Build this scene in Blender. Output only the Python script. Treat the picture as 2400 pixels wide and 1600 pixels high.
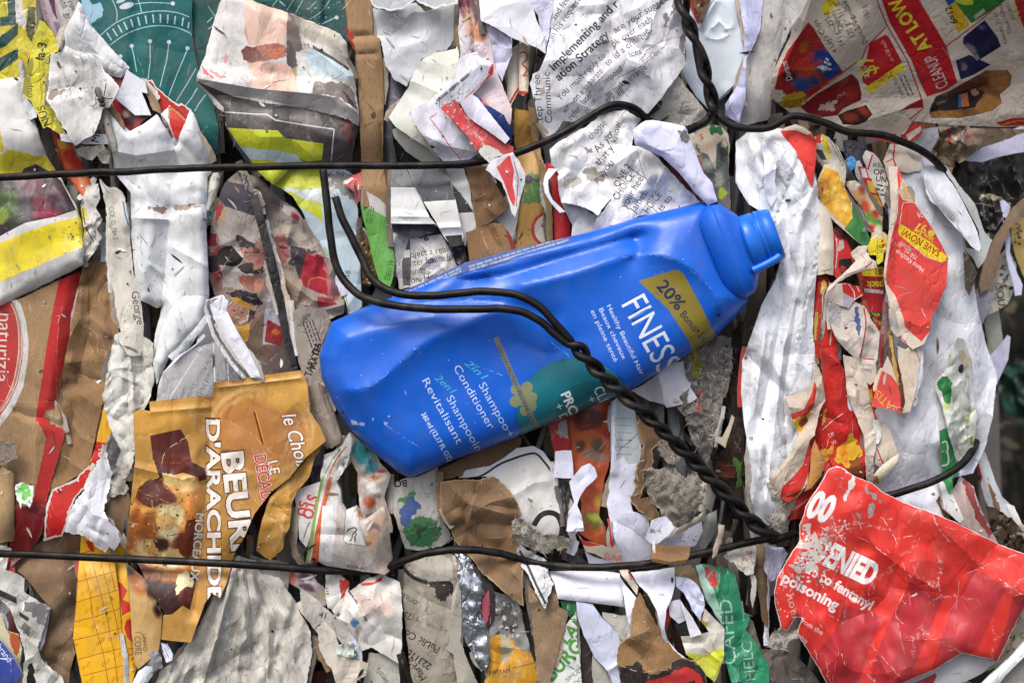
import bpy, math, random
import numpy as np
from mathutils import Vector
from mathutils.geometry import delaunay_2d_cdt

for o in list(bpy.data.objects):
    bpy.data.objects.remove(o)
SC = bpy.context.scene
COL = SC.collection
PX = 0.0002          # metres per unit on the bale face (the bale is about half a metre wide in view)
DIST = 2750.0        # camera distance from the bale face, in the same units
ZC = 0.62            # height of the camera above the ground, metres

# ------------------------------------------------------------------ camera, sky, sun, exposure
cam_d = bpy.data.cameras.new('camera')
cam = bpy.data.objects.new('camera', cam_d)
COL.objects.link(cam)
cam.location = (0, -DIST * PX, ZC)
cam.rotation_euler = (math.radians(90), 0, 0)
cam_d.sensor_width = 36.0
cam_d.lens = 36.0 * DIST / 2400.0
cam_d.clip_start = 0.01
cam_d.clip_end = 60.0
cam_d.dof.use_dof = True
cam_d.dof.focus_distance = (DIST - 50) * PX
cam_d.dof.aperture_fstop = 5.6
SC.camera = cam

SUN_EL, SUN_AZ = math.radians(55), math.radians(205)   # azimuth as seen from above, from +Y clockwise
world = bpy.data.worlds.new('World')
SC.world = world
world.use_nodes = True
wt = world.node_tree
sky = wt.nodes.new('ShaderNodeTexSky')
sky.sky_type = 'NISHITA'
sky.sun_disc = False
sky.sun_elevation = SUN_EL
sky.sun_rotation = SUN_AZ
sky.air_density = 1.0
sky.dust_density = 4.0
bg = wt.nodes['Background']
bg.inputs['Strength'].default_value = 0.11
wt.links.new(sky.outputs['Color'], bg.inputs['Color'])
sun_d = bpy.data.lights.new('sun', 'SUN')
sun_d.energy = 1.5
sun_d.angle = math.radians(28)
sun_d.color = (1.0, 0.985, 0.965)
sun = bpy.data.objects.new('sun', sun_d)
COL.objects.link(sun)
sdir = Vector((math.sin(SUN_AZ) * math.cos(SUN_EL), math.cos(SUN_AZ) * math.cos(SUN_EL), math.sin(SUN_EL)))
sun.rotation_euler = sdir.to_track_quat('Z', 'Y').to_euler()
sun.location = (0, -3, 3)
SC.view_settings.view_transform = 'Standard'
SC.view_settings.look = 'None'
SC.view_settings.exposure = 0.82
SC.view_settings.gamma = 1.0
SC.view_settings.use_curve_mapping = False

# ------------------------------------------------------------------ colours and materials
def lin(h):
    h = h.lstrip('#')
    v = [int(h[i:i + 2], 16) / 255.0 for i in (0, 2, 4)]
    return np.array([(c / 12.92 if c <= 0.04045 else ((c + 0.055) / 1.055) ** 2.4) for c in v])

NC = {'w': 'f2f2f2', 'lav': 'e6e6f8', 'cream': 'ecebdd', 'news': 'dad6d0', 'gray': 'c4c2be', 'dgray': '8f8a86', 'kraft': 'a08061', 'kraft2': '8a6a4c',
      'kraftl': 'b99a72', 'blk': '1d1b1c', 'dark': '3a3536', 'red': 'd8302c', 'dred': 'a01f26', 'yel': 'f0d428', 'lime': 'd2d83c', 'teal': '15605f', 'grn': '2f8a45', 'navy': '1d2b5c',
      'tan': 'c9b79c', 'beige': 'ddd0bd', 'pink': 'e9c9bd', 'salmon': 'dd5a55', 'orange': 'e8791e', 'amber': 'f6b81c', 'olive': '8e8a26', 'blue': '2f74e4'}

def C(h):
    if isinstance(h, (tuple, list, np.ndarray)):
        return np.array(h[:3])
    return lin(NC.get(h, h)) * 0.93

def nd(t, typ, **kw):
    n = t.nodes.new(typ)
    for k, v in kw.items():
        if k in n.inputs:
            n.inputs[k].default_value = v
        else:
            setattr(n, k, v)
    return n

MATS = {}
# kind: roughness, specular, fine bump, wrinkle bump, wrinkle scale, colour mottling, coat
KINDS = {
    'paper': (0.72, 0.30, 0.10, 0.30, 170, 0.10, 0),
    'news': (0.88, 0.20, 0.14, 0.40, 210, 0.14, 0),
    'card': (0.85, 0.22, 0.30, 0.20, 120, 0.22, 0),
    'board': (0.45, 0.40, 0.06, 0.22, 110, 0.08, 0),
    'gloss': (0.44, 0.36, 0.05, 0.26, 150, 0.08, 0),
    'film': (0.36, 0.42, 0.05, 0.50, 190, 0.08, 0),
    'pulp': (0.95, 0.12, 0.75, 0.60, 330, 0.30, 0),
    'bottle': (0.34, 0.38, 0.03, 0.02, 80, 0.05, 0),
    'scuffed': (0.50, 0.34, 0.06, 0.26, 130, 0.07, 0),
    'foil': (0.26, 0.60, 0.05, 0.80, 210, 0.10, 0),
    'clear': (0.18, 0.50, 0.03, 0.90, 170, 0.05, 0),
    'wire': (0.50, 0.28, 0.10, 0.05, 300, 0.25, 0),
}

def material(kind, dirt):
    key = (kind, round(dirt, 2))
    if key in MATS:
        return MATS[key]
    rough, spec, fine, wr, wsc, mott, coat = KINDS[kind]
    m = bpy.data.materials.new('%s_%d' % (kind, int(dirt * 100)))
    m.use_nodes = True
    t = m.node_tree
    L = t.links.new
    p = t.nodes['Principled BSDF']
    at = nd(t, 'ShaderNodeAttribute', attribute_name='print')
    tc = nd(t, 'ShaderNodeTexCoord')
    oi = nd(t, 'ShaderNodeObjectInfo')
    off = nd(t, 'ShaderNodeVectorMath', operation='SCALE')
    off.inputs[0].default_value = (3.1, 7.7, 5.3)
    L(oi.outputs['Random'], off.inputs['Scale'])
    co = nd(t, 'ShaderNodeVectorMath', operation='ADD')
    L(tc.outputs['Object'], co.inputs[0])
    L(off.outputs[0], co.inputs[1])

    def noise(scale, detail=4.0, rgh=0.6, dist=0.0, vec=None):
        n = nd(t, 'ShaderNodeTexNoise', Scale=scale, Detail=detail, Roughness=rgh, Distortion=dist)
        L((vec or co).outputs[0], n.inputs['Vector'])
        return n

    def ramp(src, a, b, lo=0.0, hi=1.0):
        r = nd(t, 'ShaderNodeMapRange')
        r.inputs['From Min'].default_value = a
        r.inputs['From Max'].default_value = b
        r.inputs['To Min'].default_value = lo
        r.inputs['To Max'].default_value = hi
        L(src, r.inputs['Value'])
        return r.outputs['Result']

    def mul(a, b):
        n = nd(t, 'ShaderNodeMath', operation='MULTIPLY')
        for i, v in enumerate((a, b)):
            if isinstance(v, (int, float)):
                n.inputs[i].default_value = v
            else:
                L(v, n.inputs[i])
        return n.outputs[0]

    def mix(fac, a, b, mode='MIX'):
        n = nd(t, 'ShaderNodeMix', data_type='RGBA', blend_type=mode)
        for sock, v in ((n.inputs['Factor'], fac), (n.inputs['A'], a), (n.inputs['B'], b)):
            if hasattr(v, 'node'):
                L(v, sock)
            elif isinstance(v, (int, float)):
                sock.default_value = v
            else:
                sock.default_value = (*v, 1)
        return n.outputs['Result']

    # stretched coordinates: paper is rubbed along the bale's packing direction
    st = nd(t, 'ShaderNodeVectorMath', operation='MULTIPLY')
    st.inputs[1].default_value = (1.0, 1.0, 0.45)
    L(co.outputs[0], st.inputs[0])
    broad = noise(45, 5, 0.6)
    col = at.outputs['Color']
    val = ramp(broad.outputs['Fac'], 0.3, 0.7, 1.0 - mott, 1.0 + mott * 0.5)
    hs = nd(t, 'ShaderNodeVectorMath', operation='SCALE')
    L(col, hs.inputs[0])
    L(val, hs.inputs['Scale'])
    col = hs.outputs[0]
    if kind == 'card':
        fs = nd(t, 'ShaderNodeVectorMath', operation='MULTIPLY')
        fs.inputs[1].default_value = (1.0, 1.0, 0.25)
        L(co.outputs[0], fs.inputs[0])
        fib = noise(1300, 3, 0.7, 0, fs)
        col = mix(ramp(fib.outputs['Fac'], 0.42, 0.72, 0.0, 0.45), col, (0.12, 0.075, 0.045))
    grain = noise(2300, 2, 0.6)
    gs = nd(t, 'ShaderNodeVectorMath', operation='SCALE')
    L(col, gs.inputs[0])
    L(ramp(grain.outputs['Fac'], 0.3, 0.7, 0.94, 1.05), gs.inputs['Scale'])
    col = gs.outputs[0]
    if dirt > 0:
        mask = noise(28, 3, 0.6)
        mk = ramp(mask.outputs['Fac'], 0.30, 0.60)
        film = noise(110, 7, 0.68, 0.5, st)
        f1 = mul(mul(ramp(film.outputs['Fac'], 0.44, 0.70), mk), 0.78 * min(1.0, dirt))
        col = mix(f1, col, (0.16, 0.135, 0.11))
        sm = noise(420, 6, 0.72, 0.8, st)
        f2 = mul(mul(ramp(sm.outputs['Fac'], 0.575, 0.67), mk), 0.85 * min(1.0, dirt))
        col = mix(f2, col, (0.05, 0.042, 0.036))
        sp = noise(1500, 2, 0.5)
        m2 = ramp(noise(60, 3, 0.6).outputs['Fac'], 0.45, 0.6)
        f3 = mul(mul(ramp(sp.outputs['Fac'], 0.665, 0.70), m2), min(1.0, 0.75 * dirt))
        col = mix(f3, col, (0.03, 0.026, 0.024))
    if kind in ('scuffed', 'gloss', 'board'):
        wv = noise(90, 4, 0.6)
        wvec = nd(t, 'ShaderNodeVectorMath', operation='MULTIPLY_ADD')
        L(wv.outputs['Color'], wvec.inputs[0])
        wvec.inputs[1].default_value = (0.012, 0.012, 0.012)
        L(co.outputs[0], wvec.inputs[2])
        vo = nd(t, 'ShaderNodeTexVoronoi', feature='DISTANCE_TO_EDGE', Scale=42 if kind == 'scuffed' else 34)
        L(wvec.outputs[0], vo.inputs['Vector'])
        brk = noise(700, 4, 0.75)
        edge = ramp(vo.outputs['Distance'], 0.0, 0.035, 1.0, 0.0)
        msk = ramp(noise(50, 2, 0.5).outputs['Fac'], 0.46, 0.66)
        f4 = mul(mul(edge, ramp(brk.outputs['Fac'], 0.46, 0.60)), mul(msk, 0.75 if kind == 'scuffed' else 0.3))
        col = mix(f4, col, (0.78, 0.75, 0.74))
    L(col, p.inputs['Base Color'])
    rn = noise(130, 4, 0.6)
    L(ramp(rn.outputs['Fac'], 0.3, 0.7, max(0.05, rough - 0.10), min(1.0, rough + 0.12)), p.inputs['Roughness'])
    p.inputs['Specular IOR Level'].default_value = spec
    if kind == 'wire':
        p.inputs['Metallic'].default_value = 0.35
        ru = noise(260, 6, 0.7, 0.4)
        c2 = mix(ramp(ru.outputs['Fac'], 0.55, 0.70, 0.0, 0.6), col, (0.032, 0.02, 0.013))
        sc = noise(900, 3, 0.7, 0.0)
        c2 = mix(ramp(sc.outputs['Fac'], 0.70, 0.76, 0.0, 0.6), c2, (0.28, 0.26, 0.25))
        L(c2, p.inputs['Base Color'])
    if kind == 'foil':
        p.inputs['Metallic'].default_value = 0.85
    if kind == 'clear':
        lw = nd(t, 'ShaderNodeLayerWeight', Blend=0.35)
        bw = nd(t, 'ShaderNodeRGBToBW')
        L(at.outputs['Color'], bw.inputs[0])
        al = nd(t, 'ShaderNodeMath', operation='ADD', use_clamp=True)
        L(ramp(lw.outputs['Facing'], 0.0, 0.8, 0.12, 0.65), al.inputs[0])
        L(ramp(bw.outputs[0], 0.66, 0.8, 0.0, 0.5), al.inputs[1])
        L(al.outputs[0], p.inputs['Alpha'])
    wj = noise(wsc * 0.9, 2, 0.5)
    wvv = nd(t, 'ShaderNodeVectorMath', operation='MULTIPLY_ADD')
    L(wj.outputs['Color'], wvv.inputs[0])
    wvv.inputs[1].default_value = (0.004, 0.004, 0.004)
    L(st.outputs[0], wvv.inputs[2])
    vw = nd(t, 'ShaderNodeTexVoronoi', feature='DISTANCE_TO_EDGE', Scale=wsc * 1.1)
    L(wvv.outputs[0], vw.inputs['Vector'])
    vm = ramp(noise(wsc * 0.35, 2, 0.5).outputs['Fac'], 0.35, 0.65)
    vh = mul(ramp(vw.outputs['Distance'], 0.0, 0.16), vm)
    wn = noise(wsc * 1.5, 3, 0.5, 0.4, st)
    rid = nd(t, 'ShaderNodeMath', operation='MULTIPLY_ADD')
    L(wn.outputs['Fac'], rid.inputs[0])
    rid.inputs[1].default_value = 0.7
    L(vh, rid.inputs[2])
    b1 = nd(t, 'ShaderNodeBump', Strength=min(1.0, wr), Distance=0.0008)
    L(rid.outputs[0], b1.inputs['Height'])
    b2 = nd(t, 'ShaderNodeBump', Strength=min(1.0, fine), Distance=0.0006)
    L(noise(1600 if kind != 'pulp' else 900, 4, 0.65).outputs['Fac'], b2.inputs['Height'])
    L(b1.outputs[0], b2.inputs['Normal'])
    L(b2.outputs[0], p.inputs['Normal'])
    MATS[key] = m
    return m

# ------------------------------------------------------------------ geometry helpers
def ZS(d):
    """layer heights as noted -> heights above the bale face: the layers stand well clear of each other"""
    d = np.asarray(d, float)
    return np.where(d <= 60, d * 1.5, d + 30)

# the tight wires press a groove into everything packed under them
GROOVES = [np.array(q, float) for q in (
    [(-60, 416), (240, 404), (480, 394), (700, 389), (1020, 388), (1205, 362), (1350, 294), (1462, 247), (1530, 300), (1648, 288)],
    [(1592, -60), (1635, 110), (1676, 262), (1745, 303), (1800, 300), (1868, 271), (1985, 308), (2130, 338), (2212, 398)],
    [(-60, 1294), (400, 1314), (755, 1336), (905, 1335), (990, 1292), (1130, 1284), (1285, 1322), (1400, 1336), (1600, 1312), (1750, 1262), (1815, 1262)],
    [(1450, 915), (1620, 1075), (1815, 1262), (1900, 1240), (2040, 1172), (2190, 1128), (2275, 1062)])]

def groove(P, depth=30.0, w=46.0):
    d = np.full(len(P), 1e9)
    for q in GROOVES:
        d = np.minimum(d, polydist(P, q, False))
    return -depth * np.exp(-(d / w) ** 1.5) + 7.0 * np.exp(-((d - 95) / 50) ** 2)

def W(px, py, d):
    """bale coordinates (right, down, towards the camera) -> metres"""
    k = (DIST - d) / DIST
    return np.stack([(px - 1200) * k * PX, -d * PX, ZC - (py - 800) * k * PX], -1)

def TP(tile, s):
    """'x,y x,y' read on an enlarged tile of the face -> bale coordinates"""
    a = np.array([[float(v) for v in q.split(',')] for q in s.split()]) if isinstance(s, str) else np.array(s, float).reshape(-1, 2)
    return TQ(tile, a)

def TQ(tile, a):
    if tile == 'F':
        return a * (2400 / 2352)
    if tile == 'P':
        return a * 1.0
    if tile == 'B':
        return a / 1.96 + np.array([700, 420])
    return a / 3.92 + np.array([600 * int(tile[0]), 400 * int(tile[1])])

def TS(tile):
    return {'F': 2400 / 2352, 'P': 1.0, 'B': 1 / 1.96}.get(tile, 1 / 3.92)

def vnoise(x, y, seed=0):
    xi, yi = np.floor(x).astype(np.int64), np.floor(y).astype(np.int64)
    fx, fy = x - xi, y - yi
    fx, fy = fx * fx * (3 - 2 * fx), fy * fy * (3 - 2 * fy)
    def h(a, b):
        n = (a * 374761393 + b * 668265263 + seed * 1442695041) & 0x7fffffff
        n = ((n ^ (n >> 13)) * 1274126177) & 0x7fffffff
        return ((n ^ (n >> 16)) & 0xffff) / 32767.5 - 1.0
    return (h(xi, yi) * (1 - fx) + h(xi + 1, yi) * fx) * (1 - fy) + (h(xi, yi + 1) * (1 - fx) + h(xi + 1, yi + 1) * fx) * fy

def fbm(x, y, seed=0, oct=3):
    s, a = 0, 1.0
    for i in range(oct):
        s = s + a * vnoise(x * 2 ** i + 17.3 * i, y * 2 ** i - 9.1 * i, seed + i)
        a *= 0.5
    return s

def inside(P, poly):
    x, y = P[:, 0], P[:, 1]
    r = np.zeros(len(P), bool)
    lo, hi = poly.min(0), poly.max(0)
    ok = (x >= lo[0]) & (x <= hi[0]) & (y >= lo[1]) & (y <= hi[1])
    if not ok.any():
        return r
    X, Y = x[ok], y[ok]
    c = np.zeros(len(X), bool)
    q = np.roll(poly, -1, 0)
    for (x0, y0), (x1, y1) in zip(poly, q):
        if y0 == y1:
            continue
        c ^= ((y0 > Y) != (y1 > Y)) & (X < (x1 - x0) * (Y - y0) / (y1 - y0) + x0)
    r[ok] = c
    return r

def segdist(P, a, b):
    ab = b - a
    L2 = max(1e-9, float(ab @ ab))
    t = np.clip(((P - a) @ ab) / L2, 0, 1)
    return np.hypot(*(P - (a + t[:, None] * ab)).T), t

def polydist(P, poly, closed=True):
    d = np.full(len(P), 1e9)
    n = len(poly)
    for i in range(n if closed else n - 1):
        d = np.minimum(d, segdist(P, poly[i], poly[(i + 1) % n])[0])
    return d

def densify(poly, step, closed=True):
    out = []
    n = len(poly)
    for i in range(n if closed else n - 1):
        a, b = poly[i], poly[(i + 1) % n]
        k = max(1, int(math.ceil(np.hypot(*(b - a)) / step)))
        for j in range(k):
            out.append(a + (b - a) * j / k)
    if not closed:
        out.append(poly[-1])
    return np.array(out)

def smooth_poly(p, closed=True, n=4):
    out = []
    m = len(p)
    for i in range(m if closed else m - 1):
        p0, p1, p2, p3 = (p[(i - 1) % m], p[i], p[(i + 1) % m], p[(i + 2) % m]) if closed else (p[max(0, i - 1)], p[i], p[i + 1], p[min(m - 1, i + 2)])
        for j in range(n):
            t = j / n
            out.append(0.5 * ((2 * p1) + (p2 - p0) * t + (2 * p0 - 5 * p1 + 4 * p2 - p3) * t * t + (3 * p1 - p0 - 3 * p2 + p3) * t ** 3))
    if not closed:
        out.append(p[-1])
    return np.array(out)

def rough_edge(poly, amp, seed, scale=14.0):
    q = np.roll(poly, -1, 0) - np.roll(poly, 1, 0)
    n = np.stack([q[:, 1], -q[:, 0]], -1)
    n /= np.maximum(1e-6, np.hypot(*n.T))[:, None]
    f = 0.75 * fbm(poly[:, 0] / scale, poly[:, 1] / scale, seed, 3) + 0.45 * vnoise(poly[:, 0] / 4.1, poly[:, 1] / 4.1, seed + 6)
    return poly + n * (f * amp)[:, None]

GLYPH = {}
def text_loops(s, bold=0.0):
    key = (s, bold)
    if key in GLYPH:
        return GLYPH[key]
    cu = bpy.data.curves.new('lettering', 'FONT')
    cu.body = s
    cu.dimensions = '2D'
    cu.fill_mode = 'NONE'
    cu.resolution_u = 3
    ob = bpy.data.objects.new('lettering', cu)
    COL.objects.link(ob)
    me = ob.evaluated_get(bpy.context.evaluated_depsgraph_get()).to_mesh()
    nb = {}
    for e in me.edges:
        a, b = e.vertices
        nb.setdefault(a, []).append(b)
        nb.setdefault(b, []).append(a)
    co = [(v.co.x, v.co.y) for v in me.vertices]
    seen, loops = set(), []
    for st in nb:
        if st in seen:
            continue
        loop, cur, prev = [st], st, None
        seen.add(st)
        while True:
            nx = [q for q in nb[cur] if q not in seen]
            if not nx:
                break
            cur = nx[0]
            seen.add(cur)
            loop.append(cur)
        if len(loop) > 2:
            loops.append(np.array([co[i] for i in loop]))
    bpy.data.objects.remove(ob)
    bpy.data.curves.remove(cu)
    if bold:
        fat = []
        for i, l in enumerate(loops):
            hole = sum(bool(inside(l[:1] + 1e-4, m)[0]) for j, m in enumerate(loops) if j != i) % 2
            nx = np.roll(l, -1, 0)
            area = (l[:, 0] * nx[:, 1] - nx[:, 0] * l[:, 1]).sum()
            e = nx - l
            e /= np.maximum(1e-9, np.hypot(*e.T))[:, None]
            n = np.stack([e[:, 1], -e[:, 0]], -1) * (1 if area > 0 else -1)
            m = n + np.roll(n, 1, 0)
            m /= np.maximum(0.45, (m * m).sum(1) / 2)[:, None]
            fat.append(l + m * bold * (-1 if hole else 1))
        loops = fat
    GLYPH[key] = loops
    return loops

CAP = text_loops('H')[0][:, 1].max()

def text_px(tile, s, x, y, ang, h, sx=1.0, bold=0.0, shear=0.0, mirror=False, w=None):
    """lettering: reading direction ang (degrees clockwise), capital height h, baseline start x,y"""
    sc = h / CAP
    if w:
        al = np.concatenate(text_loops(s, bold))
        sx = w / ((al[:, 0].max() - min(0, al[:, 0].min())) * sc)
    a = math.radians(ang)
    u = np.array([math.cos(a), math.sin(a)])
    v = np.array([math.sin(a), -math.cos(a)])
    if mirror:
        v = -v
    return [TQ(tile, np.array([x, y]) + np.outer((l[:, 0] + shear * l[:, 1]) * sc * sx, u) + np.outer(l[:, 1] * sc, v)) for l in text_loops(s, bold)]

def ell(cx, cy, rx, ry, ang=0, n=22):
    t = np.linspace(0, 2 * math.pi, n, endpoint=False)
    a = math.radians(ang)
    x, y = rx * np.cos(t), ry * np.sin(t)
    return np.stack([cx + x * math.cos(a) - y * math.sin(a), cy + x * math.sin(a) + y * math.cos(a)], -1)

def ribbon(p, w):
    t = np.gradient(p, axis=0)
    n = np.stack([-t[:, 1], t[:, 0]], -1)
    n /= np.maximum(1e-6, np.hypot(*n.T))[:, None]
    return np.concatenate([p + n * w / 2, (p - n * w / 2)[::-1]])

# print layers: each returns (list of loops in bale coordinates, colour or function)
def prints_px(tile0, prints, g, seed):
    out = []
    for k, pr in enumerate(prints):
        typ = pr[0]
        if '@' in typ:
            typ, tile = typ.split('@')
        else:
            tile = tile0
        if typ == 'poly':
            L = [densify(TP(tile, pr[1]), g)]
            if len(pr) > 3:
                L = [rough_edge(densify(L[0], 4), pr[3], seed + 31 * k, 10)]
            out.append((L, C(pr[2])))
        elif typ == 'line':
            q = TP(tile, pr[1])
            q = densify(smooth_poly(q, False) if len(pr) > 4 else q, g, False)
            out.append(([ribbon(q, pr[2] * TS(tile))], C(pr[3])))
        elif typ == 'text':
            s, x, y, a, h, col = pr[1:7]
            out.append((text_px(tile, s, x, y, a, h, **(pr[7] if len(pr) > 7 else {})), C(col)))
        elif typ == 'ell':
            out.append(([TQ(tile, ell(*pr[1:6]))], C(pr[6])))
        elif typ == 'img':
            out.append(([densify(TP(tile, pr[1]), g)], picture(tile, pr[2], pr[3], seed + k, pr[4] if len(pr) > 4 else 0.12)))
        elif typ == 'scr':      # worn crease: a broken, jagged hairline
            q = densify(TP(tile, pr[1]), 5, False)
            out.append((worn(q, pr[2] * TS(tile), seed + 31 * k), C(pr[3])))
        elif typ == 'specks':   # torn paint flecks or small printed blotches inside a box
            _, box, n, r0, r1, cols = pr
            rr = random.Random(seed + k)
            for i in range(n):
                c = np.array([rr.uniform(box[0], box[2]), rr.uniform(box[1], box[3])])
                e = ell(c[0], c[1], rr.uniform(r0, r1), rr.uniform(r0, r1) * 0.7, rr.uniform(0, 180), 9)
                e += np.array([[rr.uniform(-1, 1) * r0 * 0.5 for _ in (0, 1)] for _ in e])
                out.append(([TQ(tile, e)], C(rr.choice(cols))))
        elif typ == 'lines':    # rows of small unreadable print: n short dashes along a direction
            _, x, y, ang, length, n, gap, h, col = pr
            rr = random.Random(seed + k)
            a = math.radians(ang)
            u, v = np.array([math.cos(a), math.sin(a)]), np.array([-math.sin(a), math.cos(a)])
            for i in range(n):
                t = 0.0
                while t < length:
                    w = rr.uniform(1.2, 4.5) * h
                    p = np.array([x, y]) + u * t + v * gap * i
                    out.append(([TQ(tile, np.array([p, p + u * w, p + u * w + v * h, p + v * h]))], C(col)))
                    t += w + h * 0.7
    return out

def worn(q, w, seed, keep=0.72):
    rr = random.Random(seed)
    t = np.gradient(q, axis=0)
    n = np.stack([-t[:, 1], t[:, 0]], -1)
    n /= np.maximum(1e-6, np.hypot(*n.T))[:, None]
    q = q + n * np.array([rr.gauss(0, 0.9) for _ in q])[:, None]
    loops, i = [], 0
    while i < len(q) - 2:
        m = rr.randint(2, 7)
        j = min(len(q) - 1, i + m)
        if rr.random() < keep and j - i >= 1:
            idx = list(range(i, j + 1))
            ws = np.array([w * rr.uniform(0.25, 1.0) * (0.15 if e in (0, len(idx) - 1) else 1) / 2 for e in range(len(idx))])
            loops.append(np.concatenate([q[idx] + n[idx] * ws[:, None], (q[idx] - n[idx] * ws[:, None])[::-1]]))
        i = j + 1 if rr.random() < .8 else j + 3
    return loops

def picture(tile, bgc, spots, seed, noise=0.12):
    base = C(bgc)
    sp = []
    for s in spots:
        c = TQ(tile, np.array([[s[0], s[1]]], float))[0]
        sp.append((c, s[2] * TS(tile), s[3] * TS(tile), math.radians(s[4]), C(s[5]), s[6] * 0.5 if len(s) > 6 else 0.14))
    def f(P):
        Q = P + np.stack([fbm(P[:, 0] / 30, P[:, 1] / 30, seed, 2), fbm(P[:, 0] / 30, P[:, 1] / 30, seed + 5, 2)], -1) * 3.5
        col = np.tile(base, (len(P), 1))
        for c, rx, ry, a, cc, soft in sp:
            dx, dy = Q[:, 0] - c[0], Q[:, 1] - c[1]
            u = (dx * math.cos(a) + dy * math.sin(a)) / rx
            v = (-dx * math.sin(a) + dy * math.cos(a)) / ry
            r = np.hypot(u, v)
            k = np.clip((1 + soft - r) / (2 * soft), 0, 1)[:, None]
            col = col * (1 - k) + cc * k
        return col * (1 + noise * fbm(P[:, 0] / 11, P[:, 1] / 11, seed + 9, 3))[:, None].clip(0.3, 1.8)
    return f

# ------------------------------------------------------------------ sheets
def shape_fn(tile, outline, z, tilt, bulge, drop, folds, pleat, crump, bend, wob, seed):
    c = (outline.min(0) + outline.max(0)) / 2
    sc = TS(tile)
    rr = random.Random(seed * 7 + 3)
    FL = folds
    BD = [(TQ(tile, np.array([b[0:2]], float))[0], math.radians(b[2]), b[3], b[4]) for b in bend]
    cr = []
    if crump:
        for i in range(5):
            a = rr.uniform(0, math.pi)
            cr.append((math.cos(a), math.sin(a), crump[0] * rr.uniform(0.6, 1.6), rr.random(), rr.uniform(0.5, 1.0)))
    def f(P, edge):
        x, y = P[:, 0], P[:, 1]
        h = np.full(len(P), float(z)) + tilt[0] * (x - c[0]) + tilt[1] * (y - c[1])
        if wob:
            h += 0.7 * wob * fbm(x / 130, y / 130, seed, 2)
        if bulge:
            a = math.radians(bulge[0])
            n = np.array([-math.sin(a), math.cos(a)])
            lo, hi = (outline @ n).min(), (outline @ n).max()
            s = np.abs((P @ n - (lo + hi) / 2) / ((hi - lo) / 2))
            h -= bulge[1] * s ** (bulge[2] if len(bulge) > 2 else 2.2)
        if drop:
            h -= drop[0] * np.clip(1 - edge / drop[1], 0, 1) ** 2
        for q, amp, w in FL:
            d = polydist(P, q, False)
            wd = w * (1 + 0.25 * vnoise(x / 40, y / 40, seed + 8))
            h += amp * np.clip(1 - d / wd, 0, 1)
        if pleat:
            a = math.radians(pleat[0])
            n, u = np.array([-math.sin(a), math.cos(a)]), np.array([math.cos(a), math.sin(a)])
            s, t = P @ n, P @ u
            s = s + pleat[1] * 0.9 * vnoise(t / (pleat[1] * 7) + seed, s / (pleat[1] * 9), seed + 2)
            lo, hi = s.min() - 1, s.max() + 1
            rs = np.random.RandomState(seed + 77)
            m = max(3, int((hi - lo) / pleat[1] * 1.0) + 2)
            kn = np.sort(rs.uniform(lo, hi, m))
            kn[0], kn[-1] = lo, hi
            vl = rs.uniform(0.3, 1, m) * np.where(np.arange(m) % 2 == 0, 1, -1) * pleat[2]
            h += np.interp(s, kn, vl) * (0.75 + 0.35 * vnoise(t / (pleat[1] * 6), s / (pleat[1] * 3), seed + 4))
        if crump and crump[0] < 30:
            k = crump[0] * 1.25
            r1 = 1 - 2 * np.abs(fbm(x / k, y / (k * 1.5), seed + 11, 3))
            r2 = 1 - 2 * np.abs(fbm(x / k * 2.3 + 5, y / k * 1.7, seed + 14, 2))
            h += crump[1] * (0.75 * r1 + 0.4 * r2)
        elif False:
            wx, wy = fbm(x / (crump[0] * 1.7), y / (crump[0] * 1.7), seed + 11, 2), fbm(x / (crump[0] * 1.7), y / (crump[0] * 1.7), seed + 12, 2)
            for k, (a, b, wl, ph, am) in enumerate(cr):
                q = (a * x + b * y) / wl + ph + 0.35 * (a * wx + b * wy)
                q = np.abs((q % 1.0) * 2 - 1) * 2 - 1
                md = np.clip(0.5 + 0.9 * vnoise(x / (crump[0] * 1.3), y / (crump[0] * 1.3), seed + 20 + k), 0, 1)
                h += crump[1] * am * q * md
        for p0, a, w, amp in BD:
            t = ((x - p0[0]) * math.cos(a) + (y - p0[1]) * math.sin(a)) / w
            h += amp * np.clip(t, 0, None) ** 2
        return h
    return f

COUNT = [0]
OUTL = []
def add_mesh(name, verts, faces, cols, mat, parent=None, smooth=True):
    """verts in metres; cols: one colour per face corner"""
    org = verts.mean(0)
    me = bpy.data.meshes.new(name)
    me.from_pydata((verts - org).tolist(), [], faces)
    me.polygons.foreach_set('use_smooth', [smooth] * len(me.polygons))
    at = me.attributes.new('print', 'FLOAT_COLOR', 'CORNER')
    c4 = np.ones((len(cols), 4))
    c4[:, :3] = np.clip(cols, 0.004, 0.86)
    at.data.foreach_set('color', c4.ravel())
    me.materials.append(mat)
    me.update()
    o = bpy.data.objects.new(name, me)
    COL.objects.link(o)
    if parent:
        o.parent = parent
        o.location = Vector(org) - parent.location
    else:
        o.location = org
    return o

def tag(o, label, cat, group=None, kind=None):
    if kind:
        o['kind'] = kind
    if label:
        o['label'] = label
    if cat:
        o['category'] = cat
    if group:
        o['group'] = group
    return o

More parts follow.
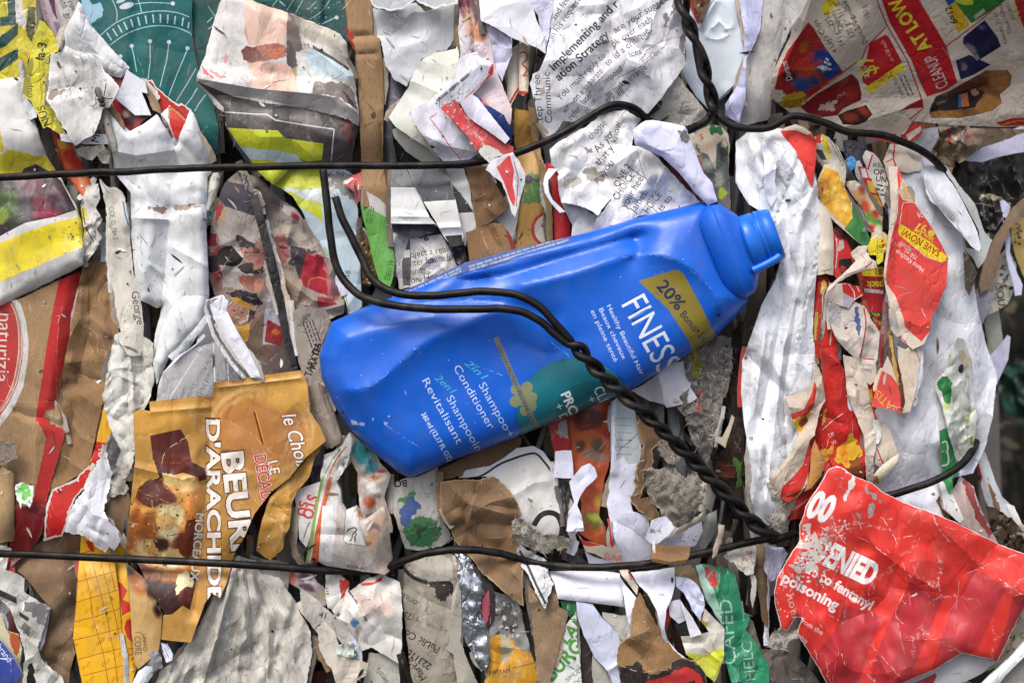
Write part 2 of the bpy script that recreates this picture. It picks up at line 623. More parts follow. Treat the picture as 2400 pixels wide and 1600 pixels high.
def S(name, label, cat, tile, pts, z, col, kind='paper', dirt=0.6, g=7.5, torn=1.2, smooth=False, tilt=(0, 0), bulge=None, drop=None, folds=(), pleat=None,
      crump=(85, 3.0), bend=(), wob=2.5, prints=(), thick=1.6, back=None, edge=None, rim=None, parent=None, group=None, dome=None, extra=None, cr=1.0):
    COUNT[0] += 1
    seed = COUNT[0] * 13
    z = float(ZS(z))
    out = TP(tile, pts)
    if smooth:
        out = smooth_poly(out)
    if ((out[:, 0] * np.roll(out[:, 1], -1)) - np.roll(out[:, 0], -1) * out[:, 1]).sum() < 0:
        out = out[::-1]
    shape = out.copy()
    step = 4.0 if torn > 1.6 else min(g, 7.0)
    out = densify(out, step)
    if torn:
        out = rough_edge(out, torn, seed, 14 if torn < 4 else 20)
    lo, hi = out.min(0), out.max(0)
    if any(p[0].startswith('img') for p in prints):
        g = min(g, 6.0)
    area = (hi[0] - lo[0]) * (hi[1] - lo[1])
    g = max(g, math.sqrt(area / 11000))
    nx, ny = int((hi[0] - lo[0]) / g) + 2, int((hi[1] - lo[1]) / (g * 0.87)) + 2
    I, J = np.meshgrid(np.arange(nx), np.arange(ny))
    G = np.stack([lo[0] + (I + 0.5 * (J % 2)) * g, lo[1] + J * g * 0.87], -1).reshape(-1, 2)
    rs = np.random.RandomState(seed)
    G = G + rs.uniform(-0.22, 0.22, G.shape) * g
    G = G[inside(G, out)]
    ed = polydist(G, out) if len(G) else np.zeros(0)
    G = G[ed > 0.4 * g]
    loops = [(out, True)]
    ptsl = [G]
    if dome:
        q = np.roll(out, -1, 0) - np.roll(out, 1, 0)
        n = np.stack([-q[:, 1], q[:, 0]], -1)
        n /= np.maximum(1e-6, np.hypot(*n.T))[:, None]
        for off in (0.6, 1.8, 4):
            ptsl.append((out + n * off)[inside(out + n * off, out)])
    if parent is None and -20 < z < 80:
        OUTL.append((shape, z))
    layers = prints_px(tile, prints, g, seed)
    folds = [(TP(tile, f[0]), f[1] * 1.25, f[2]) for f in folds]
    if cr and crump and crump[0] >= 24 and kind not in ('clear', 'bottle'):
        rr = random.Random(seed + 5)
        A = abs((out[:, 0] * np.roll(out[:, 1], -1) - np.roll(out[:, 0], -1) * out[:, 1]).sum()) / 2
        base_c = C(col) if not callable(col) else np.array([.5, .5, .5])
        light = base_c.mean() > 0.42
        for i in range(int(min(64, max(2, A / (crump[0] ** 2 * 0.5) * cr)))):
            for _ in range(20):
                c0 = np.array([rr.uniform(lo[0], hi[0]), rr.uniform(lo[1], hi[1])])
                if inside(c0[None], out)[0]:
                    break
            a = math.radians(rr.gauss(90, 24) if rr.random() < 0.5 else rr.uniform(0, 180))
            seg = [c0]
            for _ in range(rr.choice((1, 2, 2, 3))):
                ln = crump[0] * rr.uniform(0.45, 1.3)
                seg.append(seg[-1] + ln * np.array([math.cos(a), math.sin(a)]))
                a += rr.choice((-1, 1)) * math.radians(rr.uniform(8, 62))
            seg = np.array(seg)
            seg += c0 - seg.mean(0)
            folds.append((seg, rr.choice((-1, 1)) * rr.uniform(0.35, 1.0) * crump[1] * 1.15 * min(1.0, crump[0] / 62), crump[0] * rr.uniform(0.22, 0.6)))
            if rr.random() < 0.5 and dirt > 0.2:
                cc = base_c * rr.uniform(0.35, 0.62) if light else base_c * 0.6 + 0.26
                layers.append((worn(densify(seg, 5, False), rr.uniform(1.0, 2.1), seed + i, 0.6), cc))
    if rim:
        q = np.roll(out, -1, 0) - np.roll(out, 1, 0)
        n = np.stack([-q[:, 1], q[:, 0]], -1)
        n /= np.maximum(1e-6, np.hypot(*n.T))[:, None]
        wdt = rim[0] * (0.55 + 0.75 * np.abs(fbm(out[:, 0] / 16, out[:, 1] / 16, seed + 3, 3)))
        inner = out + n * wdt[:, None]
    for Ls, _ in layers:
        for l in Ls:
            loops.append((l, True))
    if rim:
        loops.append((inner, True))
    for f in folds:
        loops.append((densify(f[0], g, False), False))
    V, E = [], []
    nfold = len(folds)
    for p in ptsl:
        V.extend(p.tolist())
    sharp_from = None
    for li, (l, cl) in enumerate(loops):
        if li == len(loops) - nfold:
            sharp_from = len(E)
        b = len(V)
        V.extend(l.tolist())
        m = len(l)
        E.extend([(b + i, b + (i + 1) % m) for i in range(m if cl else m - 1)])
    org = lo
    rv, re, rf, _, oe, _ = delaunay_2d_cdt([Vector((x - org[0], y - org[1])) for x, y in V], E, [], 0, 1e-4)
    P = np.array([(v[0], v[1]) for v in rv]) + org
    F = np.array([f for f in rf if len(f) == 3])
    cen = P[F].mean(1)
    F = F[inside(cen, out)]
    # orientation: image y runs down, so flip to face the camera
    a, b, c = P[F[:, 0]], P[F[:, 1]], P[F[:, 2]]
    cr = (b[:, 0] - a[:, 0]) * (c[:, 1] - a[:, 1]) - (b[:, 1] - a[:, 1]) * (c[:, 0] - a[:, 0])
    F = F[np.abs(cr) > 1e-5]
    cr = cr[np.abs(cr) > 1e-5]
    F[cr > 0] = F[cr > 0][:, ::-1]
    cen = P[F].mean(1)
    used = np.unique(F)
    re_ = np.full(len(P), -1)
    re_[used] = np.arange(len(used))
    P, F = P[used], re_[F]
    N = len(P)
    sharp = []
    if sharp_from is not None:
        for (i, j), src in zip(re, oe):
            if src and max(src) >= sharp_from and max(src) < len(E) and re_[i] >= 0 and re_[j] >= 0:
                sharp.append((re_[i], re_[j]))
    edge_d = polydist(P, out)
    hf = shape_fn(tile, shape, z, tilt, bulge, drop, folds, pleat, crump, bend, wob, seed)
    H = hf(P, edge_d)
    if parent is None and z < 86 and tile != 'far' and z > -400:
        H += groove(P)
    if dome:
        H += dome[0] * (1 - (1 - np.clip(edge_d / dome[1], 0, 1)) ** dome[2]) ** (1 / dome[2])
    if extra:
        H = extra(P, H, edge_d)
    bc = C(col)
    fc = np.tile(bc, (len(F), 3, 1))
    if callable(col):
        fc = col(P)[F]
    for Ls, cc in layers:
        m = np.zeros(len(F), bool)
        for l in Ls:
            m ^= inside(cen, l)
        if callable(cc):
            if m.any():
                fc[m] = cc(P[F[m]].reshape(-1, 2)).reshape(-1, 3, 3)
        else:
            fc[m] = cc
    if rim:
        m = ~inside(cen, inner)
        fc[m] = C(rim[1])
    front = W(P[:, 0], P[:, 1], H)
    if dome:
        Hb = z - 0.25 * dome[0] * (1 - (1 - np.clip(edge_d / dome[1], 0, 1)) ** dome[2]) ** (1 / dome[2]) - 0.5
    else:
        Hb = H - thick
    k = (DIST - H) / DIST
    bk = np.stack([front[:, 0], -Hb * PX, front[:, 2]], -1)
    ec = C(edge) if edge is not None else (np.array([0.66, 0.64, 0.6]) if kind not in ('film', 'card', 'bottle', 'foil', 'clear', 'pulp') else bc * 0.9)
    bcol = C(back) if back is not None else bc
    es = np.concatenate([F[:, [0, 1]], F[:, [1, 2]], F[:, [2, 0]]])
    key = np.sort(es, 1)
    kk = key[:, 0].astype(np.int64) * (N + 1) + key[:, 1]
    u, inv, cnt = np.unique(kk, return_inverse=True, return_counts=True)
    be = es[cnt[inv] == 1]
    nb = len(be)
    rimv = np.concatenate([front[be[:, 0]], front[be[:, 1]], bk[be[:, 1]], bk[be[:, 0]]])
    base = 2 * N
    Q = np.stack([np.arange(nb) + base, np.arange(nb) + base + 3 * nb, np.arange(nb) + base + 2 * nb, np.arange(nb) + base + nb], 1)
    verts = np.concatenate([front, bk, rimv])
    faces = F.tolist() + (F[:, ::-1] + N).tolist() + Q.tolist()
    cols = np.concatenate([fc.reshape(-1, 3), np.tile(bcol, (3 * len(F), 1)), np.tile(ec, (4 * nb, 1))])
    o = add_mesh(name, verts, faces, cols, material(kind, dirt), parent)
    if sharp:
        me = o.data
        ev = np.empty(len(me.edges) * 2, np.int32)
        me.edges.foreach_get('vertices', ev)
        ev = np.sort(ev.reshape(-1, 2), 1).astype(np.int64)
        ss = np.sort(np.array(sharp), 1).astype(np.int64)
        big = len(me.vertices) + 1
        fl = np.isin(ev[:, 0] * big + ev[:, 1], ss[:, 0] * big + ss[:, 1])
        sa = me.attributes.new('sharp_edge', 'BOOLEAN', 'EDGE')
        sa.data.foreach_set('value', fl)
    tag(o, label, cat, group)
    return o

def tube(name, path, r, col, kind='wire', dirt=0.3, parent=None, n=12, taper=None, sm=True, cap=True):
    """a round bar along a path of (right, down, towards camera) points"""
    p = np.array(path, float)
    p[:, 2] = ZS(p[:, 2])
    if sm:
        p = smooth_poly(p, False, 8)
    w = W(p[:, 0], p[:, 1], p[:, 2])
    return tube_w(name, w, r * PX, col, kind, dirt, parent, n, taper)

def tube_w(name, w, r, col, kind, dirt, parent=None, n=12, taper=None):
    t = np.gradient(w, axis=0)
    t /= np.linalg.norm(t, axis=1)[:, None]
    up = np.array([0, -1.0, 0.05])
    V, Fc = [], []
    m = len(w)
    ref = up
    for i in range(m):
        a = np.cross(t[i], ref)
        if np.linalg.norm(a) < 1e-3:
            a = np.cross(t[i], np.array([0, 0, 1.0]))
        a /= np.linalg.norm(a)
        b = np.cross(t[i], a)
        ref = -np.cross(a, t[i]) if False else ref
        rad = r * (taper[min(len(taper) - 1, int(i / m * len(taper)))] if taper else 1.0)
        for k in range(n):
            q = 2 * math.pi * k / n
            V.append(w[i] + rad * (math.cos(q) * a + math.sin(q) * b))
    for i in range(m - 1):
        for k in range(n):
            Fc.append([i * n + k, i * n + (k + 1) % n, (i + 1) * n + (k + 1) % n, (i + 1) * n + k])
    Fc.append(list(range(n))[::-1])
    Fc.append([(m - 1) * n + k for k in range(n)])
    nl = sum(len(f) for f in Fc)
    return add_mesh(name, np.array(V), Fc, np.tile(C(col), (nl, 1)), material(kind, dirt), parent)
# ------------------------------------------------------------------ the ground and the packed inside of the bale
def plain_mat(name, col, rough=0.9, scale=30, bump=0.4):
    m = bpy.data.materials.new(name)
    m.use_nodes = True
    t = m.node_tree
    p = t.nodes['Principled BSDF']
    tc = nd(t, 'ShaderNodeTexCoord')
    n = nd(t, 'ShaderNodeTexNoise', Scale=scale, Detail=8.0, Roughness=0.65)
    t.links.new(tc.outputs['Object'], n.inputs['Vector'])
    r = nd(t, 'ShaderNodeValToRGB')
    r.color_ramp.elements[0].position, r.color_ramp.elements[1].position = 0.3, 0.7
    r.color_ramp.elements[0].color = (*(col * 0.6), 1)
    r.color_ramp.elements[1].color = (*(col * 1.25), 1)
    t.links.new(n.outputs['Fac'], r.inputs['Fac'])
    t.links.new(r.outputs['Color'], p.inputs['Base Color'])
    b = nd(t, 'ShaderNodeBump', Strength=bump, Distance=0.004)
    t.links.new(n.outputs['Fac'], b.inputs['Height'])
    t.links.new(b.outputs[0], p.inputs['Normal'])
    p.inputs['Roughness'].default_value = rough
    return m

def quad_obj(name, vs, fs, mat, **kw):
    me = bpy.data.meshes.new(name)
    v = np.array(vs, float)
    org = v.mean(0)
    me.from_pydata((v - org).tolist(), [], fs)
    me.materials.append(mat)
    o = bpy.data.objects.new(name, me)
    o.location = org
    COL.objects.link(o)
    return tag(o, kw.get('label'), kw.get('cat'), kw.get('group'), kw.get('kind'))

quad_obj('ground', [(-20, -20, 0), (20, -20, 0), (20, 20, 0), (-20, 20, 0)], [[0, 1, 2, 3]], plain_mat('asphalt', np.array([0.06, 0.06, 0.058]), 0.9, 60), kind='structure')

BALE_EDGE = 2270
def fall(x):
    """the bale's front rounds away towards its right-hand corner"""
    return -np.clip((x - 2150) / 100.0, 0, None) ** 1.6 * 60

def packed_core():
    rr = random.Random(4)
    rs = np.random.RandomState(9)
    V, Fc, Cc = [], [], []
    def box(x0, x1, y0, y1, d0, d1, col):
        b = len(V)
        for d in (d0, d1):
            for x, y in ((x0, y0), (x1, y0), (x1, y1), (x0, y1)):
                V.append((x, y, d))
        for f in ([4, 5, 6, 7], [3, 2, 1, 0], [0, 1, 5, 4], [1, 2, 6, 5], [2, 3, 7, 6], [3, 0, 4, 7]):
            Fc.append([b + i for i in f])
            Cc.extend([col] * 4)
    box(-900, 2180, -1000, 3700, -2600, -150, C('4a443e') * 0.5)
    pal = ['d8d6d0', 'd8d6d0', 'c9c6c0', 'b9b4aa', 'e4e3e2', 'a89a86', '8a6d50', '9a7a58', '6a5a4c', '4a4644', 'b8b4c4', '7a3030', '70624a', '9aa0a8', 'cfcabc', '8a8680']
    x = -150
    n = 0
    for row in range(1700):
        cx = rr.uniform(-500, 2260)
        cy = rr.uniform(-480, 2080)
        w = rr.uniform(9, 44)
        ln = rr.uniform(120, 420)
        a = math.radians(90 + rr.gauss(0, 13))
        d = rr.uniform(-100, -40) + float(fall(np.array(cx + 20.0)))
        col = C(rr.choice(pal)) * rr.uniform(0.3, 0.62)  # strip colours darkened to put shade into the gaps between pieces
        u, v = np.array([math.cos(a), math.sin(a)]), np.array([-math.sin(a), math.cos(a)])
        m, k = 9, 5
        b = len(V)
        ph = rr.uniform(0, 9)
        cv = rr.uniform(-18, 14)
        for i in range(m):
            for j in range(k):
                t, s = i / (m - 1) - 0.5, j / (k - 1) - 0.5
                ww = w * (1 + 0.25 * math.sin(5 * t + ph))
                p = np.array([cx, cy]) + u * ln * t + v * (ww * s + 10 * math.sin(3 * t + ph * 2))
                V.append((p[0], p[1], d + cv * (4 * s * s) + 9 * math.sin(6 * t + ph) + (5 if (i + j) % 2 else -3) * rr.random()))
        for i in range(m - 1):
            for j in range(k - 1):
                Fc.append([b + i * k + j, b + i * k + j + 1, b + (i + 1) * k + j + 1, b + (i + 1) * k + j])
                Cc.extend([col] * 4)
    V = np.array(V)
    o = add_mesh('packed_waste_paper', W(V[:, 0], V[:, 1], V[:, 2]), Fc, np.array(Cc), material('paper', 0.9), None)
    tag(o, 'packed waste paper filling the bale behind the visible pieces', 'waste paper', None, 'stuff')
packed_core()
# ------------------------------------------------------------------ the shampoo bottle
def bottle_extra(P, H, ed):
    x, y = P[:, 0], P[:, 1]
    # pressed panels: front panel leans down, upper flank leans up, a soft ridge between them
    def crease(pts, amp, w, pw=1.15):
        d = polydist(P, smooth_poly(np.array(pts, float), False), False)
        return amp * np.exp(-(d / w) ** pw)
    m = np.clip(ed / 45, 0, 1)
    h = np.zeros(len(P))
    h += crease([(790, 915), (872, 903), (985, 810), (1090, 760), (1180, 725)], 17, 46)
    h -= crease([(1090, 655), (1200, 640), (1330, 598), (1460, 560), (1500, 552)], 23, 40)
    h -= crease([(930, 715), (1060, 705), (1200, 712), (1290, 745)], 13, 30)
    h += crease([(1090, 640), (1200, 610), (1330, 575), (1440, 540)], 6, 22)
    h += crease([(1230, 668), (1330, 645), (1450, 606), (1530, 596), (1610, 620), (1670, 680), (1700, 745)], 15, 30)
    h -= crease([(1485, 560), (1500, 585), (1480, 610)], 16, 30)
    h -= crease([(1210, 800), (1290, 830), (1330, 800)], 7, 40)
    h -= crease([(1055, 648), (1100, 655), (1140, 650)], 9, 9)
    h += crease([(790, 800), (900, 770), (1010, 745)], 7, 34)
    h -= crease([(760, 850), (800, 940), (900, 1040)], 6, 26)
    return H + 1.2 * h * m + 1.2 * fbm(x / 60, y / 60, 5, 2)

bottle = bpy.data.objects.new('shampoo_bottle', None)
COL.objects.link(bottle)
bottle.location = W(np.array(1250.), np.array(800.), np.array(30.))
tag(bottle, 'crushed bright blue plastic shampoo bottle lying under the two wires', 'bottle')
BL = '055fcd'
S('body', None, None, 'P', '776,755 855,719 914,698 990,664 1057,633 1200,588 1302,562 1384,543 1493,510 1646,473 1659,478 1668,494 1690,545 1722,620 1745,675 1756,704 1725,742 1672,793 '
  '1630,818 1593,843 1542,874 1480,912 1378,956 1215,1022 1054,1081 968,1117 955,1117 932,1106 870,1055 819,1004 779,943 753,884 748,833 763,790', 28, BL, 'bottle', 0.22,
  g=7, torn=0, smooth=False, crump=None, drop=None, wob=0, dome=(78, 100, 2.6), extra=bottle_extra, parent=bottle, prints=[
   ('poly@B', '1562,467 1725,416 1752,420 1772,440 1845,575 1915,715 1880,755 1810,796 1795,745 1700,600', '8a7a2a'),
   ('text@B', '20%', 1640, 492, 49, 56, '15224a', dict(bold=0.02, w=150)),
   ('text@B', 'Bonus•', 1748, 622, 49, 34, '15224a', dict(bold=0.012, w=118)),
   ('text@B', 'En Prime', 1832, 716, 56, 30, '15224a', dict(sx=0.8)),
   ('text@B', 'FINESSE', 1478, 570, 61.5, 118, 'dfe6f5', dict(sx=0.76)),
   ('text@B', 'Healthy Beautiful Hair', 1414, 580, 64, 21, 'd5e0f8', dict(w=356)),
   ('text@B', 'Beaux cheveux', 1377, 594, 64.5, 21, 'd5e0f8', dict(w=260)),
   ('text@B', 'en pleine santé', 1340, 604, 65, 21, 'd5e0f8', dict(w=260)),
   ('ell@B', 1270, 1082, 268, 264, 0, '15717e'),
   ('ell@B', 1330, 1040, 150, 110, -20, '0f626c'),
   ('text@B', 'CLEAN', 1352, 962, 65, 46, 'dfeef0', dict(w=160)),
   ('text@B', '+ S', 1322, 1003, 65, 38, 'bfe0e0'),
   ('text@B', 'PRO', 1203, 985, 66, 42, 'e6f2f2', dict(bold=0.03, w=118)),
   ('text@B', '+ D', 1172, 1036, 66, 40, 'cfe6e6'),
   ('ell@B', 1033, 1000, 40, 40, 0, '828a60'), ('ell@B', 1000, 965, 26, 26, 0, '828a60'), ('ell@B', 1050, 955, 26, 26, 0, '828a60'), ('ell@B', 995, 1020, 26, 26, 0, '828a60'),
   ('ell@B', 1068, 1040, 26, 26, 0, '828a60'), ('ell@B', 1040, 1062, 24, 24, 0, '828a60'), ('ell@B', 1072, 1000, 24, 24, 0, '828a60'),
   ('line@B', '905,725 1000,945 1098,1150', 25, '7b7973'),
   ('text@B', 'KERATIN PROTEIN • PROTEINE DE KERATINE', 911, 770, 65.8, 17, '1f2740', dict(w=480)),
   ('text@12', 'Shampoo+', 2040, 395, 60.5, 70, 'c9dafa', dict(bold=-.008, w=569)),
   ('text@12', 'Conditioner', 1808, 235, 60, 70, 'd3e0fa', dict(bold=-.008, w=664)),
   ('text@12', '2in1', 1905, 200, 40, 62, '3fb7dc', dict(w=222, shear=0.3)),
   ('text@12', 'Revitalisant', 1518, 352, 61, 70, 'd3e0fa', dict(bold=-.008, w=680)),
   ('text@12', '2en1', 1632, 335, 42, 62, '3fb7dc', dict(w=209, shear=0.3)),
   ('text@12', 'Shampooing', 1742, 515, 60.5, 70, 'c9dafa', dict(bold=-.008, w=640)),
   ('text@12', '360 ml (12.17 FL OZ)', 1515, 665, 60, 44, 'd8e4fb', dict(bold=0.014, w=505)),
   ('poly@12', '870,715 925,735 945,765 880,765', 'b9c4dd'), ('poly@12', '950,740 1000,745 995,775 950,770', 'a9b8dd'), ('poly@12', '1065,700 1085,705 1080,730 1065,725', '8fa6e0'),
   ('poly@12', '1175,735 1215,745 1195,775 1175,760', '9fb2e0'), ('poly@12', '1210,680 1238,682 1215,700', 'a9b8e0'), ('poly@12', '1360,440 1380,470 1385,495 1370,480', '7f9be8'),
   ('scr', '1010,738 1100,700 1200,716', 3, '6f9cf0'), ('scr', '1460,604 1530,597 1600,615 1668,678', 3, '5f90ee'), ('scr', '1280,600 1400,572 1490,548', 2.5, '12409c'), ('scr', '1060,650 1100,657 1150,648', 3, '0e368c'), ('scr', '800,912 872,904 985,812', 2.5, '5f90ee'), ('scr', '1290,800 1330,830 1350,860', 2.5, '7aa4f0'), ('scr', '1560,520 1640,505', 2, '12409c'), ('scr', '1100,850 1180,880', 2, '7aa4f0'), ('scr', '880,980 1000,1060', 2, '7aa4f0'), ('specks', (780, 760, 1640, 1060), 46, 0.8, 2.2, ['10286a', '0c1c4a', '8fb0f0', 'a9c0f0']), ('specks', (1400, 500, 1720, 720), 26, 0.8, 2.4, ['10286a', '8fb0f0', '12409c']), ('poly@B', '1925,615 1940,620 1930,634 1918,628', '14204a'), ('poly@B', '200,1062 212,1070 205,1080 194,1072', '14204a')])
S('back_label', None, None, 'B', '418,552 440,526 560,478 700,412 770,380 880,352 1000,318 1130,290 1262,262 1252,284 1120,318 1000,352 890,398 760,428 640,474 520,520', 66, '7f97d8', 'gloss', 0.15,
  torn=0.6, crump=None, wob=1, thick=0.8, tilt=(0.02, -0.3), parent=bottle, prints=[
   ('lines', 470, 530, -25, 300, 2, 13, 9, 'd9e2f7'), ('lines', 780, 398, -17, 460, 2, 15, 9, 'd9e2f7'), ('lines', 900, 378, -17, 330, 1, 15, 9, 'eef2fb')])

def axis_lathe(name, c, ang, rings, d, col, kind, dirt, parent, n=40, pw=2.0):
    a = math.radians(ang)
    u, v = np.array([math.cos(a), math.sin(a)]), np.array([-math.sin(a), math.cos(a)])
    V, Fc = [], []
    for t, hw, hd in rings:
        for k in range(n):
            q = 2 * math.pi * k / n
            cx = math.copysign(abs(math.cos(q)) ** (2 / pw), math.cos(q))
            sx = math.copysign(abs(math.sin(q)) ** (2 / pw), math.sin(q))
            p = np.array(c) + u * t + v * hw * cx
            V.append((p[0], p[1], d + hd * sx))
    m = len(rings)
    for i in range(m - 1):
        for k in range(n):
            Fc.append([i * n + k, i * n + (k + 1) % n, (i + 1) * n + (k + 1) % n, (i + 1) * n + k])
    Fc.append(list(range(n))[::-1])
    Fc.append([(m - 1) * n + k for k in range(n)])
    V = np.array(V)
    return add_mesh(name, W(V[:, 0], V[:, 1], V[:, 2]), Fc, np.tile(C(col), (sum(len(f) for f in Fc), 1)), material(kind, dirt), parent)

axis_lathe('collar', (1708, 589), -22.3, [(-40, 104, 50), (-8, 119, 60), (-1, 122, 62), (0, 122.5, 62), (0.6, 117, 58), (1.2, 116, 57.5), (8, 115.5, 57), (22, 111, 55), (24, 110, 54), (25, 108.5, 53), (48, 76, 54), (50, 73, 54), (51, 68, 52)], 76, BL, 'bottle', 0.2, bottle, 48, 2.6)
axis_lathe('neck', (1708, 589), -20.5, [(44, 66, 58), (52, 69, 60), (78, 67, 60), (79, 64.5, 58), (82, 64.5, 58), (83, 68, 61), (90, 67, 60), (91, 65, 58), (93, 65, 58), (94, 67, 60), (116, 62, 56), (120, 60, 54), (122.5, 55, 50), (122.6, 47, 43), (100, 45, 41)], 84, '0e6cd8', 'bottle', 0.15, bottle, 40)
tube('cap_tab', [(1764, 634, 92), (1790, 622, 96), (1818, 607, 98), (1826, 600, 96)], 9, '1672de', 'bottle', 0.15, bottle)

# ------------------------------------------------------------------ baling wires
WIRE = '131010'
def twist(path, r, pitch, phase, amp=1.0):
    c = smooth_poly(np.array(path, float), False, 14)
    ds = np.r_[0, np.cumsum(np.hypot(*np.diff(c[:, :2], axis=0).T))]
    t = np.gradient(c[:, :2], axis=0)
    n = np.stack([-t[:, 1], t[:, 0]], -1)
    n /= np.hypot(*n.T)[:, None]
    q = 2 * math.pi * ds / pitch + phase + 0.45 * np.sin(ds / 61.0) + 0.3 * np.sin(ds / 23.0 + 1)
    off = r * amp
    return np.concatenate([c[:, :2] + n * (off * np.cos(q))[:, None], (c[:, 2] + off * np.sin(q))[:, None]], 1)

def wire(name, parts, r, label, group):
    seg = []
    for p in parts:
        p = np.array(p, float)
        seg.append(smooth_poly(p, False, 8) if len(p) < 20 else p)
    p = np.concatenate(seg)
    p[:, 2] = ZS(np.where(p[:, 2] <= 63, p[:, 2] - 17, p[:, 2]))
    keep = np.r_[True, np.linalg.norm(np.diff(p, axis=0), axis=1) > 1.0]
    p = p[keep]
    for _ in range(2):
        p[1:-1] = 0.25 * p[:-2] + 0.5 * p[1:-1] + 0.25 * p[2:]
    kx = np.cumsum(np.r_[0, np.linalg.norm(np.diff(p, axis=0), axis=1)])
    sd = COUNT[0] + len(p)
    p = p + np.stack([fbm(kx / 70, kx * 0 + 3, sd, 2) * 1.3, fbm(kx / 60, kx * 0 + 9, sd + 3, 2) * 1.5, fbm(kx / 60, kx * 0 + 1, sd + 7, 2) * 1.5], 1)
    o = tube_w(name, W(p[:, 0], p[:, 1], p[:, 2]), r * PX, WIRE, 'wire', 0.35, n=14)
    return tag(o, label, 'wire', group)

TW1 = [(1592, -60, 60), (1604, 30, 62), (1635, 110, 62), (1655, 185, 60), (1676, 262, 56)]
wire('baling_wire', [twist(TW1, 9.5, 150, 0.4), [(1668, 272, 56), (1648, 288, 52), (1618, 303, 40), (1570, 316, 22), (1530, 300, 24), (1500, 262, 38), (1462, 247, 50), (1420, 252, 56),
      (1350, 294, 58), (1280, 332, 58), (1205, 362, 58), (1120, 380, 58), (1020, 388, 58), (880, 389, 58), (700, 389, 58), (480, 394, 58), (240, 404, 58), (60, 413, 56), (-60, 416, 54)]], 8.6,
     'black baling wire stretched across the upper left, twisted at its right end', 'baling wires')
wire('baling_wire', [twist(TW1, 9.5, 150, 0.4 + math.pi), [(1684, 272, 60), (1705, 290, 62), (1745, 303, 62), (1800, 300, 58), (1838, 280, 56), (1868, 271, 58), (1920, 284, 60), (1985, 308, 60), (2070, 318, 58), (2130, 338, 52),
      (2180, 366, 40), (2212, 398, 10), (2230, 425, -40)]], 8.6, 'black baling wire curving right below the red and yellow flyer', 'baling wires')
TW2 = [(1352, 812, 150), (1395, 862, 146), (1450, 915, 140), (1530, 985, 126), (1620, 1075, 104), (1700, 1158, 84), (1780, 1238, 66), (1815, 1262, 62)]
wire('baling_wire', [[(757, 397, 92), (766, 480, 96), (776, 570, 96), (790, 630, 98), (820, 672, 108), (860, 700, 122), (930, 717, 134), (1030, 725, 142), (1130, 724, 146), (1210, 728, 150), (1262, 750, 152), (1300, 782, 153), (1335, 808, 153)],
      twist(TW2, 10.5, 104, 2.0), [(1815, 1262, 60), (1790, 1268, 56), (1750, 1262, 52), (1690, 1288, 50), (1600, 1312, 54), (1500, 1328, 58), (1400, 1336, 58), (1320, 1330, 54), (1285, 1322, 40), (1240, 1318, 12), (1215, 1306, 24), (1190, 1296, 50),
      (1130, 1284, 58), (1050, 1280, 58), (990, 1292, 56), (940, 1314, 48), (905, 1335, 24), (850, 1342, 4), (800, 1340, 16), (755, 1336, 46), (690, 1330, 56), (560, 1322, 58), (400, 1314, 58), (200, 1304, 58), (60, 1298, 58), (-60, 1294, 58)]], 8.8,
     'black wire with the longer hooked end, over the bottle and along the bottom', 'baling wires')
wire('baling_wire', [[(786, 463, 92), (800, 510, 96), (830, 570, 100), (850, 610, 104), (870, 650, 116), (910, 680, 128), (960, 692, 136), (1040, 690, 142), (1130, 684, 146), (1200, 688, 150), (1260, 716, 153), (1305, 764, 155), (1338, 800, 155)],
      twist(TW2, 10.5, 104, 2.0 + math.pi), [(1830, 1262, 58), (1860, 1252, 40), (1900, 1240, 10), (1960, 1215, 10), (2040, 1172, 26), (2110, 1152, 36), (2190, 1128, 36), (2245, 1095, 28), (2275, 1062, 10), (2290, 1030, -20), (2294, 1012, -50)]], 8.8,
     'black wire with the shorter hooked end, over the bottle and round the right side', 'baling wires')
wire('baling_wire', [[(938, 1532, 62), (946, 1560, 64), (958, 1600, 64), (972, 1650, 60), (985, 1700, 50)]], 9.5, 'short dark stub of wire poking out at the bottom edge', 'baling wires')
# ------------------------------------------------------------------ upper rows of the bale face, left to right
GB = '214a44'
S('plastic_wrapper', 'yellow plastic wrapper with dark green bars in the top left corner', 'wrapper', '00', '-60,-60 345,-60 330,60 335,330 260,560 230,700 80,770 -60,840', 6, 'cdbd2e', 'film', .6, pleat=(75, 45, 8), torn=1.5, prints=[
    ('poly', '65,-60 145,-60 150,230 0,245 0,160 75,150', GB), ('poly', '-60,360 60,300 165,215 165,320 60,420 -60,480', GB), ('poly', '-60,560 60,500 165,445 165,545 60,620 -60,700', GB),
    ('poly', '140,-60 210,-60 205,60 255,210 215,270 165,230 135,90', 'dcd9d4', 2), ('poly', '250,60 330,70 320,300 290,390 245,330', '4a4a1c', 2)])
S('plastic_wrapper', 'olive yellow plastic fold with black lettering down its length', 'wrapper', '00', '345,240 365,190 410,205 480,300 545,430 530,480 452,500 440,930 570,1170 640,1290 560,1240 430,1160 400,1180 330,1030 285,930 230,900 205,860 215,760 265,560 300,430', 14, 'd4c934', 'film', .7,
  pleat=(84, 30, 9), prints=[('text', 'la-3', 400, 560, -80, 78, '22200f', dict(bold=.02)), ('text', 'n', 450, 600, -70, 60, '6a6630'), ('text', 'AJ', 300, 700, -105, 70, '26240f'), ('text', 'oup', 300, 900, -95, 62, '26240f'), ('text', 'NUS', 470, 1150, -110, 70, '26240f', dict(bold=.01)),
     ('poly', '205,860 215,760 265,560 300,520 310,600 270,780 260,900', '94902a')])
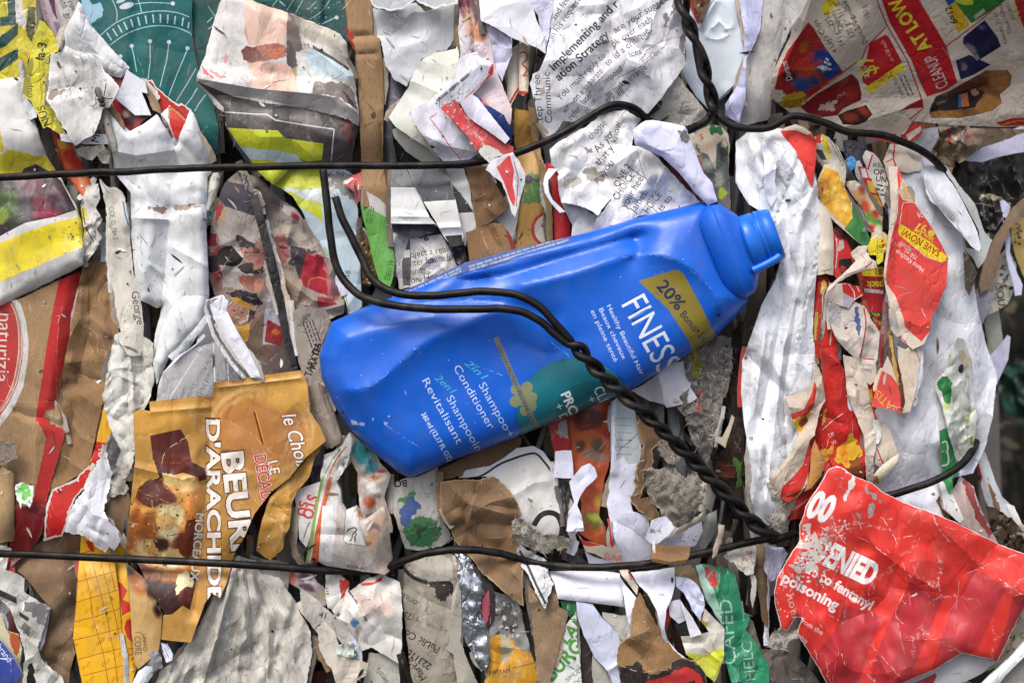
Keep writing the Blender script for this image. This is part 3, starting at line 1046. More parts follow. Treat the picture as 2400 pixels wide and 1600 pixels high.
S('magazine_strip', 'purple and grey magazine strip folded beside the yellow wrapper', 'paper strip', '00', '330,-60 495,-60 520,60 570,240 560,400 535,330 500,300 440,230 395,170', 2, 'b9a9ae', 'gloss', .5, bulge=(70, 14), prints=[
    ('poly', '425,-60 495,-60 510,90 530,190 490,130', '5c2448'), ('text', 'NO 1 SHY ADUC', 460, 230, -103, 30, '7a2238', dict(sx=.8)), ('poly', '490,200 545,210 565,300 530,330', '84708c')])
S('newspaper_strip', 'narrow cream strip with printed words between purple strip and glossy fold', 'paper strip', '00', '490,-60 725,-60 705,90 640,180 600,290 575,260 520,100', 4, 'cbc8c2', 'news', .5, bulge=(75, 12), prints=[
    ('text', 'rue', 620, 20, 62, 52, '2c2a2a'), ('text', 'gra', 590, 130, 66, 58, '2c2a2a'), ('text', 'eld', 540, 10, 60, 50, '2c2a2a')])
S('fabric_wrap', 'dark teal sheet printed with pale arcs, ticks and round-headed pins', 'printed wrap', '00', '700,-70 1760,-70 1765,330 1800,560 1850,720 1960,960 2010,1180 1990,1420 1900,1440 1760,1100 1600,960 1400,860 1300,760 1150,640 980,430 820,240 740,60', 0, 'teal', 'paper', .35,
  pleat=(92, 90, 6), wob=7, crump=(90, 4), prints=[
    ('poly', '750,10 790,-5 830,0 850,50 920,35 960,80 945,140 890,185 835,235 800,180 775,110', '9fc3d6', 3), ('ell', 1110, 10, 45, 18, -20, 'c8d6dc'), ('ell', 1165, 55, 70, 28, -15, 'cfd8de'),
    ('line', '1000,-60 1050,40 1075,120 1070,200', 9, 'a9cbd3', 1), ('line', '1240,-60 1280,30 1300,115', 8, 'a9cbd3', 1), ('line', '1240,38 1400,25 1580,35', 8, 'a9cbd3', 1), ('ell', 1588, 35, 19, 19, 0, 'd6dde0'),
    ('line', '920,330 1060,215 1250,135 1450,103 1620,118 1740,158', 9, 'a9cbd3', 1), ('line', '1010,415 1150,320 1300,260 1450,238 1620,255 1745,305', 9, 'a9cbd3', 1), ('line', '915,335 960,380 1010,430', 8, 'a9cbd3'), ('line', '1750,310 1800,380 1830,440', 8, '8fb3bc')]
    + [('line', '%d,%d %d,%d' % q, 13, 'b4d2d8') for q in ((982, 303, 1025, 372), (1035, 265, 1078, 335), (1085, 233, 1122, 303), (1137, 203, 1170, 275), (1200, 178, 1224, 253), (1265, 157, 1285, 238), (1335, 145, 1348, 222), (1404, 135, 1412, 212), (1474, 133, 1474, 212), (1543, 138, 1538, 218), (1612, 148, 1602, 226), (1684, 165, 1672, 240), (1735, 205, 1728, 262))]
    + [('line', q, 8, 'b4d2d8') for q in ('1212,440 1235,540 1255,660', '1378,395 1380,560 1360,730', '1552,400 1530,560 1470,800', '1720,460 1640,650 1550,880', '1800,630 1720,770 1620,930', '1815,810 1760,900 1700,980', '1890,870 1830,950 1790,1020')]
    + [('ell', x, y, 19, 19, 0, 'd3d3d8') for x, y in ((1210, 424), (1378, 383), (1553, 388), (1722, 446), (1105, 520))])
S('fabric_wrap', 'dark teal sheet with white line drawing tucked behind the pink newspaper photo', 'printed wrap', '10', '-640,-70 850,-70 830,120 850,390 790,330 560,230 300,140 0,60 -300,200 -430,560 -520,720 -560,560 -590,400 -620,150', -8, '14504f', 'paper', .5, wob=6, pleat=(95, 70, 8),
  prints=[('line', '150,60 220,-30', 8, '8fb9c0'), ('line', '280,100 360,-20', 8, '8fb9c0'), ('line', '215,10 270,60', 12, 'a9cbd3'), ('line', '360,130 420,20 450,-40', 8, '8fb9c0'), ('line', '480,90 560,10', 8, '8fb9c0'), ('line', '490,180 600,110 680,0', 8, '8fb9c0', 1), ('line', '600,225 730,165', 9, 'b4d2d8'), ('ell', 740, 163, 18, 18, 0, 'd6d6da'),
    ('specks', (380, 0, 800, 330), 40, 4, 12, ['7aa7a4', '5a8c88']), ('line', '-440,60 -340,210 -280,330', 8, '8fb9c0', 1), ('line', '-450,210 -400,160', 10, '9fc3cc'), ('line', '-440,270 -380,225', 10, '9fc3cc')])
S('drinks_carton', 'flattened drinks carton panel with dark grapes and a broad yellow band', 'carton', '01', '-60,-850 60,-860 215,-870 240,-640 300,-500 420,-140 560,80 700,330 750,480 765,700 760,865 400,1050 -60,1270', 16, 'dedcd8', 'board', .65, wob=8, drop=(16, 25), thick=5,
  folds=[('740,300 760,560 755,860', 8, 22), ('-60,1040 400,850 760,700', 4, 30)], prints=[
    ('poly', '-60,-120 100,-200 330,-140 440,-130 520,20 420,60 -60,40', 'd2c433', 3), ('poly', '-60,-560 10,-300 40,-180 -60,-120', 'c9bf44', 4),
    ('img', '-60,40 180,60 220,-20 330,-60 440,0 560,90 700,360 520,420 230,480 20,590 -60,640', '3a2230', [(60, 300, 110, 130, 0, '3f5a22'), (10, 420, 60, 90, 20, '7f9030'), (300, 150, 110, 90, 0, '5a2038'), (420, 300, 120, 80, 10, '7a1a36'), (250, 330, 70, 80, 0, '1f1420'), (520, 250, 80, 120, 0, '4a1c30'), (150, 480, 90, 50, -20, '20301a'), (420, 400, 130, 30, -5, 'a02848'), (90, 150, 60, 50, 0, '18200f')], .3),
    ('poly', '-60,690 250,560 520,470 715,430 755,600 745,700 400,850 -60,1050', 'ecd62e'), ('poly', '700,330 760,330 765,700 735,680 725,500', 'cdbf3a', 2), ('specks', (520, 470, 740, 700), 18, 4, 16, ['a89a3a', '8a8038', '6a6238'])])
S('foil_lining', 'crumpled white and yellow carton edge with tight folds', 'carton scrap', '01', '740,320 800,130 900,120 920,250 880,340 940,450 890,540 940,610 890,720 780,860 755,700 770,560', 10, 'd9d5cb', 'paper', .8, crump=(26, 9), pleat=(60, 18, 7), prints=[('poly', '735,330 790,360 800,420 760,480 800,560 770,620 755,500', 'd8c638', 2), ('line', '760,350 790,520 860,650', 12, '6a6448', 1)])
S('flyer_strip', 'orange and red printed strip under the torn white card', 'paper strip', '00', '510,1260 640,1320 720,1390 800,1560 850,1680 760,1800 680,1700 600,1560', -6, 'cf5a2a', 'gloss', .6, bulge=(65, 14), prints=[('img', '510,1260 640,1320 720,1390 800,1560 850,1680 760,1800 680,1700 600,1560', 'd8642e', [(560, 1320, 40, 60, 0, 'd8b03a'), (640, 1440, 70, 60, 30, 'b02a22'), (700, 1560, 60, 80, 20, 'c23826'), (760, 1700, 50, 60, 0, 'e07a3a'), (720, 1420, 30, 60, -20, 'e0c8a8')])])
S('glossy_wrapper', 'smooth pearly white folded wrapper leaning against the teal sheet', 'wrapper', '00', '722,20 765,60 830,230 920,330 1000,425 1090,520 1190,620 1170,665 1110,722 1030,700 950,665 830,585 740,565 640,540 535,490 555,380 610,240 680,120', 20, 'e9eaea', 'film', .3, crump=None, wob=7,
  folds=[('722,20 740,200 830,420 950,540', 14, 55), ('560,400 700,470 900,500 1150,650', -10, 50)], drop=(8, 20))
S('torn_card', 'dirty white torn card with a fly standing on it', 'card', '00', '462,495 560,485 720,520 755,572 840,540 915,545 965,665 1040,730 1100,815 1040,920 1000,985 940,1000 905,1140 860,1240 760,1290 690,1342 640,1270 520,1080 450,950 422,905 445,740', 34, 'e3e1dd', 'board', .9, torn=2.5, rim=(5, 'f0eeea'), wob=5,
  folds=[('450,960 650,800 750,640 760,560', 10, 60), ('430,850 560,820 690,790', -8, 30), ('560,480 650,500 720,540', 6, 20)], prints=[('poly', '440,840 520,820 600,830 520,890 460,940 425,900', '8a776c', 4), ('specks', (600, 700, 900, 1000), 40, 3, 11, ['6a625c', '8d857e', '3f3a38'])])
S('card_piece', 'smooth bluish white card corner beside the fly', 'card', '00', '1165,640 1330,750 1360,860 1300,850 1390,1060 1240,1060 1060,905 1110,800', 12, 'e4e6f0', 'paper', .35, crump=None, torn=.6)
S('magazine_scrap', 'dark red glossy picture scrap showing between white card pieces', 'paper scrap', '00', '950,640 1200,640 1180,760 1360,1070 1200,1240 1080,1200 980,1040', 4, '8e1f2c', 'gloss', .5, prints=[('img', '950,640 1200,640 1180,760 1360,1070 1200,1240 1080,1200 980,1040', 'a32434', [(1190, 1100, 60, 60, 20, '3a1c24'), (1090, 1000, 60, 50, 0, 'b92a3c'), (1260, 1110, 30, 60, 10, 'c0404a'), (1150, 1050, 25, 30, 0, 'e0b8ac'), (1090, 1130, 50, 30, 0, '5a1620')])])
S('paper_strip', 'narrow white strip with a black capital letter under the torn card', 'paper strip', '00', '548,1232 700,1236 1000,1232 1030,1322 800,1325 660,1310 560,1292', 22, 'ebe9f4', 'paper', .4, torn=1.6, prints=[('text', 'M', 905, 1318, -80, 70, '2a2a30', dict(bold=.01))])
S('torn_scrap', 'small frayed cream scrap hanging below the lettered strip', 'paper scrap', '00', '680,1380 740,1345 860,1350 945,1335 1010,1430 1000,1500 940,1490 890,1430 840,1470 760,1440', 26, 'cdc8ba', 'pulp', .9, torn=4, crump=(22, 6))
S('rolled_tube', 'thin grey rolled paper tube standing beside the white carton', 'paper roll', '00', '935,1030 985,1010 1010,1120 1050,1260 1070,1390 1030,1400 990,1290 950,1160', 30, 'b5aea6', 'paper', .7, bulge=(72, 10))
S('carton_flap', 'red faced carton flap with torn white edge', 'carton flap', '00', '1320,745 1400,728 1440,800 1560,905 1640,960 1665,945 1755,1010 1745,1105 1620,1310 1560,1280 1480,1060 1440,960', 6, 'c22a22', 'board', .4, torn=2.0, rim=(4, 'ecebe6'), tilt=(.1, -.15))
S('carton_flap', 'tan folded inner flap beside the red faced flap', 'carton flap', '00', '1290,800 1330,760 1420,880 1475,990 1480,1045 1400,1010 1360,900', 14, 'a08a70', 'card', .6, folds=[('1310,790 1380,900 1460,1030', -8, 24)])
S('carton_flap', 'small white and red flap with a gold printed line', 'carton flap', '00', '1478,1050 1555,968 1640,1030 1722,1105 1690,1165 1620,1290 1540,1130', 14, 'e4e2dc', 'board', .4, prints=[('poly', '1545,985 1570,975 1735,1105 1690,1180 1620,1300 1560,1150', 'c8261e'), ('line', '1550,1090 1560,1000 1600,1010 1700,1105', 15, 'a8873c')])
S('white_carton', 'tall flattened white carton with dirty creases beneath the upper wire', 'carton', '01', '985,-640 1040,-540 1120,-430 1190,-360 1310,-420 1440,-520 1500,-420 1610,-240 1700,-440 1745,-560 1780,-520 1850,-330 1950,-120 1940,20 1905,60 1895,520 1910,900 1922,1140 1850,1420 1650,1640 1560,1700 1440,1960 1400,1760 1425,1500 1490,1240 1440,1260 1290,1190 1240,960 1205,600 1200,200 1050,20', 26, 'e6e8e9', 'board', .55,
  torn=1.0, wob=4, crump=(110, 4), drop=(14, 20), thick=4, folds=[('1610,-240 1600,0 1560,300 1530,800 1480,1240 1420,1560', -16, 45), ('1040,-180 1250,-140 1600,-190', 5, 22), ('1205,430 1560,450', 5, 14), ('1560,330 1890,310', -5, 16), ('1140,60 1350,220 1540,370', -9, 30), ('1580,700 1900,880', 4, 16), ('1380,860 1480,940', 4, 10), ('1700,-240 1830,-60', -6, 12)],
  prints=[('poly', '1340,340 1440,330 1500,320 1545,345 1530,395 1480,380 1400,360', '8f7a66', 6), ('poly', '1575,325 1700,320 1880,315 1880,335 1600,360', 'a08f7f', 5), ('specks', (1200, 600, 1500, 1100), 30, 3, 10, ['9a9690', '7d7974']), ('line', '1100,-840 1120,-740 1190,-690', 6, 'c9c4be')])
# the fly on the torn card
fly = bpy.data.objects.new('house_fly', None)
COL.objects.link(fly)
fly.location = W(np.array(235.), np.array(227.), np.array(44.))
tag(fly, 'small dark fly standing on the torn white card', 'fly')
def blob(name, tile, c, r, d, ang, col, kind, parent, dirt=.1):
    q = TQ(tile, np.array([c], float))[0]
    n, m = 14, 9
    a = math.radians(ang)
    d = float(ZS(d))
    V, Fc = [], []
    for i in range(m):
        th = math.pi * (i + .001) / (m - 1 + .002)
        for k in range(n):
            ph = 2 * math.pi * k / n
            x, y, zz = r[0] * math.cos(th), r[1] * math.sin(th) * math.cos(ph), r[2] * math.sin(th) * math.sin(ph)
            V.append((q[0] + x * math.cos(a) - y * math.sin(a), q[1] + x * math.sin(a) + y * math.cos(a), d + zz))
    for i in range(m - 1):
        for k in range(n):
            Fc.append([i * n + k, i * n + (k + 1) % n, (i + 1) * n + (k + 1) % n, (i + 1) * n + k])
    V = np.array(V)
    return add_mesh(name, W(V[:, 0], V[:, 1], V[:, 2]), Fc, np.tile(C(col), (4 * len(Fc), 1)), material(kind, dirt), parent)
blob('abdomen', '00', (905, 850), (14, 8.5, 7), 47, 70, '5a5348', 'paper', fly, .9)
blob('thorax', '00', (930, 915), (9.5, 8, 7), 48, 70, '2c2827', 'paper', fly, .6)
blob('head', '00', (942, 962), (5.5, 7.5, 5.5), 47, 70, '3a1c1a', 'gloss', fly, .2)
for q in ('905,900 880,820 890,770 920,755 945,790 940,880', '895,900 850,870 810,800 800,825 830,890 870,920'):
    S('wing', None, None, '00', q, 53, 'b9b2a6', 'clear', .1, g=5, torn=0, smooth=True, crump=None, wob=1, thick=.5, parent=fly)
for q in ([(955, 880), (965, 830), (975, 770)], [(960, 900), (1000, 910), (1040, 905)], [(915, 930), (870, 900), (885, 950), (845, 985)], [(950, 980), (975, 1000)], [(920, 860), (880, 840)]):
    p = TQ('00', np.array(q, float))
    tube('leg', [(x, y, 48 - 2.5 * i) for i, (x, y) in enumerate(p)], 1.1, '1c1817', 'paper', 0, fly, 6, sm=False)

# ---- second column
S('newspaper_page', 'folded colour newspaper page with a faded pink photo and white fold band', 'newspaper', '10', '-545,700 -470,520 -400,240 -320,-10 -290,-70 -120,-60 0,25 290,115 560,220 770,310 835,400 850,560 905,700 925,900 945,1040 945,1160 900,1300 880,1490 600,1500 300,1560 160,1700 -60,1540 -200,1330 -270,1170 -290,1040 -350,1000 -480,830 -550,750', 30, 'd9d5d0', 'gloss', .6,
  wob=10, crump=(110, 6), folds=[('-545,720 0,815 500,860 760,900 945,1050', 16, 40), ('-500,860 0,900 400,985 940,1160', -12, 40), ('290,115 430,380 850,700', 6, 30)], drop=(14, 22), prints=[
    ('img', '-545,700 -470,520 -400,240 -320,-10 -290,-70 -120,-60 0,25 290,115 560,220 770,310 835,400 850,560 905,700 925,900 945,1040 760,900 500,860 0,815 -545,720', 'd3cec9', [(-320, 350, 120, 260, 15, 'dbd8d4', 1), (340, 240, 90, 190, 10, '8a7d74', .8), (640, 340, 150, 90, 25, 'c3baa9', .5), (450, 720, 80, 150, 10, 'd8dad6', .5), (-150, 600, 90, 120, 0, 'd6cfca', 1), (760, 560, 60, 120, -30, '9a9088', .7)], .10),
    ('poly', '-110,-40 -60,-60 0,25 290,115 285,250 270,400 60,420 -60,415 -110,300 -95,120', 'e3bfac'), ('poly', '-110,300 -60,415 -40,420 -70,380 -90,240', 'c99a86'), ('poly', '290,120 340,135 400,300 440,460 350,480 280,400', '75675e', 3), ('poly', '430,180 560,222 620,250 540,400 440,340', 'aaa093', 4),
    ('poly', '-130,470 -90,430 20,425 130,400 275,415 278,520 200,545 80,560 -60,580 -120,540', 'a4604c', 3), ('poly', '-130,470 -90,430 0,430 30,480 60,540 -40,575 -110,545', '713a34', 3), ('poly', '100,450 260,440 262,520 120,530', 'c77252', 3), ('specks', (110, 450, 255, 520), 12, 5, 9, ['8a4434', '94503c']), ('poly', '275,415 300,360 360,480 385,600 330,640 285,580', '4b3e3c', 3),
    ('poly', '-70,600 -20,570 100,575 280,580 330,640 365,720 388,842 250,850 100,822 0,800 -60,760 -20,700', 'ecc0ae', 2), ('poly', '330,640 385,600 372,760', 'a6a45c', 3), ('line', '-40,700 40,660 60,580', 8, 'c58f7e', 1), ('line', '150,760 240,740 300,735', 6, '5a4440'),
    ('poly', '430,490 510,450 560,440 690,520 860,660 880,710 780,740 620,720 500,620', 'c4d8de', 2), ('poly', '520,415 545,430 700,520 860,630 850,650 690,545 520,450', '3a3636'), ('poly', '380,620 450,610 520,660 535,740 480,850 400,850', 'dcdedb', 3), ('poly', '540,740 640,760 780,750 900,830 935,1010 800,920 640,870 520,860', '74675f', 4), ('poly', '780,820 840,860 930,1000 860,960', '3a2e2e', 2), ('poly', '-500,600 -460,640 -380,720 -400,725 -480,680', 'c4606a', 2), ('poly', '-430,640 -340,680 -310,720 -360,715', 'd08a8c', 2), ('poly', '-300,520 -270,480 -260,560 -290,600', 'd8a0a0', 2),
    ('poly', '-550,745 -400,880 -300,985 -290,1050 -270,1170 -200,1330 -60,1540 160,1700 300,1560 600,1500 880,1490 900,1300 945,1160 760,1070 400,985 100,950 -200,890', '4b4544'), ('poly', '770,1070 900,1130 880,1330 800,1240', '5a2a26', 4),
    ('line', '-290,1030 0,1050 100,1052 180,1105 450,1150 718,1188 690,1480', 11, 'c9c6c4'),
    ('poly', '-262,1175 0,1190 200,1200 265,1270 620,1320 605,1470 480,1485 430,1478 370,1420 200,1385 0,1370 -150,1345', 'd0d634'), ('poly', '-150,1345 0,1370 200,1385 370,1420 430,1490 300,1560 100,1500 -60,1460', 'cfdfe4'), ('poly', '-60,1460 100,1470 240,1500 300,1560 160,1700 0,1560', 'c8d033'), ('poly', '-270,1180 -150,1345 -60,1480 -80,1500 -220,1300', '2f5a5c')])
S('cardboard_strip', 'long upright brown cardboard strip left of the grey glossy sheet', 'cardboard', '10', '805,-70 1060,-70 1075,330 1135,350 1165,600 1172,900 1165,1500 1240,1950 1225,1980 1100,1900 980,1900 968,1490 950,1000 925,560 905,420 850,275 825,100', 14, 'a3835f', 'card', .3, torn=.8, bulge=(90, 14), crump=None, thick=14, edge='7a5a3c',
  folds=[('885,335 1090,325', -7, 14), ('935,500 1090,495', -5, 10), ('1085,340 1100,600 1160,1000', 4, 20), ('1150,1150 1165,1500', -4, 8)])
S('cardboard_strip', 'narrow dark cardboard edge hidden behind the upright brown strip', 'cardboard', '11', '960,0 1180,-20 1250,10 1245,340 1180,300 1100,240 970,150', 2, '8a6444', 'card', .5, bulge=(90, 12))
S('glossy_sheet', 'grey white glossy sheet with a torn curling top edge', 'glossy paper', '10', '990,55 1110,90 1240,100 1340,75 1420,30 1470,25 1560,110 1640,80 1730,45 1850,35 1850,320 1750,465 1660,500 1530,540 1430,700 1385,800 1270,730 1190,600 1155,380 1080,330 1050,200', 18, 'd6d7da', 'gloss', .55, torn=2, bulge=(95, 16), folds=[('1240,100 1370,170 1450,110 1560,120', 10, 34), ('1100,330 1240,330 1380,230 1450,120', -10, 50)], prints=[('poly', '1240,330 1380,250 1450,130 1570,120 1420,60 1500,60 1640,100 1850,60 1850,320 1750,465 1530,540 1430,700 1385,800 1270,730 1190,600 1160,370', 'c6c8cb')])
S('glossy_sheet', 'grey paper lapping over the top of the torn glossy sheet', 'glossy paper', '10', '1045,-70 1860,-70 1850,40 1730,60 1640,85 1560,60 1465,5 1400,45 1340,80 1240,98 1120,75 1065,50', 34, 'c9cacc', 'gloss', .5, torn=2.5, rim=(5, 'eeeeee'), bend=[(1300, -20, -90, 60, 14)])
S('magazine_strip', 'slate grey glossy strip beside the brown cardboard', 'paper strip', '10', '1160,620 1240,700 1400,790 1330,900 1215,1080 1280,1190 1255,1250 1290,1480 1340,1560 1180,1560 1165,1000', 2, '5b5d68', 'gloss', .5, bulge=(90, 14))
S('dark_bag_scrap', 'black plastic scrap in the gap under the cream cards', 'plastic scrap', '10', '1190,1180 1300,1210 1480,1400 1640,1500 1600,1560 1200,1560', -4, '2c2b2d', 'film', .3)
S('cream_card', 'stiff dirty cream card angled beside the grey glossy sheet', 'card', '10', '1880,330 1835,450 1745,470 1640,490 1530,545 1480,620 1420,735 1400,800 1310,940 1215,1080 1285,1165 1450,1280 1600,1370 1690,1420 1800,1200 1850,700', 24, 'e5e5d9', 'board', .75, torn=1.0, thick=5, tilt=(-.05, .05), folds=[('1420,740 1560,800 1780,900', 7, 30), ('1480,620 1560,740', -4, 12)])
S('cream_card', 'second cream card just showing its lower edge beneath the stiff card', 'card', '10', '1255,1195 1300,1170 1500,1290 1650,1390 1695,1480 1600,1500 1520,1485 1390,1400 1270,1265', 12, 'c9c9c0', 'board', .7, thick=5)
S('glossy_wrapper', 'pink and purple wrapper twisted down from the top edge', 'wrapper', '10', '1850,-70 2040,-70 2060,180 2100,280 2165,345 2170,520 2080,560 1990,470 1900,540 1870,560 1880,480 1855,300 1870,100', 26, 'cdb6bb', 'film', .5, pleat=(85, 26, 9), prints=[('img', '1850,-70 2040,-70 2060,180 2100,280 2165,345 2170,520 2080,560 1990,470 1900,540 1870,560 1880,480 1855,300 1870,100', 'd8c8cc', [(1920, 60, 60, 160, -10, '8a4a58'), (1870, 0, 40, 80, 0, '5a2c40'), (2010, 100, 30, 160, -5, '6a4854'), (1960, 220, 40, 150, -10, 'd8a890'), (2050, 290, 60, 90, 0, 'dc9a74'), (1890, 380, 40, 120, 0, 'dcd8dc')])])
S('envelope', 'white envelope with red rules and a thick red printed band, crushed at a slant', 'envelope', '10', '1405,1035 1520,965 1610,915 1840,700 1850,600 1870,530 1960,490 2010,480 2060,530 2150,560 2195,605 2180,680 2050,800 1990,870 1870,945 1840,990 1710,985 1800,1110 1930,1250 2045,1405 1960,1470 1760,1535 1640,1390 1500,1200', 46, 'e8e7f3', 'paper', .6, torn=1.2, thick=4, wob=4,
  folds=[('1660,920 1850,760 2060,600 2190,610', 8, 40), ('1540,1240 1750,1340 2040,1400', 5, 20)], prints=[('poly', '1870,940 1990,840 2120,700 2165,590 2185,590 2180,680 2050,800 1990,870 1850,990 1790,920', 'd8383a'), ('line', '1640,1060 1595,1085 1700,1220 1790,1360 1890,1480', 8, 'd2383a'), ('line', '1985,640 1935,695', 8, 'd2383a'), ('line', '1660,1035 1640,1060 1595,1085', 7, 'd2383a'), ('lines', 1650, 920, -40, 320, 1, 10, 30, '8d8a92'), ('specks', (1660, 860, 1900, 1000), 36, 4, 13, ['6d6a70', '9b98a0']), ('line', '1860,960 2000,850 2140,680', 9, 'f0eef2')])
S('letter_sheet', 'pale pink paper sheet behind the slanted envelope', 'paper sheet', '10', '2145,340 2185,560 2200,640 2270,800 2352,1000 2340,1150 2200,1100 2050,900 2000,860 2130,720', 36, 'e6d3d6', 'paper', .4, bulge=(70, 8))
S('tape_strip', 'scraped red tape strip lying across the slanted envelope', 'tape', '10', '1702,995 1760,950 1850,945 1960,1060 2110,1190 2250,1300 2370,1350 2352,1410 2290,1430 2200,1390 2090,1335 2025,1392 1930,1240 1810,1110', 58, 'd44848', 'scuffed', .7, torn=2.0, prints=[('specks', (1740, 960, 2000, 1180), 22, 4, 14, ['f0dede', '8d5a5a', 'e6b4b4'])])
S('paper_strip', 'blue and coral strip sticking out from under the red tape', 'paper strip', '10', '2005,868 2062,888 2120,950 2200,1010 2280,1060 2352,1200 2352,1310 2290,1260 2150,1080', 50, '1f3a7a', 'gloss', .5, prints=[('poly', '2060,885 2120,880 2200,950 2220,1000 2140,980 2085,950', 'e07468')])
S('paper_strip', 'white folded paper strip lying over the red tape', 'paper strip', '10', '1862,930 1990,872 2040,905 2200,1110 2335,1275 2290,1322 2180,1235 1960,1090', 66, 'e2e0ee', 'paper', .5, torn=.8, bulge=(48, 6))
S('torn_scrap', 'white and pale green torn scrap at the end of the red tape', 'paper scrap', '10', '2045,1395 2090,1330 2190,1360 2290,1430 2200,1440 2140,1495', 62, 'dfe0d4', 'paper', .5, torn=2.5)
S('wrapper_spike', 'spiky red and white shredded wrapper hanging over the upper wire', 'wrapper scrap', '10', '2110,1560 2150,1480 2290,1420 2360,1400 2420,1480 2470,1590 2470,1680 2420,1850 2380,2000 2350,1960 2320,1840 2260,1680', 70, 'e6e2e6', 'gloss', .5, torn=1.5, pleat=(72, 16, 6), prints=[('poly', '2210,1540 2330,1420 2370,1560 2360,1700 2385,1830 2370,1900 2330,1830 2280,1680', 'd84a48'), ('poly', '2385,1560 2440,1600 2430,1760 2395,1850', 'c3d4dc'), ('line', '2370,1480 2410,1640 2390,1900', 8, 'c02c30')])
S('letter_sheet', 'bright white letter sheet corner at the top, left of the typed page', 'paper sheet', '20', '-310,-70 100,-70 190,60 225,180 270,290 300,370 310,495 230,440 0,350 -140,260 -285,190', 38, 'eeeef8', 'paper', .2, torn=.8, folds=[('-280,180 -100,60 60,20', 5, 40)])
S('letter_sheet', 'crumpled lavender paper under the bright white corner', 'paper sheet', '20', '-280,200 -140,260 0,345 0,500 -60,660 -90,750 -150,640 -190,500 -200,340', 30, 'd3d0ea', 'paper', .4, crump=(34, 8))
S('letter_sheet', 'white paper strip with bent edges next to the typed page', 'paper sheet', '20', '60,-70 240,-70 400,-70 385,60 350,200 340,330 300,480 270,330 240,140', 32, 'dcdcf4', 'paper', .3, crump=(40, 6))
S('envelope_strip', 'cream strip with a printed red curve beside the typed page', 'paper strip', '20', '-20,450 70,400 72,820 0,950 -20,1050 -60,1000', 10, 'e2d6c6', 'paper', .5, bulge=(88, 12), prints=[('line', '70,800 30,860 -20,950', 20, 'c03030', 1)])
S('envelope_strip', 'cream strip printed with red loops', 'paper strip', '20', '65,420 90,390 155,430 150,860 100,880 60,860', 16, 'e0d2bc', 'paper', .5, bulge=(88, 14), prints=[('line', '75,490 120,480 140,540 95,590 140,640 100,700 140,690', 14, 'b83434', 1), ('poly', '62,835 110,838 150,850 150,880 60,870', 'b03a30')])
S('snack_wrapper', 'orange wrapper strip with green leaf and a red and white round seal', 'wrapper', '21', '20,-580 60,-560 150,-550 180,-380 220,-240 260,-60 300,160 320,300 320,700 0,740 10,500 80,340 110,200 60,-80 20,-280', 4, 'c99a4e', 'gloss', .5, bulge=(90, 14), torn=.6, prints=[
    ('poly', '110,60 190,0 285,60 290,200 230,290 110,295', '5f8a48', 8), ('ell', 150, 80, 40, 40, 0, '4a2a44'), ('ell', 230, 90, 50, 14, 10, '6a3a64'), ('ell', 325, 540, 150, 160, 0, 'c0322c'), ('ell', 330, 540, 125, 135, 0, 'd9d3c8'), ('poly', '260,505 320,450 330,560', 'c0322c'), ('specks', (20, 280, 180, 700), 22, 3, 7, ['7a5420', '8f6428'])])
S('cardboard_edge', 'thin brown corrugated cardboard edge standing on its side', 'cardboard', '21', '150,-590 235,-560 250,-250 280,-100 310,0 340,140 370,300 375,640 315,660 310,350 280,150 230,-120 180,-300', 20, 'a48a5e', 'card', .9, bulge=(88, 12), torn=1.5, thick=8)
S('carton_strip', 'dark red carton strip beside the brown cardboard edge', 'carton strip', '21', '280,-60 430,-80 445,40 410,90 450,260 520,310 540,620 390,650 380,300 350,60', 2, 'c01f2a', 'board', .3, bulge=(90, 12), torn=.6)
S('paper_curl', 'thin white paper strip curling beside the red carton', 'paper strip', '21', '335,-20 420,-15 380,30 330,90 335,180 375,270 490,375 440,388 350,290 300,200 288,120 300,50', 44, 'eeeefa', 'paper', .2, torn=.5)
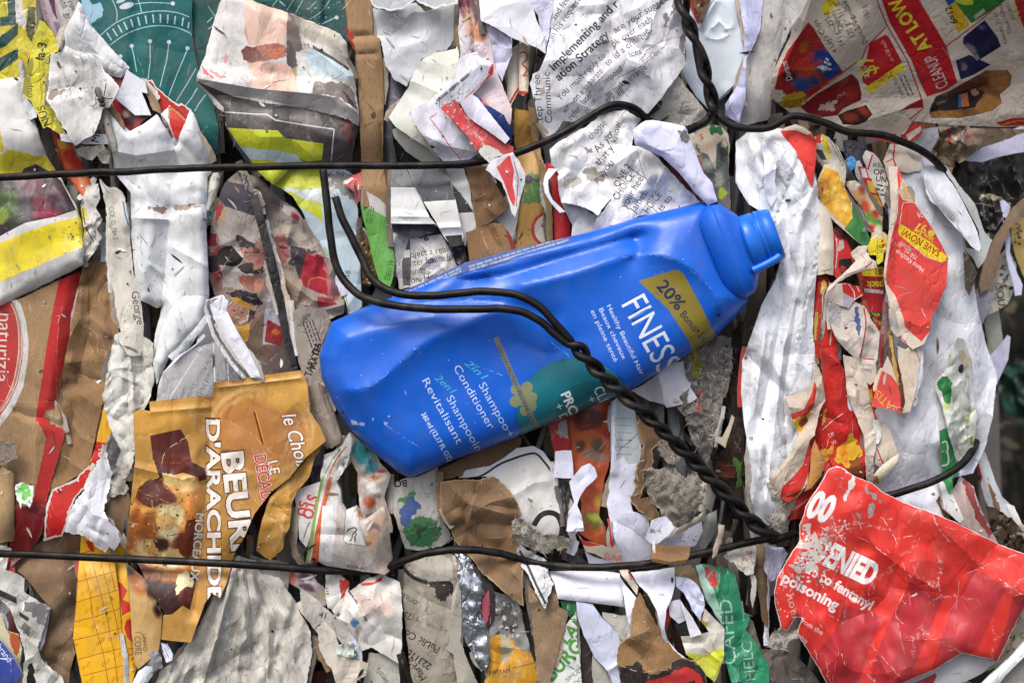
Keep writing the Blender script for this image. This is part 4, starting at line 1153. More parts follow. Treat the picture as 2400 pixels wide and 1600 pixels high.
# ---- third column
DOC = dict(kind='paper', dirt=.75)
INK = '2e2d31'
S('typed_page', 'crumpled typed page with bold heading lines slanting up to the right', 'typed page', '20', '395,-70 1545,-70 1560,60 1595,250 1590,600 1530,690 1400,860 1250,1050 1170,1000 1080,950 950,985 830,1030 700,1080 560,1120 470,1110 390,1240 335,1285 255,1150 165,770 190,680 250,650 300,540 340,380 370,200', 36, 'e9e9ee', g=8, torn=1.4, wob=8, crump=(70, 6), **DOC,
  folds=[('940,-60 920,140 905,330 870,480 840,700 790,950', -10, 34), ('1380,-60 1260,300 1180,450 1060,540 1180,590', 9, 34), ('1060,540 960,760 860,1000', -8, 30), ('1500,60 1400,420 1210,590', 9, 34), ('300,560 500,540 800,500', 6, 30), ('420,1000 560,930 740,1010', 5, 24), ('1180,620 1120,760 1000,900', -6, 22)], prints=[
    ('text', 'and feedba', 400, 195, -57, 58, INK, dict(sx=.95)), ('text', 'in his requests', 375, 370, -55, 60, INK, dict(w=480)), ('text', 'Implementing and r', 385, 660, -45.5, 76, INK, dict(bold=.02, w=860)), ('text', 'ation Strategy', 432, 750, -42, 76, INK, dict(bold=.02, w=630)),
    ('text', 'are your suggest', 950, 310, -32, 62, INK, dict(w=590)), ('text', 'ok over each', 930, 440, -34, 62, INK, dict(w=440)), ('text', 'id a critique', 950, 545, -38, 62, INK, dict(w=400)), ('text', 'You must reply to', 440, 930, -44, 60, INK, dict(w=590)), ('text', 'wr   on a separate   to', 490, 1050, -48, 60, INK, dict(w=650)), ('text', 'refer  later.', 545, 1110, -50, 58, INK, dict(sx=.85)),
    ('text', 'respond', 850, 780, -38, 56, INK, dict(sx=.8)), ('text', 'ices', 1080, 530, -18, 56, INK), ('text', 'look', 1245, 380, -60, 44, INK), ('text', 'to make arrange', 880, 900, -36, 58, INK, dict(sx=.8)), ('text', 'try. I’ll', 880, 950, -30, 58, INK, dict(sx=.85)), ('text', 'turn on', 1210, 590, -32, 52, INK, dict(sx=.8)), ('text', 'the o', 1330, 90, -38, 50, INK),
    ('text', 'Step Three', 285, 1160, -94, 64, INK, dict(w=475)), ('text', 'Communic', 370, 1135, -93, 64, INK, dict(w=470)), ('line', '950,730 1190,610', 5, INK), ('line', '1230,470 1390,370', 5, INK), ('poly', '1400,140 1450,150 1470,40 1500,-20 1540,-40 1470,170 1420,260 1395,240', '8d8680', 8), ('poly', '1545,350 1590,300 1585,520 1540,440', '97908a', 5),
    ('poly', '250,800 300,790 310,850 270,880', 'b8a29c', 5), ('specks', (700, 1000, 820, 1080), 6, 4, 10, ['4a4644']), ('text', 'point', 690, 1050, -55, 50, INK)])
S('typed_page', 'crumpled typed page scrap with short words below the upper wire', 'typed page', '21', '350,-190 400,-240 540,-330 700,-420 800,-500 900,-540 1040,-560 1180,-470 1120,-380 1100,-230 1200,-220 1330,-130 1500,60 1640,200 1730,300 1640,340 1560,360 1380,390 1170,420 1050,470 920,500 780,560 720,570 770,460 930,240 950,215 870,300 790,415 720,360 620,320 450,290 415,80 430,30 360,-60', 30, 'ececee', g=8, torn=2.0, wob=8, crump=(55, 8), **DOC,
  folds=[('850,-510 880,-400 940,-220 960,-60 960,230', -13, 34), ('960,-60 1150,-200 1300,20', 10, 36), ('450,-40 700,30 930,80', -6, 40), ('1200,20 1300,190 1450,300', -8, 28), ('960,230 860,330 760,460', 8, 30)], prints=[
    ('text', 'with', 660, -395, -44, 62, INK, dict(sx=.8)), ('text', 'choose', 730, -280, -46, 66, INK, dict(w=210)), ('text', 'As yo', 790, -160, -48, 70, INK, dict(sx=.9)), ('text', 'that y', 800, -40, -48, 70, INK, dict(sx=.9)), ('text', 'you', 850, 40, -50, 66, INK), ('text', 'know', 960, -250, -78, 60, INK), ('text', 'ONE 2', 975, 160, -60, 56, INK, dict(bold=.01)), ('text', 'CHOICE J', 970, 280, -56, 66, INK, dict(w=320)), ('text', 'your heel', 1050, 350, -60, 68, INK, dict(w=335)), ('text', 'James.', 1130, 390, -57, 68, INK, dict(w=230)),
    ('text', 'HOICE', 1250, 400, -54, 66, INK, dict(w=215)), ('text', 'ts to', 1375, 380, -52, 60, INK), ('line', '1000,-510 1110,-600', 5, INK), ('line', '980,-380 1030,-470', 5, INK), ('line', '1150,-170 1200,20 1250,110', 5, INK), ('line', '1160,420 1310,180', 5, INK), ('poly', '640,0 760,-30 840,20 860,60 780,100 700,80', 'a19a90', 8), ('poly', '480,110 600,60 650,120 560,170 500,160', 'bdb7b0', 8), ('poly', '630,-230 720,-210 750,-160 680,-150', '9a9186', 8)])
S('letter_sheet', 'grey white paper piece under the typed scrap, above the bottle', 'paper sheet', '21', '490,300 620,320 790,420 760,500 720,580 600,640 540,640 560,460', 16, 'd9d8da', 'paper', .6, crump=(60, 4))
S('letter_sheet', 'lavender white folded corner lapping over the upper wire', 'paper sheet', '20', '1108,1195 1170,1145 1225,1108 1300,1105 1450,1130 1590,1158 1640,1280 1700,1440 1760,1590 1840,1680 1885,1850 1800,1885 1680,1770 1540,1590 1380,1440 1130,1330', 66, 'dbdcf6', 'paper', .35, torn=.8, folds=[('1225,1110 1190,1240 1250,1330 1450,1420', 8, 40), ('1590,1158 1500,1330 1640,1640', 6, 40)], drop=(10, 18), prints=[('poly', '1545,1215 1600,1190 1635,1260 1600,1300 1550,1280', '7d7878', 8), ('specks', (1530, 1190, 1640, 1300), 16, 4, 12, ['4f4b4b', '9a9698'])])
S('plastic_tray', 'translucent white plastic tray with an embossed recycling triangle', 'plastic tray', '20', '1590,-70 2110,-70 2120,120 2135,560 2080,740 2000,850 1900,930 1800,1000 1700,900 1600,740 1560,650 1600,560', 6, 'd6dfe8', 'bottle', .15, crump=None, torn=.3, wob=3, drop=(10, 26), thick=4,
  folds=[('2130,300 2130,560 2060,760 1880,930', 8, 20), ('1790,335 1800,352 1880,366 1950,358', 2, 7), ('1790,330 1825,265 1880,230', 2, 7), ('1890,190 1940,235 1975,275', 2, 7), ('1960,270 2030,255 2015,225', 2, 6), ('1940,340 1985,330 1990,305', 2, 6), ('1895,200 1850,255 1870,270', 2, 6), ('1590,560 1700,760 1880,930', -6, 30), ('1730,250 1880,0', 6, 12)])
S('dark_scrap', 'brown and red flecked scrap behind the twisted wire at the top edge', 'paper scrap', '20', '1640,-70 1860,-70 1790,60 1740,210 1700,160', 14, '77604a', 'pulp', .7, torn=2.5, crump=(22, 6), prints=[('specks', (1650, -40, 1760, 60), 6, 8, 20, ['c0302a', 'd8d0c4'])])
S('letter_sheet', 'tall lavender paper strip right of the plastic tray', 'paper sheet', '20', '2075,-70 2310,-70 2285,260 2210,440 2150,560 2145,900 2085,1135 1960,1060 1960,960 2060,800 2130,580 2135,300', 18, 'cfd0f2', 'paper', .4, crump=(42, 6), folds=[('2150,-60 2160,320 2140,700 2090,1100', 8, 36)])
S('paper_sheet', 'grey dirty paper with upright creases, left of the red flyer', 'paper sheet', '20', '2310,-70 2780,-70 2700,60 2560,260 2440,540 2400,700 2380,820 2360,1000 2352,1100 2160,1150 2075,1130 2140,950 2150,570 2230,420 2290,260', 12, 'bcb9b6', 'paper', .9, pleat=(100, 45, 9), wob=8)
S('napkin', 'cream crumpled napkin piece behind the twisted wire', 'napkin', '20', '1535,690 1600,800 1680,900 1790,1035 1770,1090 1610,1155 1490,1145 1355,1110 1260,1075 1300,1040 1375,980 1365,890 1430,800', 18, 'e0d9cf', 'pulp', .4, torn=2, crump=(40, 6))
S('leaf', 'small dark green leaf tucked beside the cream napkin', 'leaf', '20', '1250,1075 1300,985 1350,920 1385,930 1370,990 1310,1040', 24, '26402a', 'paper', .2, torn=.5)
S('plant_sprig', 'tiny olive plant sprig under the lavender corner', 'plant', '20', '1350,1115 1400,1080 1445,1068 1430,1090 1400,1110 1410,1130 1370,1125', 26, '5a6228', 'paper', .3, torn=1)
S('newsprint_scrap', 'beige newsprint scrap with a green patch and red lettering under the upper wire knot', 'paper scrap', '20', '1650,1230 1740,1180 1840,1145 1920,1160 1985,1230 2000,1330 1990,1500 1995,1660 2010,1980 1930,1960 1860,1800 1790,1600 1700,1380', 12, 'cdbda6', 'news', .7, bulge=(78, 14), pleat=(80, 30, 5), prints=[('poly', '1790,1180 1850,1150 1910,1170 1950,1220 1920,1260 1880,1230 1840,1240', '2a7040', 5), ('text', 'S', 1730, 1285, -10, 50, 'b83a2c', dict(bold=.02)), ('img', '1700,1380 1800,1420 1870,1560 1880,1330 1960,1260 1990,1330 1990,1500 1995,1660 2010,1980 1930,1960 1860,1800', '5c6360', [(1800, 1500, 60, 60, 0, '8d928c'), (1930, 1780, 30, 60, 0, 'b0c03a'), (1900, 1640, 40, 80, 0, '9a968c'), (1940, 1400, 30, 80, 0, '3a4444'), (1960, 1300, 30, 40, 0, 'c8b8a0'), (1970, 1880, 40, 80, 0, '6c6a62')])])
# ------------------------------------------------------------------ left and middle of the bale face
S('kraft_box', 'flattened brown box panel with a red edge band and a round red emblem', 'cardboard box', '02', '-60,-330 200,-400 530,-560 735,-640 742,-580 700,-340 615,80 545,440 520,590 600,790 590,880 520,1120 440,1400 400,1640 330,1800 110,1820 120,1480 -60,1480', 6, 'a58560', 'card', .25, torn=.8, crump=(140, 4), wob=7, bulge=(97, 10), thick=10, edge='7a5a3a',
  folds=[('735,-600 640,0 530,600', -12, 26), ('150,640 260,690 400,700 600,800', -6, 18), ('330,900 320,1300', 3, 14)], prints=[
    ('poly', '-60,-420 120,-410 190,-345 240,-180 263,0 255,180 212,420 120,620 0,780 -60,835', 'd8d4cf'), ('poly', '-60,-390 95,-380 150,-320 195,-180 213,0 205,180 160,390 85,560 0,685 -60,740', 'c23a3a'),
    ('line', '118,-350 160,-250 185,-120 190,0 182,150 140,370 70,530 0,630 -60,690', 34, 'b98a7a', 1), ('line', '130,-350 172,-250 197,-120 202,0 194,150 152,370 82,530 8,640', 7, 'e3d5c8', 1), ('line', '98,-350 142,-250 168,-120 173,0 165,150 122,370 55,530', 7, 'e3d5c8', 1),
    ('text', 'naturizia', -8, -270, 93, 128, 'e6dcd2', dict(sx=1.0)),
    ('poly', '545,-575 735,-650 742,-580 700,-340 615,80 540,440 500,620 420,640 400,700 330,740 335,640 380,380 430,40 480,-260', 'bd2427'), ('poly', '335,720 410,690 560,800 600,800 590,880 520,1120 440,1400 400,1640 330,1800 250,1800 290,1500 350,1250 420,900 390,800', 'b82326', 2),
    ('poly', '430,640 470,650 560,740 600,790 590,830 540,790 460,730 430,680', 'b8a283', 6)])
S('torn_scrap', 'small torn green and white label stuck on the brown box', 'label', '02', '130,1310 180,1290 240,1310 300,1330 320,1400 300,1480 270,1530 240,1490 200,1480 190,1530 165,1470 140,1400', 26, 'e6ebe4', 'paper', .3, torn=4, prints=[('poly', '150,1320 220,1310 290,1340 280,1400 250,1450 190,1440 140,1390', '7fcf6a', 8), ('specks', (150, 1320, 300, 1480), 12, 6, 18, ['dff0da', '5fae50'])])
S('cardboard_scrap', 'rough torn grey cardboard curl at the left edge', 'cardboard scrap', '02', '-60,930 60,900 130,930 150,1000 165,1070 110,1080 60,1120 -60,1150', 24, '8f8378', 'pulp', .6, torn=3, bend=[(80, 1000, 0, 20, 10)])
S('cardboard_scrap', 'tan cardboard flap standing at the left edge above the lower wire', 'cardboard scrap', '02', '-60,1100 40,1160 125,1210 132,1480 125,1700 150,1830 -60,1860', 22, 'b3966c', 'card', .4, bulge=(90, 16))
S('brown_bag', 'brown paper bag folded upright beside the red edged box', 'paper bag', '02', '775,-740 850,-755 1005,-715 1040,-480 1062,-220 1095,-80 1055,30 985,300 962,480 890,800 825,1150 700,1240 520,1340 430,1480 480,1270 600,840 525,590 615,60 690,-330 730,-560', 0, '94734f', 'card', .35, torn=1, crump=(60, 7), pleat=(96, 70, 7), folds=[('800,-730 830,-400 820,-100 700,400', -13, 34), ('840,-480 960,-380', 5, 14), ('850,-200 1000,-60', 6, 14), ('840,40 940,240 980,260', -7, 20), ('620,300 700,800 600,1200', -9, 40)])
S('paper_strip', 'small white strip visible in the gap behind the lettered cream strip', 'paper strip', '01', '930,560 960,570 1000,640 1010,840 925,835', -6, 'dcdde6', 'paper', .3)
S('cloth_strip', 'torn cream strip with pen lettering running down the bale', 'paper strip', '01', '910,70 985,150 1060,150 1130,200 1165,330 1200,560 1208,800 1220,900 1270,1080 1310,1300 1325,1600 1290,1700 1160,1690 1110,1500 1060,1250 1040,1090 1000,930 985,600 970,300', 20, 'ddd7c9', 'paper', .75, torn=2.2, bulge=(88, 14), folds=[('960,80 1050,190 1140,260 1180,480', 9, 24), ('1060,700 1090,1000 1160,1400', -6, 20)], prints=[
    ('text', 'CCE_D_NAT', 1000, 330, 83, 44, '5a646e', dict(sx=.85)), ('line', '930,100 985,190 1010,210', 8, '6a86b8'), ('line', '1130,280 1150,400 1180,500', 14, '4f78b8'), ('text', 'George', 1205, 1110, 80, 70, '3a3a3a', dict(sx=1.0)), ('specks', (1160, 1180, 1300, 1400), 16, 3, 9, ['4a4642', '7a746c'])])
S('cloth_strip', 'crumpled cream and white cloth-like bundle hanging below the pen lettered strip', 'paper bundle', '02', '1060,-60 1130,-100 1300,-60 1410,20 1400,220 1420,330 1370,540 1320,640 1250,660 1230,830 1240,980 1215,1170 1120,1190 1060,1130 1110,1000 1040,860 1000,760 960,640 945,500 980,300 1010,130', 16, 'd9d6cc', 'paper', .8, torn=2, crump=(30, 7), pleat=(88, 34, 8), folds=[('1180,20 1180,400 1170,680', -9, 16), ('1300,180 1320,420 1310,620', -8, 14)], prints=[('line', '1085,-20 1120,60', 9, '4a78c0'), ('line', '1210,1000 1250,1010', 10, '5070a8')])
S('paper_wad', 'small grey crushed paper wad between the cloth bundle and gold packet', 'paper wad', '02', '1020,1190 1080,1150 1210,1125 1180,1220 1150,1300 1185,1350 1140,1400 1050,1420 990,1440 1020,1350 1010,1280 1050,1240', 22, 'b9b2a4', 'pulp', .7, torn=3, crump=(18, 8))
S('carton_strip', 'yellow and red carton edge peeking out left of the cloth bundle', 'carton strip', '02', '950,600 985,640 1030,820 960,1000 930,1060 870,1150 830,1100 880,950', 6, 'e2a824', 'gloss', .3, prints=[('poly', '880,920 980,930 960,1010 930,1070 860,1150 820,1180', 'c9302a'), ('text', 'TU', 900, 970, 85, 50, 'ece4dc', dict(bold=.02))])
S('plastic_film', 'clear wrinkled plastic film above the torn white card', 'plastic film', '02', '980,880 1040,820 1110,1000 1110,1130 1030,1240 960,1260 930,1180 950,1010', 26, 'b4b2b8', 'clear', .2, crump=(20, 6))
S('red_card', 'bright red glossy card with a torn top edge', 'card', '02', '430,1490 480,1360 600,1300 700,1250 760,1200 820,1140 850,1180 790,1340 700,1420 640,1560 610,1700 570,1790 520,1800 400,1830 420,1600', 16, 'c4231f', 'gloss', .3, torn=2, rim=(5, 'd9cfc8'), prints=[('specks', (500, 1270, 720, 1400), 5, 8, 22, ['d8b8b4', 'e0d6d2'])])
S('torn_card', 'white fluffy torn sheet hanging down in front of the yellow bingo card', 'paper sheet', '02', '930,1060 970,1000 1040,1200 1010,1280 980,1420 950,1560 1010,1640 1080,1740 1110,1830 1050,1910 1000,1870 970,1930 910,1900 880,1890 860,1840 780,1790 690,1760 600,1740 640,1560 700,1440 780,1370 800,1280 840,1190', 34, 'e4e4ea', 'paper', .35, torn=4, rim=(5, 'f2f0ee'), crump=(50, 6), bulge=(70, 8))
S('cardboard_scrap', 'brown cardboard scrap behind the white fluffy sheet', 'cardboard scrap', '02', '980,1480 1060,1420 1180,1370 1200,1500 1150,1640 1120,1800 1040,1640 950,1540', 20, '7d654c', 'card', .6, torn=2)
S('brown_board', 'dark brown board with rubbed folds behind the lower wire', 'cardboard', '03', '200,330 330,300 460,230 600,160 740,220 735,500 700,620 720,760 690,1000 665,1130 690,1300 640,1450 640,1660 560,1660 440,1480 330,1250 340,1180 460,880 220,580 100,500 240,360', 8, '8b6f55', 'card', .55, crump=(60, 6), bulge=(88, 12), folds=[('240,640 500,640 600,780', 7, 30), ('500,880 600,1050 640,1200', 6, 24), ('660,400 700,620 680,1000', -7, 20)])
S('dark_scrap', 'dark red leather-like strip at the foot of the red edged box', 'paper scrap', '03', '110,-60 400,-60 410,80 380,200 330,280 200,420 100,500 110,260', 14, '7a1a1e', 'gloss', .5, pleat=(98, 26, 6))
S('newspaper_scrap', 'grey newspaper scrap with black bands and ragged edge at bottom left', 'newspaper', '03', '-60,300 60,310 100,340 50,530 130,560 225,610 220,730 330,800 465,880 420,1000 370,1180 340,1240 400,1380 560,1500 610,1620 200,1660 230,1300 180,1120 100,900 0,800 -60,780', 22, 'c9c8bf', 'news', .8, torn=2.2, crump=(50, 7), prints=[('poly', '-60,690 0,710 150,780 155,840 0,770 -60,750', '2f2c2e'), ('poly', '170,905 270,970 255,1005 180,950', '2f2c2e'), ('poly', '250,830 420,850 460,890 400,1020 330,1000 200,860', '77767c', 8), ('poly', '200,990 290,1060 270,1160 210,1100', '6c6a6c', 6), ('poly', '270,1400 300,1380 330,1560 260,1660 240,1500', '1e1b1c', 3)])
S('magazine_scrap', 'orange, yellow and blue magazine scrap behind the grey newspaper', 'magazine', '03', '-60,960 20,950 60,1080 170,1120 200,1250 180,1400 230,1540 160,1660 -60,1660', 10, 'd3c9a4', 'gloss', .6, prints=[('poly', '75,1090 170,1130 190,1220 150,1320 100,1230', 'b85a34', 4), ('poly', '-60,960 20,950 90,1200 160,1370 140,1380 30,1180 -60,1050', 'd8d0aa')])
S('printed_leaflet', 'deep blue printed leaflet corner with white lettering', 'leaflet', '03', '-60,1100 30,1200 110,1310 205,1480 130,1590 100,1660 -60,1660', 26, '2c3f92', 'gloss', .5, bulge=(50, 10), torn=.6, prints=[('text', 'brand', -40, 1235, 52, 60, 'ccd2e6', dict(sx=.9))])
S('bingo_card', 'bright yellow card ruled with brown grid lines and small figures', 'printed card', '03', '745,215 860,250 1000,330 1055,480 1090,720 1110,1000 1135,1240 1165,1660 770,1660 720,1400 670,1150 680,1040 705,800 715,560 735,400', 16, 'f2b51c', 'board', .35, torn=.6, bulge=(88, 10), crump=None, wob=5, prints=
    [('line', q, 7, 'a85c1c') for q in ('740,380 880,340', '710,640 880,590 1060,540', '705,825 880,770 1095,710', '685,1005 900,950 1110,880', '672,1175 860,1130 1120,1060', '715,1350 900,1300 1140,1240', '765,1500 950,1450 1150,1400', '760,470 830,760 850,960 950,1300 1010,1660', '850,460 930,760 980,960 1050,1300 1090,1660', '925,460 1000,720 1060,960 1130,1300', '1000,470 1060,720')]
    + [('text', tx, x + dx, y + dy, -68, 26, c) for x, y, c in ((790, 560, 'c05a20'), (880, 540, 'c05a20'), (760, 740, 'c06a24'), (850, 720, 'a87030'), (960, 660, '9a7a34'), (800, 900, 'b06a24'), (900, 880, 'c05a20'), (980, 840, '8a7a3a'), (860, 1040, '9a6a30'), (960, 1010, '6f6a34'), (900, 1200, 'b04a20'), (1010, 1160, 'c04020'), (770, 1420, 'a06a2a'), (950, 1390, 'b84a20'), (1060, 1330, 'b8641e'), (800, 1560, 'a06a2a'), (1000, 1560, 'c04a20'), (1090, 1520, 'b8641e')) for tx, dx, dy in (('5%', 0, 30), ('10%', 40, 10))]
    + [('text', '%', 700, 1240, -50, 40, 'c04a20'), ('poly', '770,250 830,270 870,330 850,360 790,280', 'd02a20', 4), ('poly', '975,890 990,905 985,945 970,920', '3a2c1a', 2)])
S('bingo_card', 'yellow carton with red letters standing behind the ruled yellow card', 'carton', '03', '1050,330 1140,280 1160,500 1200,850 1215,1150 1260,1420 1230,1500 1190,1660 1150,1660 1140,1250 1110,900 1060,480', 8, 'eeb422', 'board', .4, torn=.6, bulge=(88, 10), prints=[('poly', '1065,500 1090,640 1115,650 1170,720 1130,800 1190,830 1200,905 1120,950 1100,740', 'd4301c'), ('poly', '1200,980 1215,1100 1220,1200 1170,1150 1140,1060 1160,990', 'd4301c'), ('text', 'OVE', 1150, 1260, 62, 74, 'cf4a1c', dict(sx=.9))])
GOLD = 'c98c36'
S('cookie_packet', 'flattened gold cookie carton with white lettering and chocolate chunk picture', 'food packet', 'F', '306,948 322,938 345,945 343,922 486,906 492,878 600,862 690,850 706,880 712,945 735,980 749,1012 700,1052 664,1098 624,1128 584,1180 560,1235 540,1265 520,1340 505,1372 487,1362 470,1385 438,1475 370,1468 376,1406 350,1360 318,1296 288,1262 300,1150 310,1060', 40, GOLD, 'gloss', .45, g=8, torn=.3, wob=5, crump=(100, 4), thick=2, edge='d8c8a8',
  folds=[('487,905 478,1080 466,1230 448,1400', -14, 34), ('345,946 480,935', 3, 10), ('500,890 690,868', 3, 8), ('398,920 392,1080', -3, 12), ('300,1070 420,1100 470,1090', 5, 20)], prints=[
    ('img', '306,948 322,938 345,945 343,922 486,906 492,878 600,862 690,850 706,880 712,945 735,980 749,1012 700,1052 664,1098 624,1128 584,1180 560,1235 540,1265 520,1340 505,1372 487,1362 470,1385 438,1475 370,1468 376,1406 350,1360 318,1296 288,1262 300,1150 310,1060', 'bb8a40', [(600, 985, 122, 104, 0, 'd8b070', .06), (600, 990, 116, 97, 0, 'c07a2c', .06), (600, 993, 111, 92, 0, 'd2a45e', .06), (600, 996, 106, 88, 0, 'b3783a', .08), (660, 890, 80, 46, 0, 'cf9c48', .5), (340, 1330, 60, 60, 0, '8a5220', .6), (420, 1420, 50, 80, 0, 'c8964a', .6), (330, 1220, 40, 80, 10, '9a5c28', .6), (350, 960, 60, 40, 0, 'd09a40', .6)], .05),
    ('img', '345,1000 390,990 415,985 432,1015 440,1060 470,1075 474,1100 440,1110 425,1150 350,1180 305,1160 318,1120 350,1090 352,1060', '4a1d16', [(390, 1030, 45, 40, 0, '5a231a', .3), (400, 1060, 40, 20, 0, '6b2c20', .3), (330, 1140, 30, 30, 0, '6e3a20', .5), (440, 1100, 20, 30, 0, '4e2418', .4)], .1),
    ('poly', '352,1058 362,1078 366,1096 345,1106 325,1115 318,1090 335,1075', 'd69c46', 2),
    ('img', '300,1160 330,1120 370,1098 420,1085 455,1095 464,1150 462,1220 452,1290 430,1320 390,1320 340,1300 300,1270 286,1230', 'c9823a', [(370, 1200, 75, 90, 0, 'd89a4a', .4), (350, 1130, 40, 30, -30, '5a2216', .25), (375, 1145, 30, 26, 0, '5e261a', .25), (400, 1180, 40, 20, 20, 'e8d29a', .5), (430, 1110, 24, 24, 0, 'eac27c', .5), (385, 1220, 45, 18, 30, 'ead7a6', .5), (340, 1220, 26, 40, 10, '8a4a1e', .5), (420, 1255, 26, 36, 10, '6a2e20', .3), (355, 1270, 50, 26, 15, 'e0bc80', .5), (390, 1290, 36, 16, 0, 'f0dcae', .5), (310, 1210, 16, 50, 10, 'a05a22', .5), (440, 1180, 18, 46, 0, 'd8883a', .5), (370, 1250, 20, 14, 0, '44201a', .3)], .3),
    ('img', '292,1290 330,1296 376,1330 400,1322 452,1318 448,1350 436,1400 420,1390 395,1410 372,1412 350,1370 318,1316', '35150f', [(340, 1315, 30, 12, 30, '7a4020', .5), (425, 1350, 20, 40, 0, '5a2418', .5), (390, 1320, 24, 14, 0, 'a8621e', .5)], .1), ('poly', '408,1318 428,1310 440,1325 442,1345 420,1352 405,1365 404,1340', 'ead9a4', 4),
    ('poly', '318,1120 345,1098 376,1112 384,1140 366,1160 340,1165 322,1150', '5b281a', 3), ('poly', '430,1195 448,1190 456,1215 448,1250 432,1258 420,1240', '6e3022', 3), ('poly', '372,1085 402,1092 412,1110 390,1118 374,1108', 'd6b272', 4), ('poly', '352,1190 380,1178 410,1190 396,1212 366,1216', 'd2aa68', 6), ('poly', '330,1255 352,1248 366,1268 340,1276', 'c99a58', 4), ('poly', '382,1268 408,1262 420,1280 400,1296 384,1288', 'dcba7c', 5), ('scr', '305,1165 340,1180 372,1172 420,1150 450,1160', 3, '6a3a1a'), ('scr', '300,1225 340,1236 384,1230 430,1222', 3, '6a3a1a'), ('scr', '360,1120 380,1160 376,1200', 2.5, '7a4420'), ('scr', '400,1230 410,1262 440,1280', 2.5, '7a4420'), ('scr', '312,1190 330,1215 322,1250', 2.5, '8a5224'), ('specks', (300, 1110, 455, 1310), 60, 1.5, 5, ['8a4c1e', 'e6c88a', 'a5622a', 'd89a4c', '6a3418']),
    ('scr', '392,1000 398,1060', 2, '7a3a2a'), ('lines', 366, 1060, 0, 50, 1, 8, 4, '7e4a3c'),
    ('line', '584,945 604,1020', 5, '6a3018'), ('line', '587,945 607,1018', 2, 'e8a050'),
    ('text@12', 'le Choix', 232, 670, 73, 128, '5a2a1a', dict(sx=.85, shear=.25, bold=.05)), ('text@12', 'le Choix', 232, 670, 73, 128, 'efe6da', dict(sx=.85, shear=.25, bold=.012)),
    ('text@12', 'LE', 105, 1098, 78, 92, '6a3018', dict(bold=.06)), ('text@12', 'LE', 105, 1098, 78, 92, 'efe6da', dict(bold=.01)),
    ('text@12', 'DÉCADENT', -20, 1040, 80, 108, '9c2420', dict(bold=.08, w=690)), ('text@12', 'DÉCADENT', -20, 1040, 80, 108, 'efdccc', dict(bold=.05, w=684)), ('text@12', 'DÉCADENT', -20, 1040, 80, 108, 'bb3028', dict(bold=.012, w=676)),
    ('text@02', 'BEURRE', 2036, 1010, 84, 190, '5a2414', dict(bold=.07, w=1255)), ('text@02', 'BEURRE', 2036, 1010, 84, 190, 'f0e8dc', dict(bold=.035, w=1240)),
    ('text@02', "D'ARACHIDE", 1898, 700, 89.5, 116, '5a2414', dict(bold=.075, w=1705)), ('text@02', "D'ARACHIDE", 1898, 705, 89.5, 116, 'f0e8dc', dict(bold=.035, w=1685)),
    ('text@03', 'MORCEAUX', 1805, 0, 95, 72, '5a2414', dict(bold=.07, w=640)), ('text@03', 'MORCEAUX', 1805, 0, 95, 72, 'f0e8dc', dict(bold=.03, w=632))])
S('cookie_packet', 'plain tan carton flap with a small oval mark below the gold cookie carton', 'carton flap', '03', '1165,480 1300,580 1430,700 1440,860 1492,930 1480,1100 1460,1260 1400,1330 1270,1440 1235,1380 1210,1100 1195,800', 30, 'c9a066', 'board', .3, torn=.6, bulge=(88, 8), prints=[('img', '1165,480 1300,580 1430,700 1440,860 1492,930 1480,1100 1460,1260 1400,1330 1270,1440 1235,1380 1210,1100 1195,800', 'cba469', [(1300, 640, 130, 120, 40, 'b06a2a', .6), (1200, 500, 60, 90, 0, '3a1a12', .5), (1400, 700, 70, 120, -20, '4a2014', .5), (1460, 900, 50, 60, 0, '3a1610', .5)], .06), ('text', 'CORE', 1232, 1135, 86, 58, '5a4020', dict(sx=.8)), ('text', 'UNITER', 1305, 1115, 84, 34, '6a4c26'), ('line', '1240,1100 1300,1110 1330,1180 1320,1250 1290,1275', 5, '5a4020', 1)])
S('gold_foil_fold', 'crumpled gold paper folds to the right of the cookie carton', 'food packet', '12', '100,1500 130,1430 250,1300 330,1200 430,1080 470,930 455,560 480,540 540,720 620,900 580,1010 540,1060 490,1240 380,1370 330,1480 310,1700 260,1800 250,1900 130,2010 0,1920 40,1700', 34, 'b98a3e', 'gloss', .5, torn=1, crump=(40, 8), pleat=(118, 36, 9), folds=[('130,1450 300,1560 330,1480', 8, 30), ('470,600 500,900 540,1060', -8, 20)], prints=[('poly', '470,560 540,720 610,880 520,1010 420,1140 300,1290 430,1000', '8a5a24', 3)])
S('newspaper_scrap', 'grey brown newsprint strip with capital letters curled left of the bottle', 'newspaper', '12', '320,-240 400,-330 640,-300 690,-180 610,20 590,140 640,400 710,600 780,830 760,920 650,990 600,900 560,740 500,600 480,420 430,300 380,150 340,0', 14, '9f958a', 'news', .6, bulge=(80, 16), pleat=(78, 40, 7), prints=[('text', 'TARY DA', 505, 330, -72, 66, '2a2626', dict(bold=.02, sx=.8)), ('text', 'MATES', 545, 260, -76, 60, '2a2626', dict(bold=.02, sx=.9)), ('lines', 440, -170, 70, 200, 4, -30, 14, '4a4542'), ('text', 'THE', 470, -150, -74, 44, '3a3634'), ('text', 'hop', 430, -130, -74, 50, '3a3634')])
S('paper_roll', 'grey paper fold hanging left of the bottle bottom', 'paper scrap', '12', '480,420 560,360 640,420 700,600 780,850 770,930 700,980 620,960 580,860 530,720', 24, '9c8e80', 'paper', .6, bulge=(65, 14), folds=[('560,380 640,600 740,900', 10, 26)])
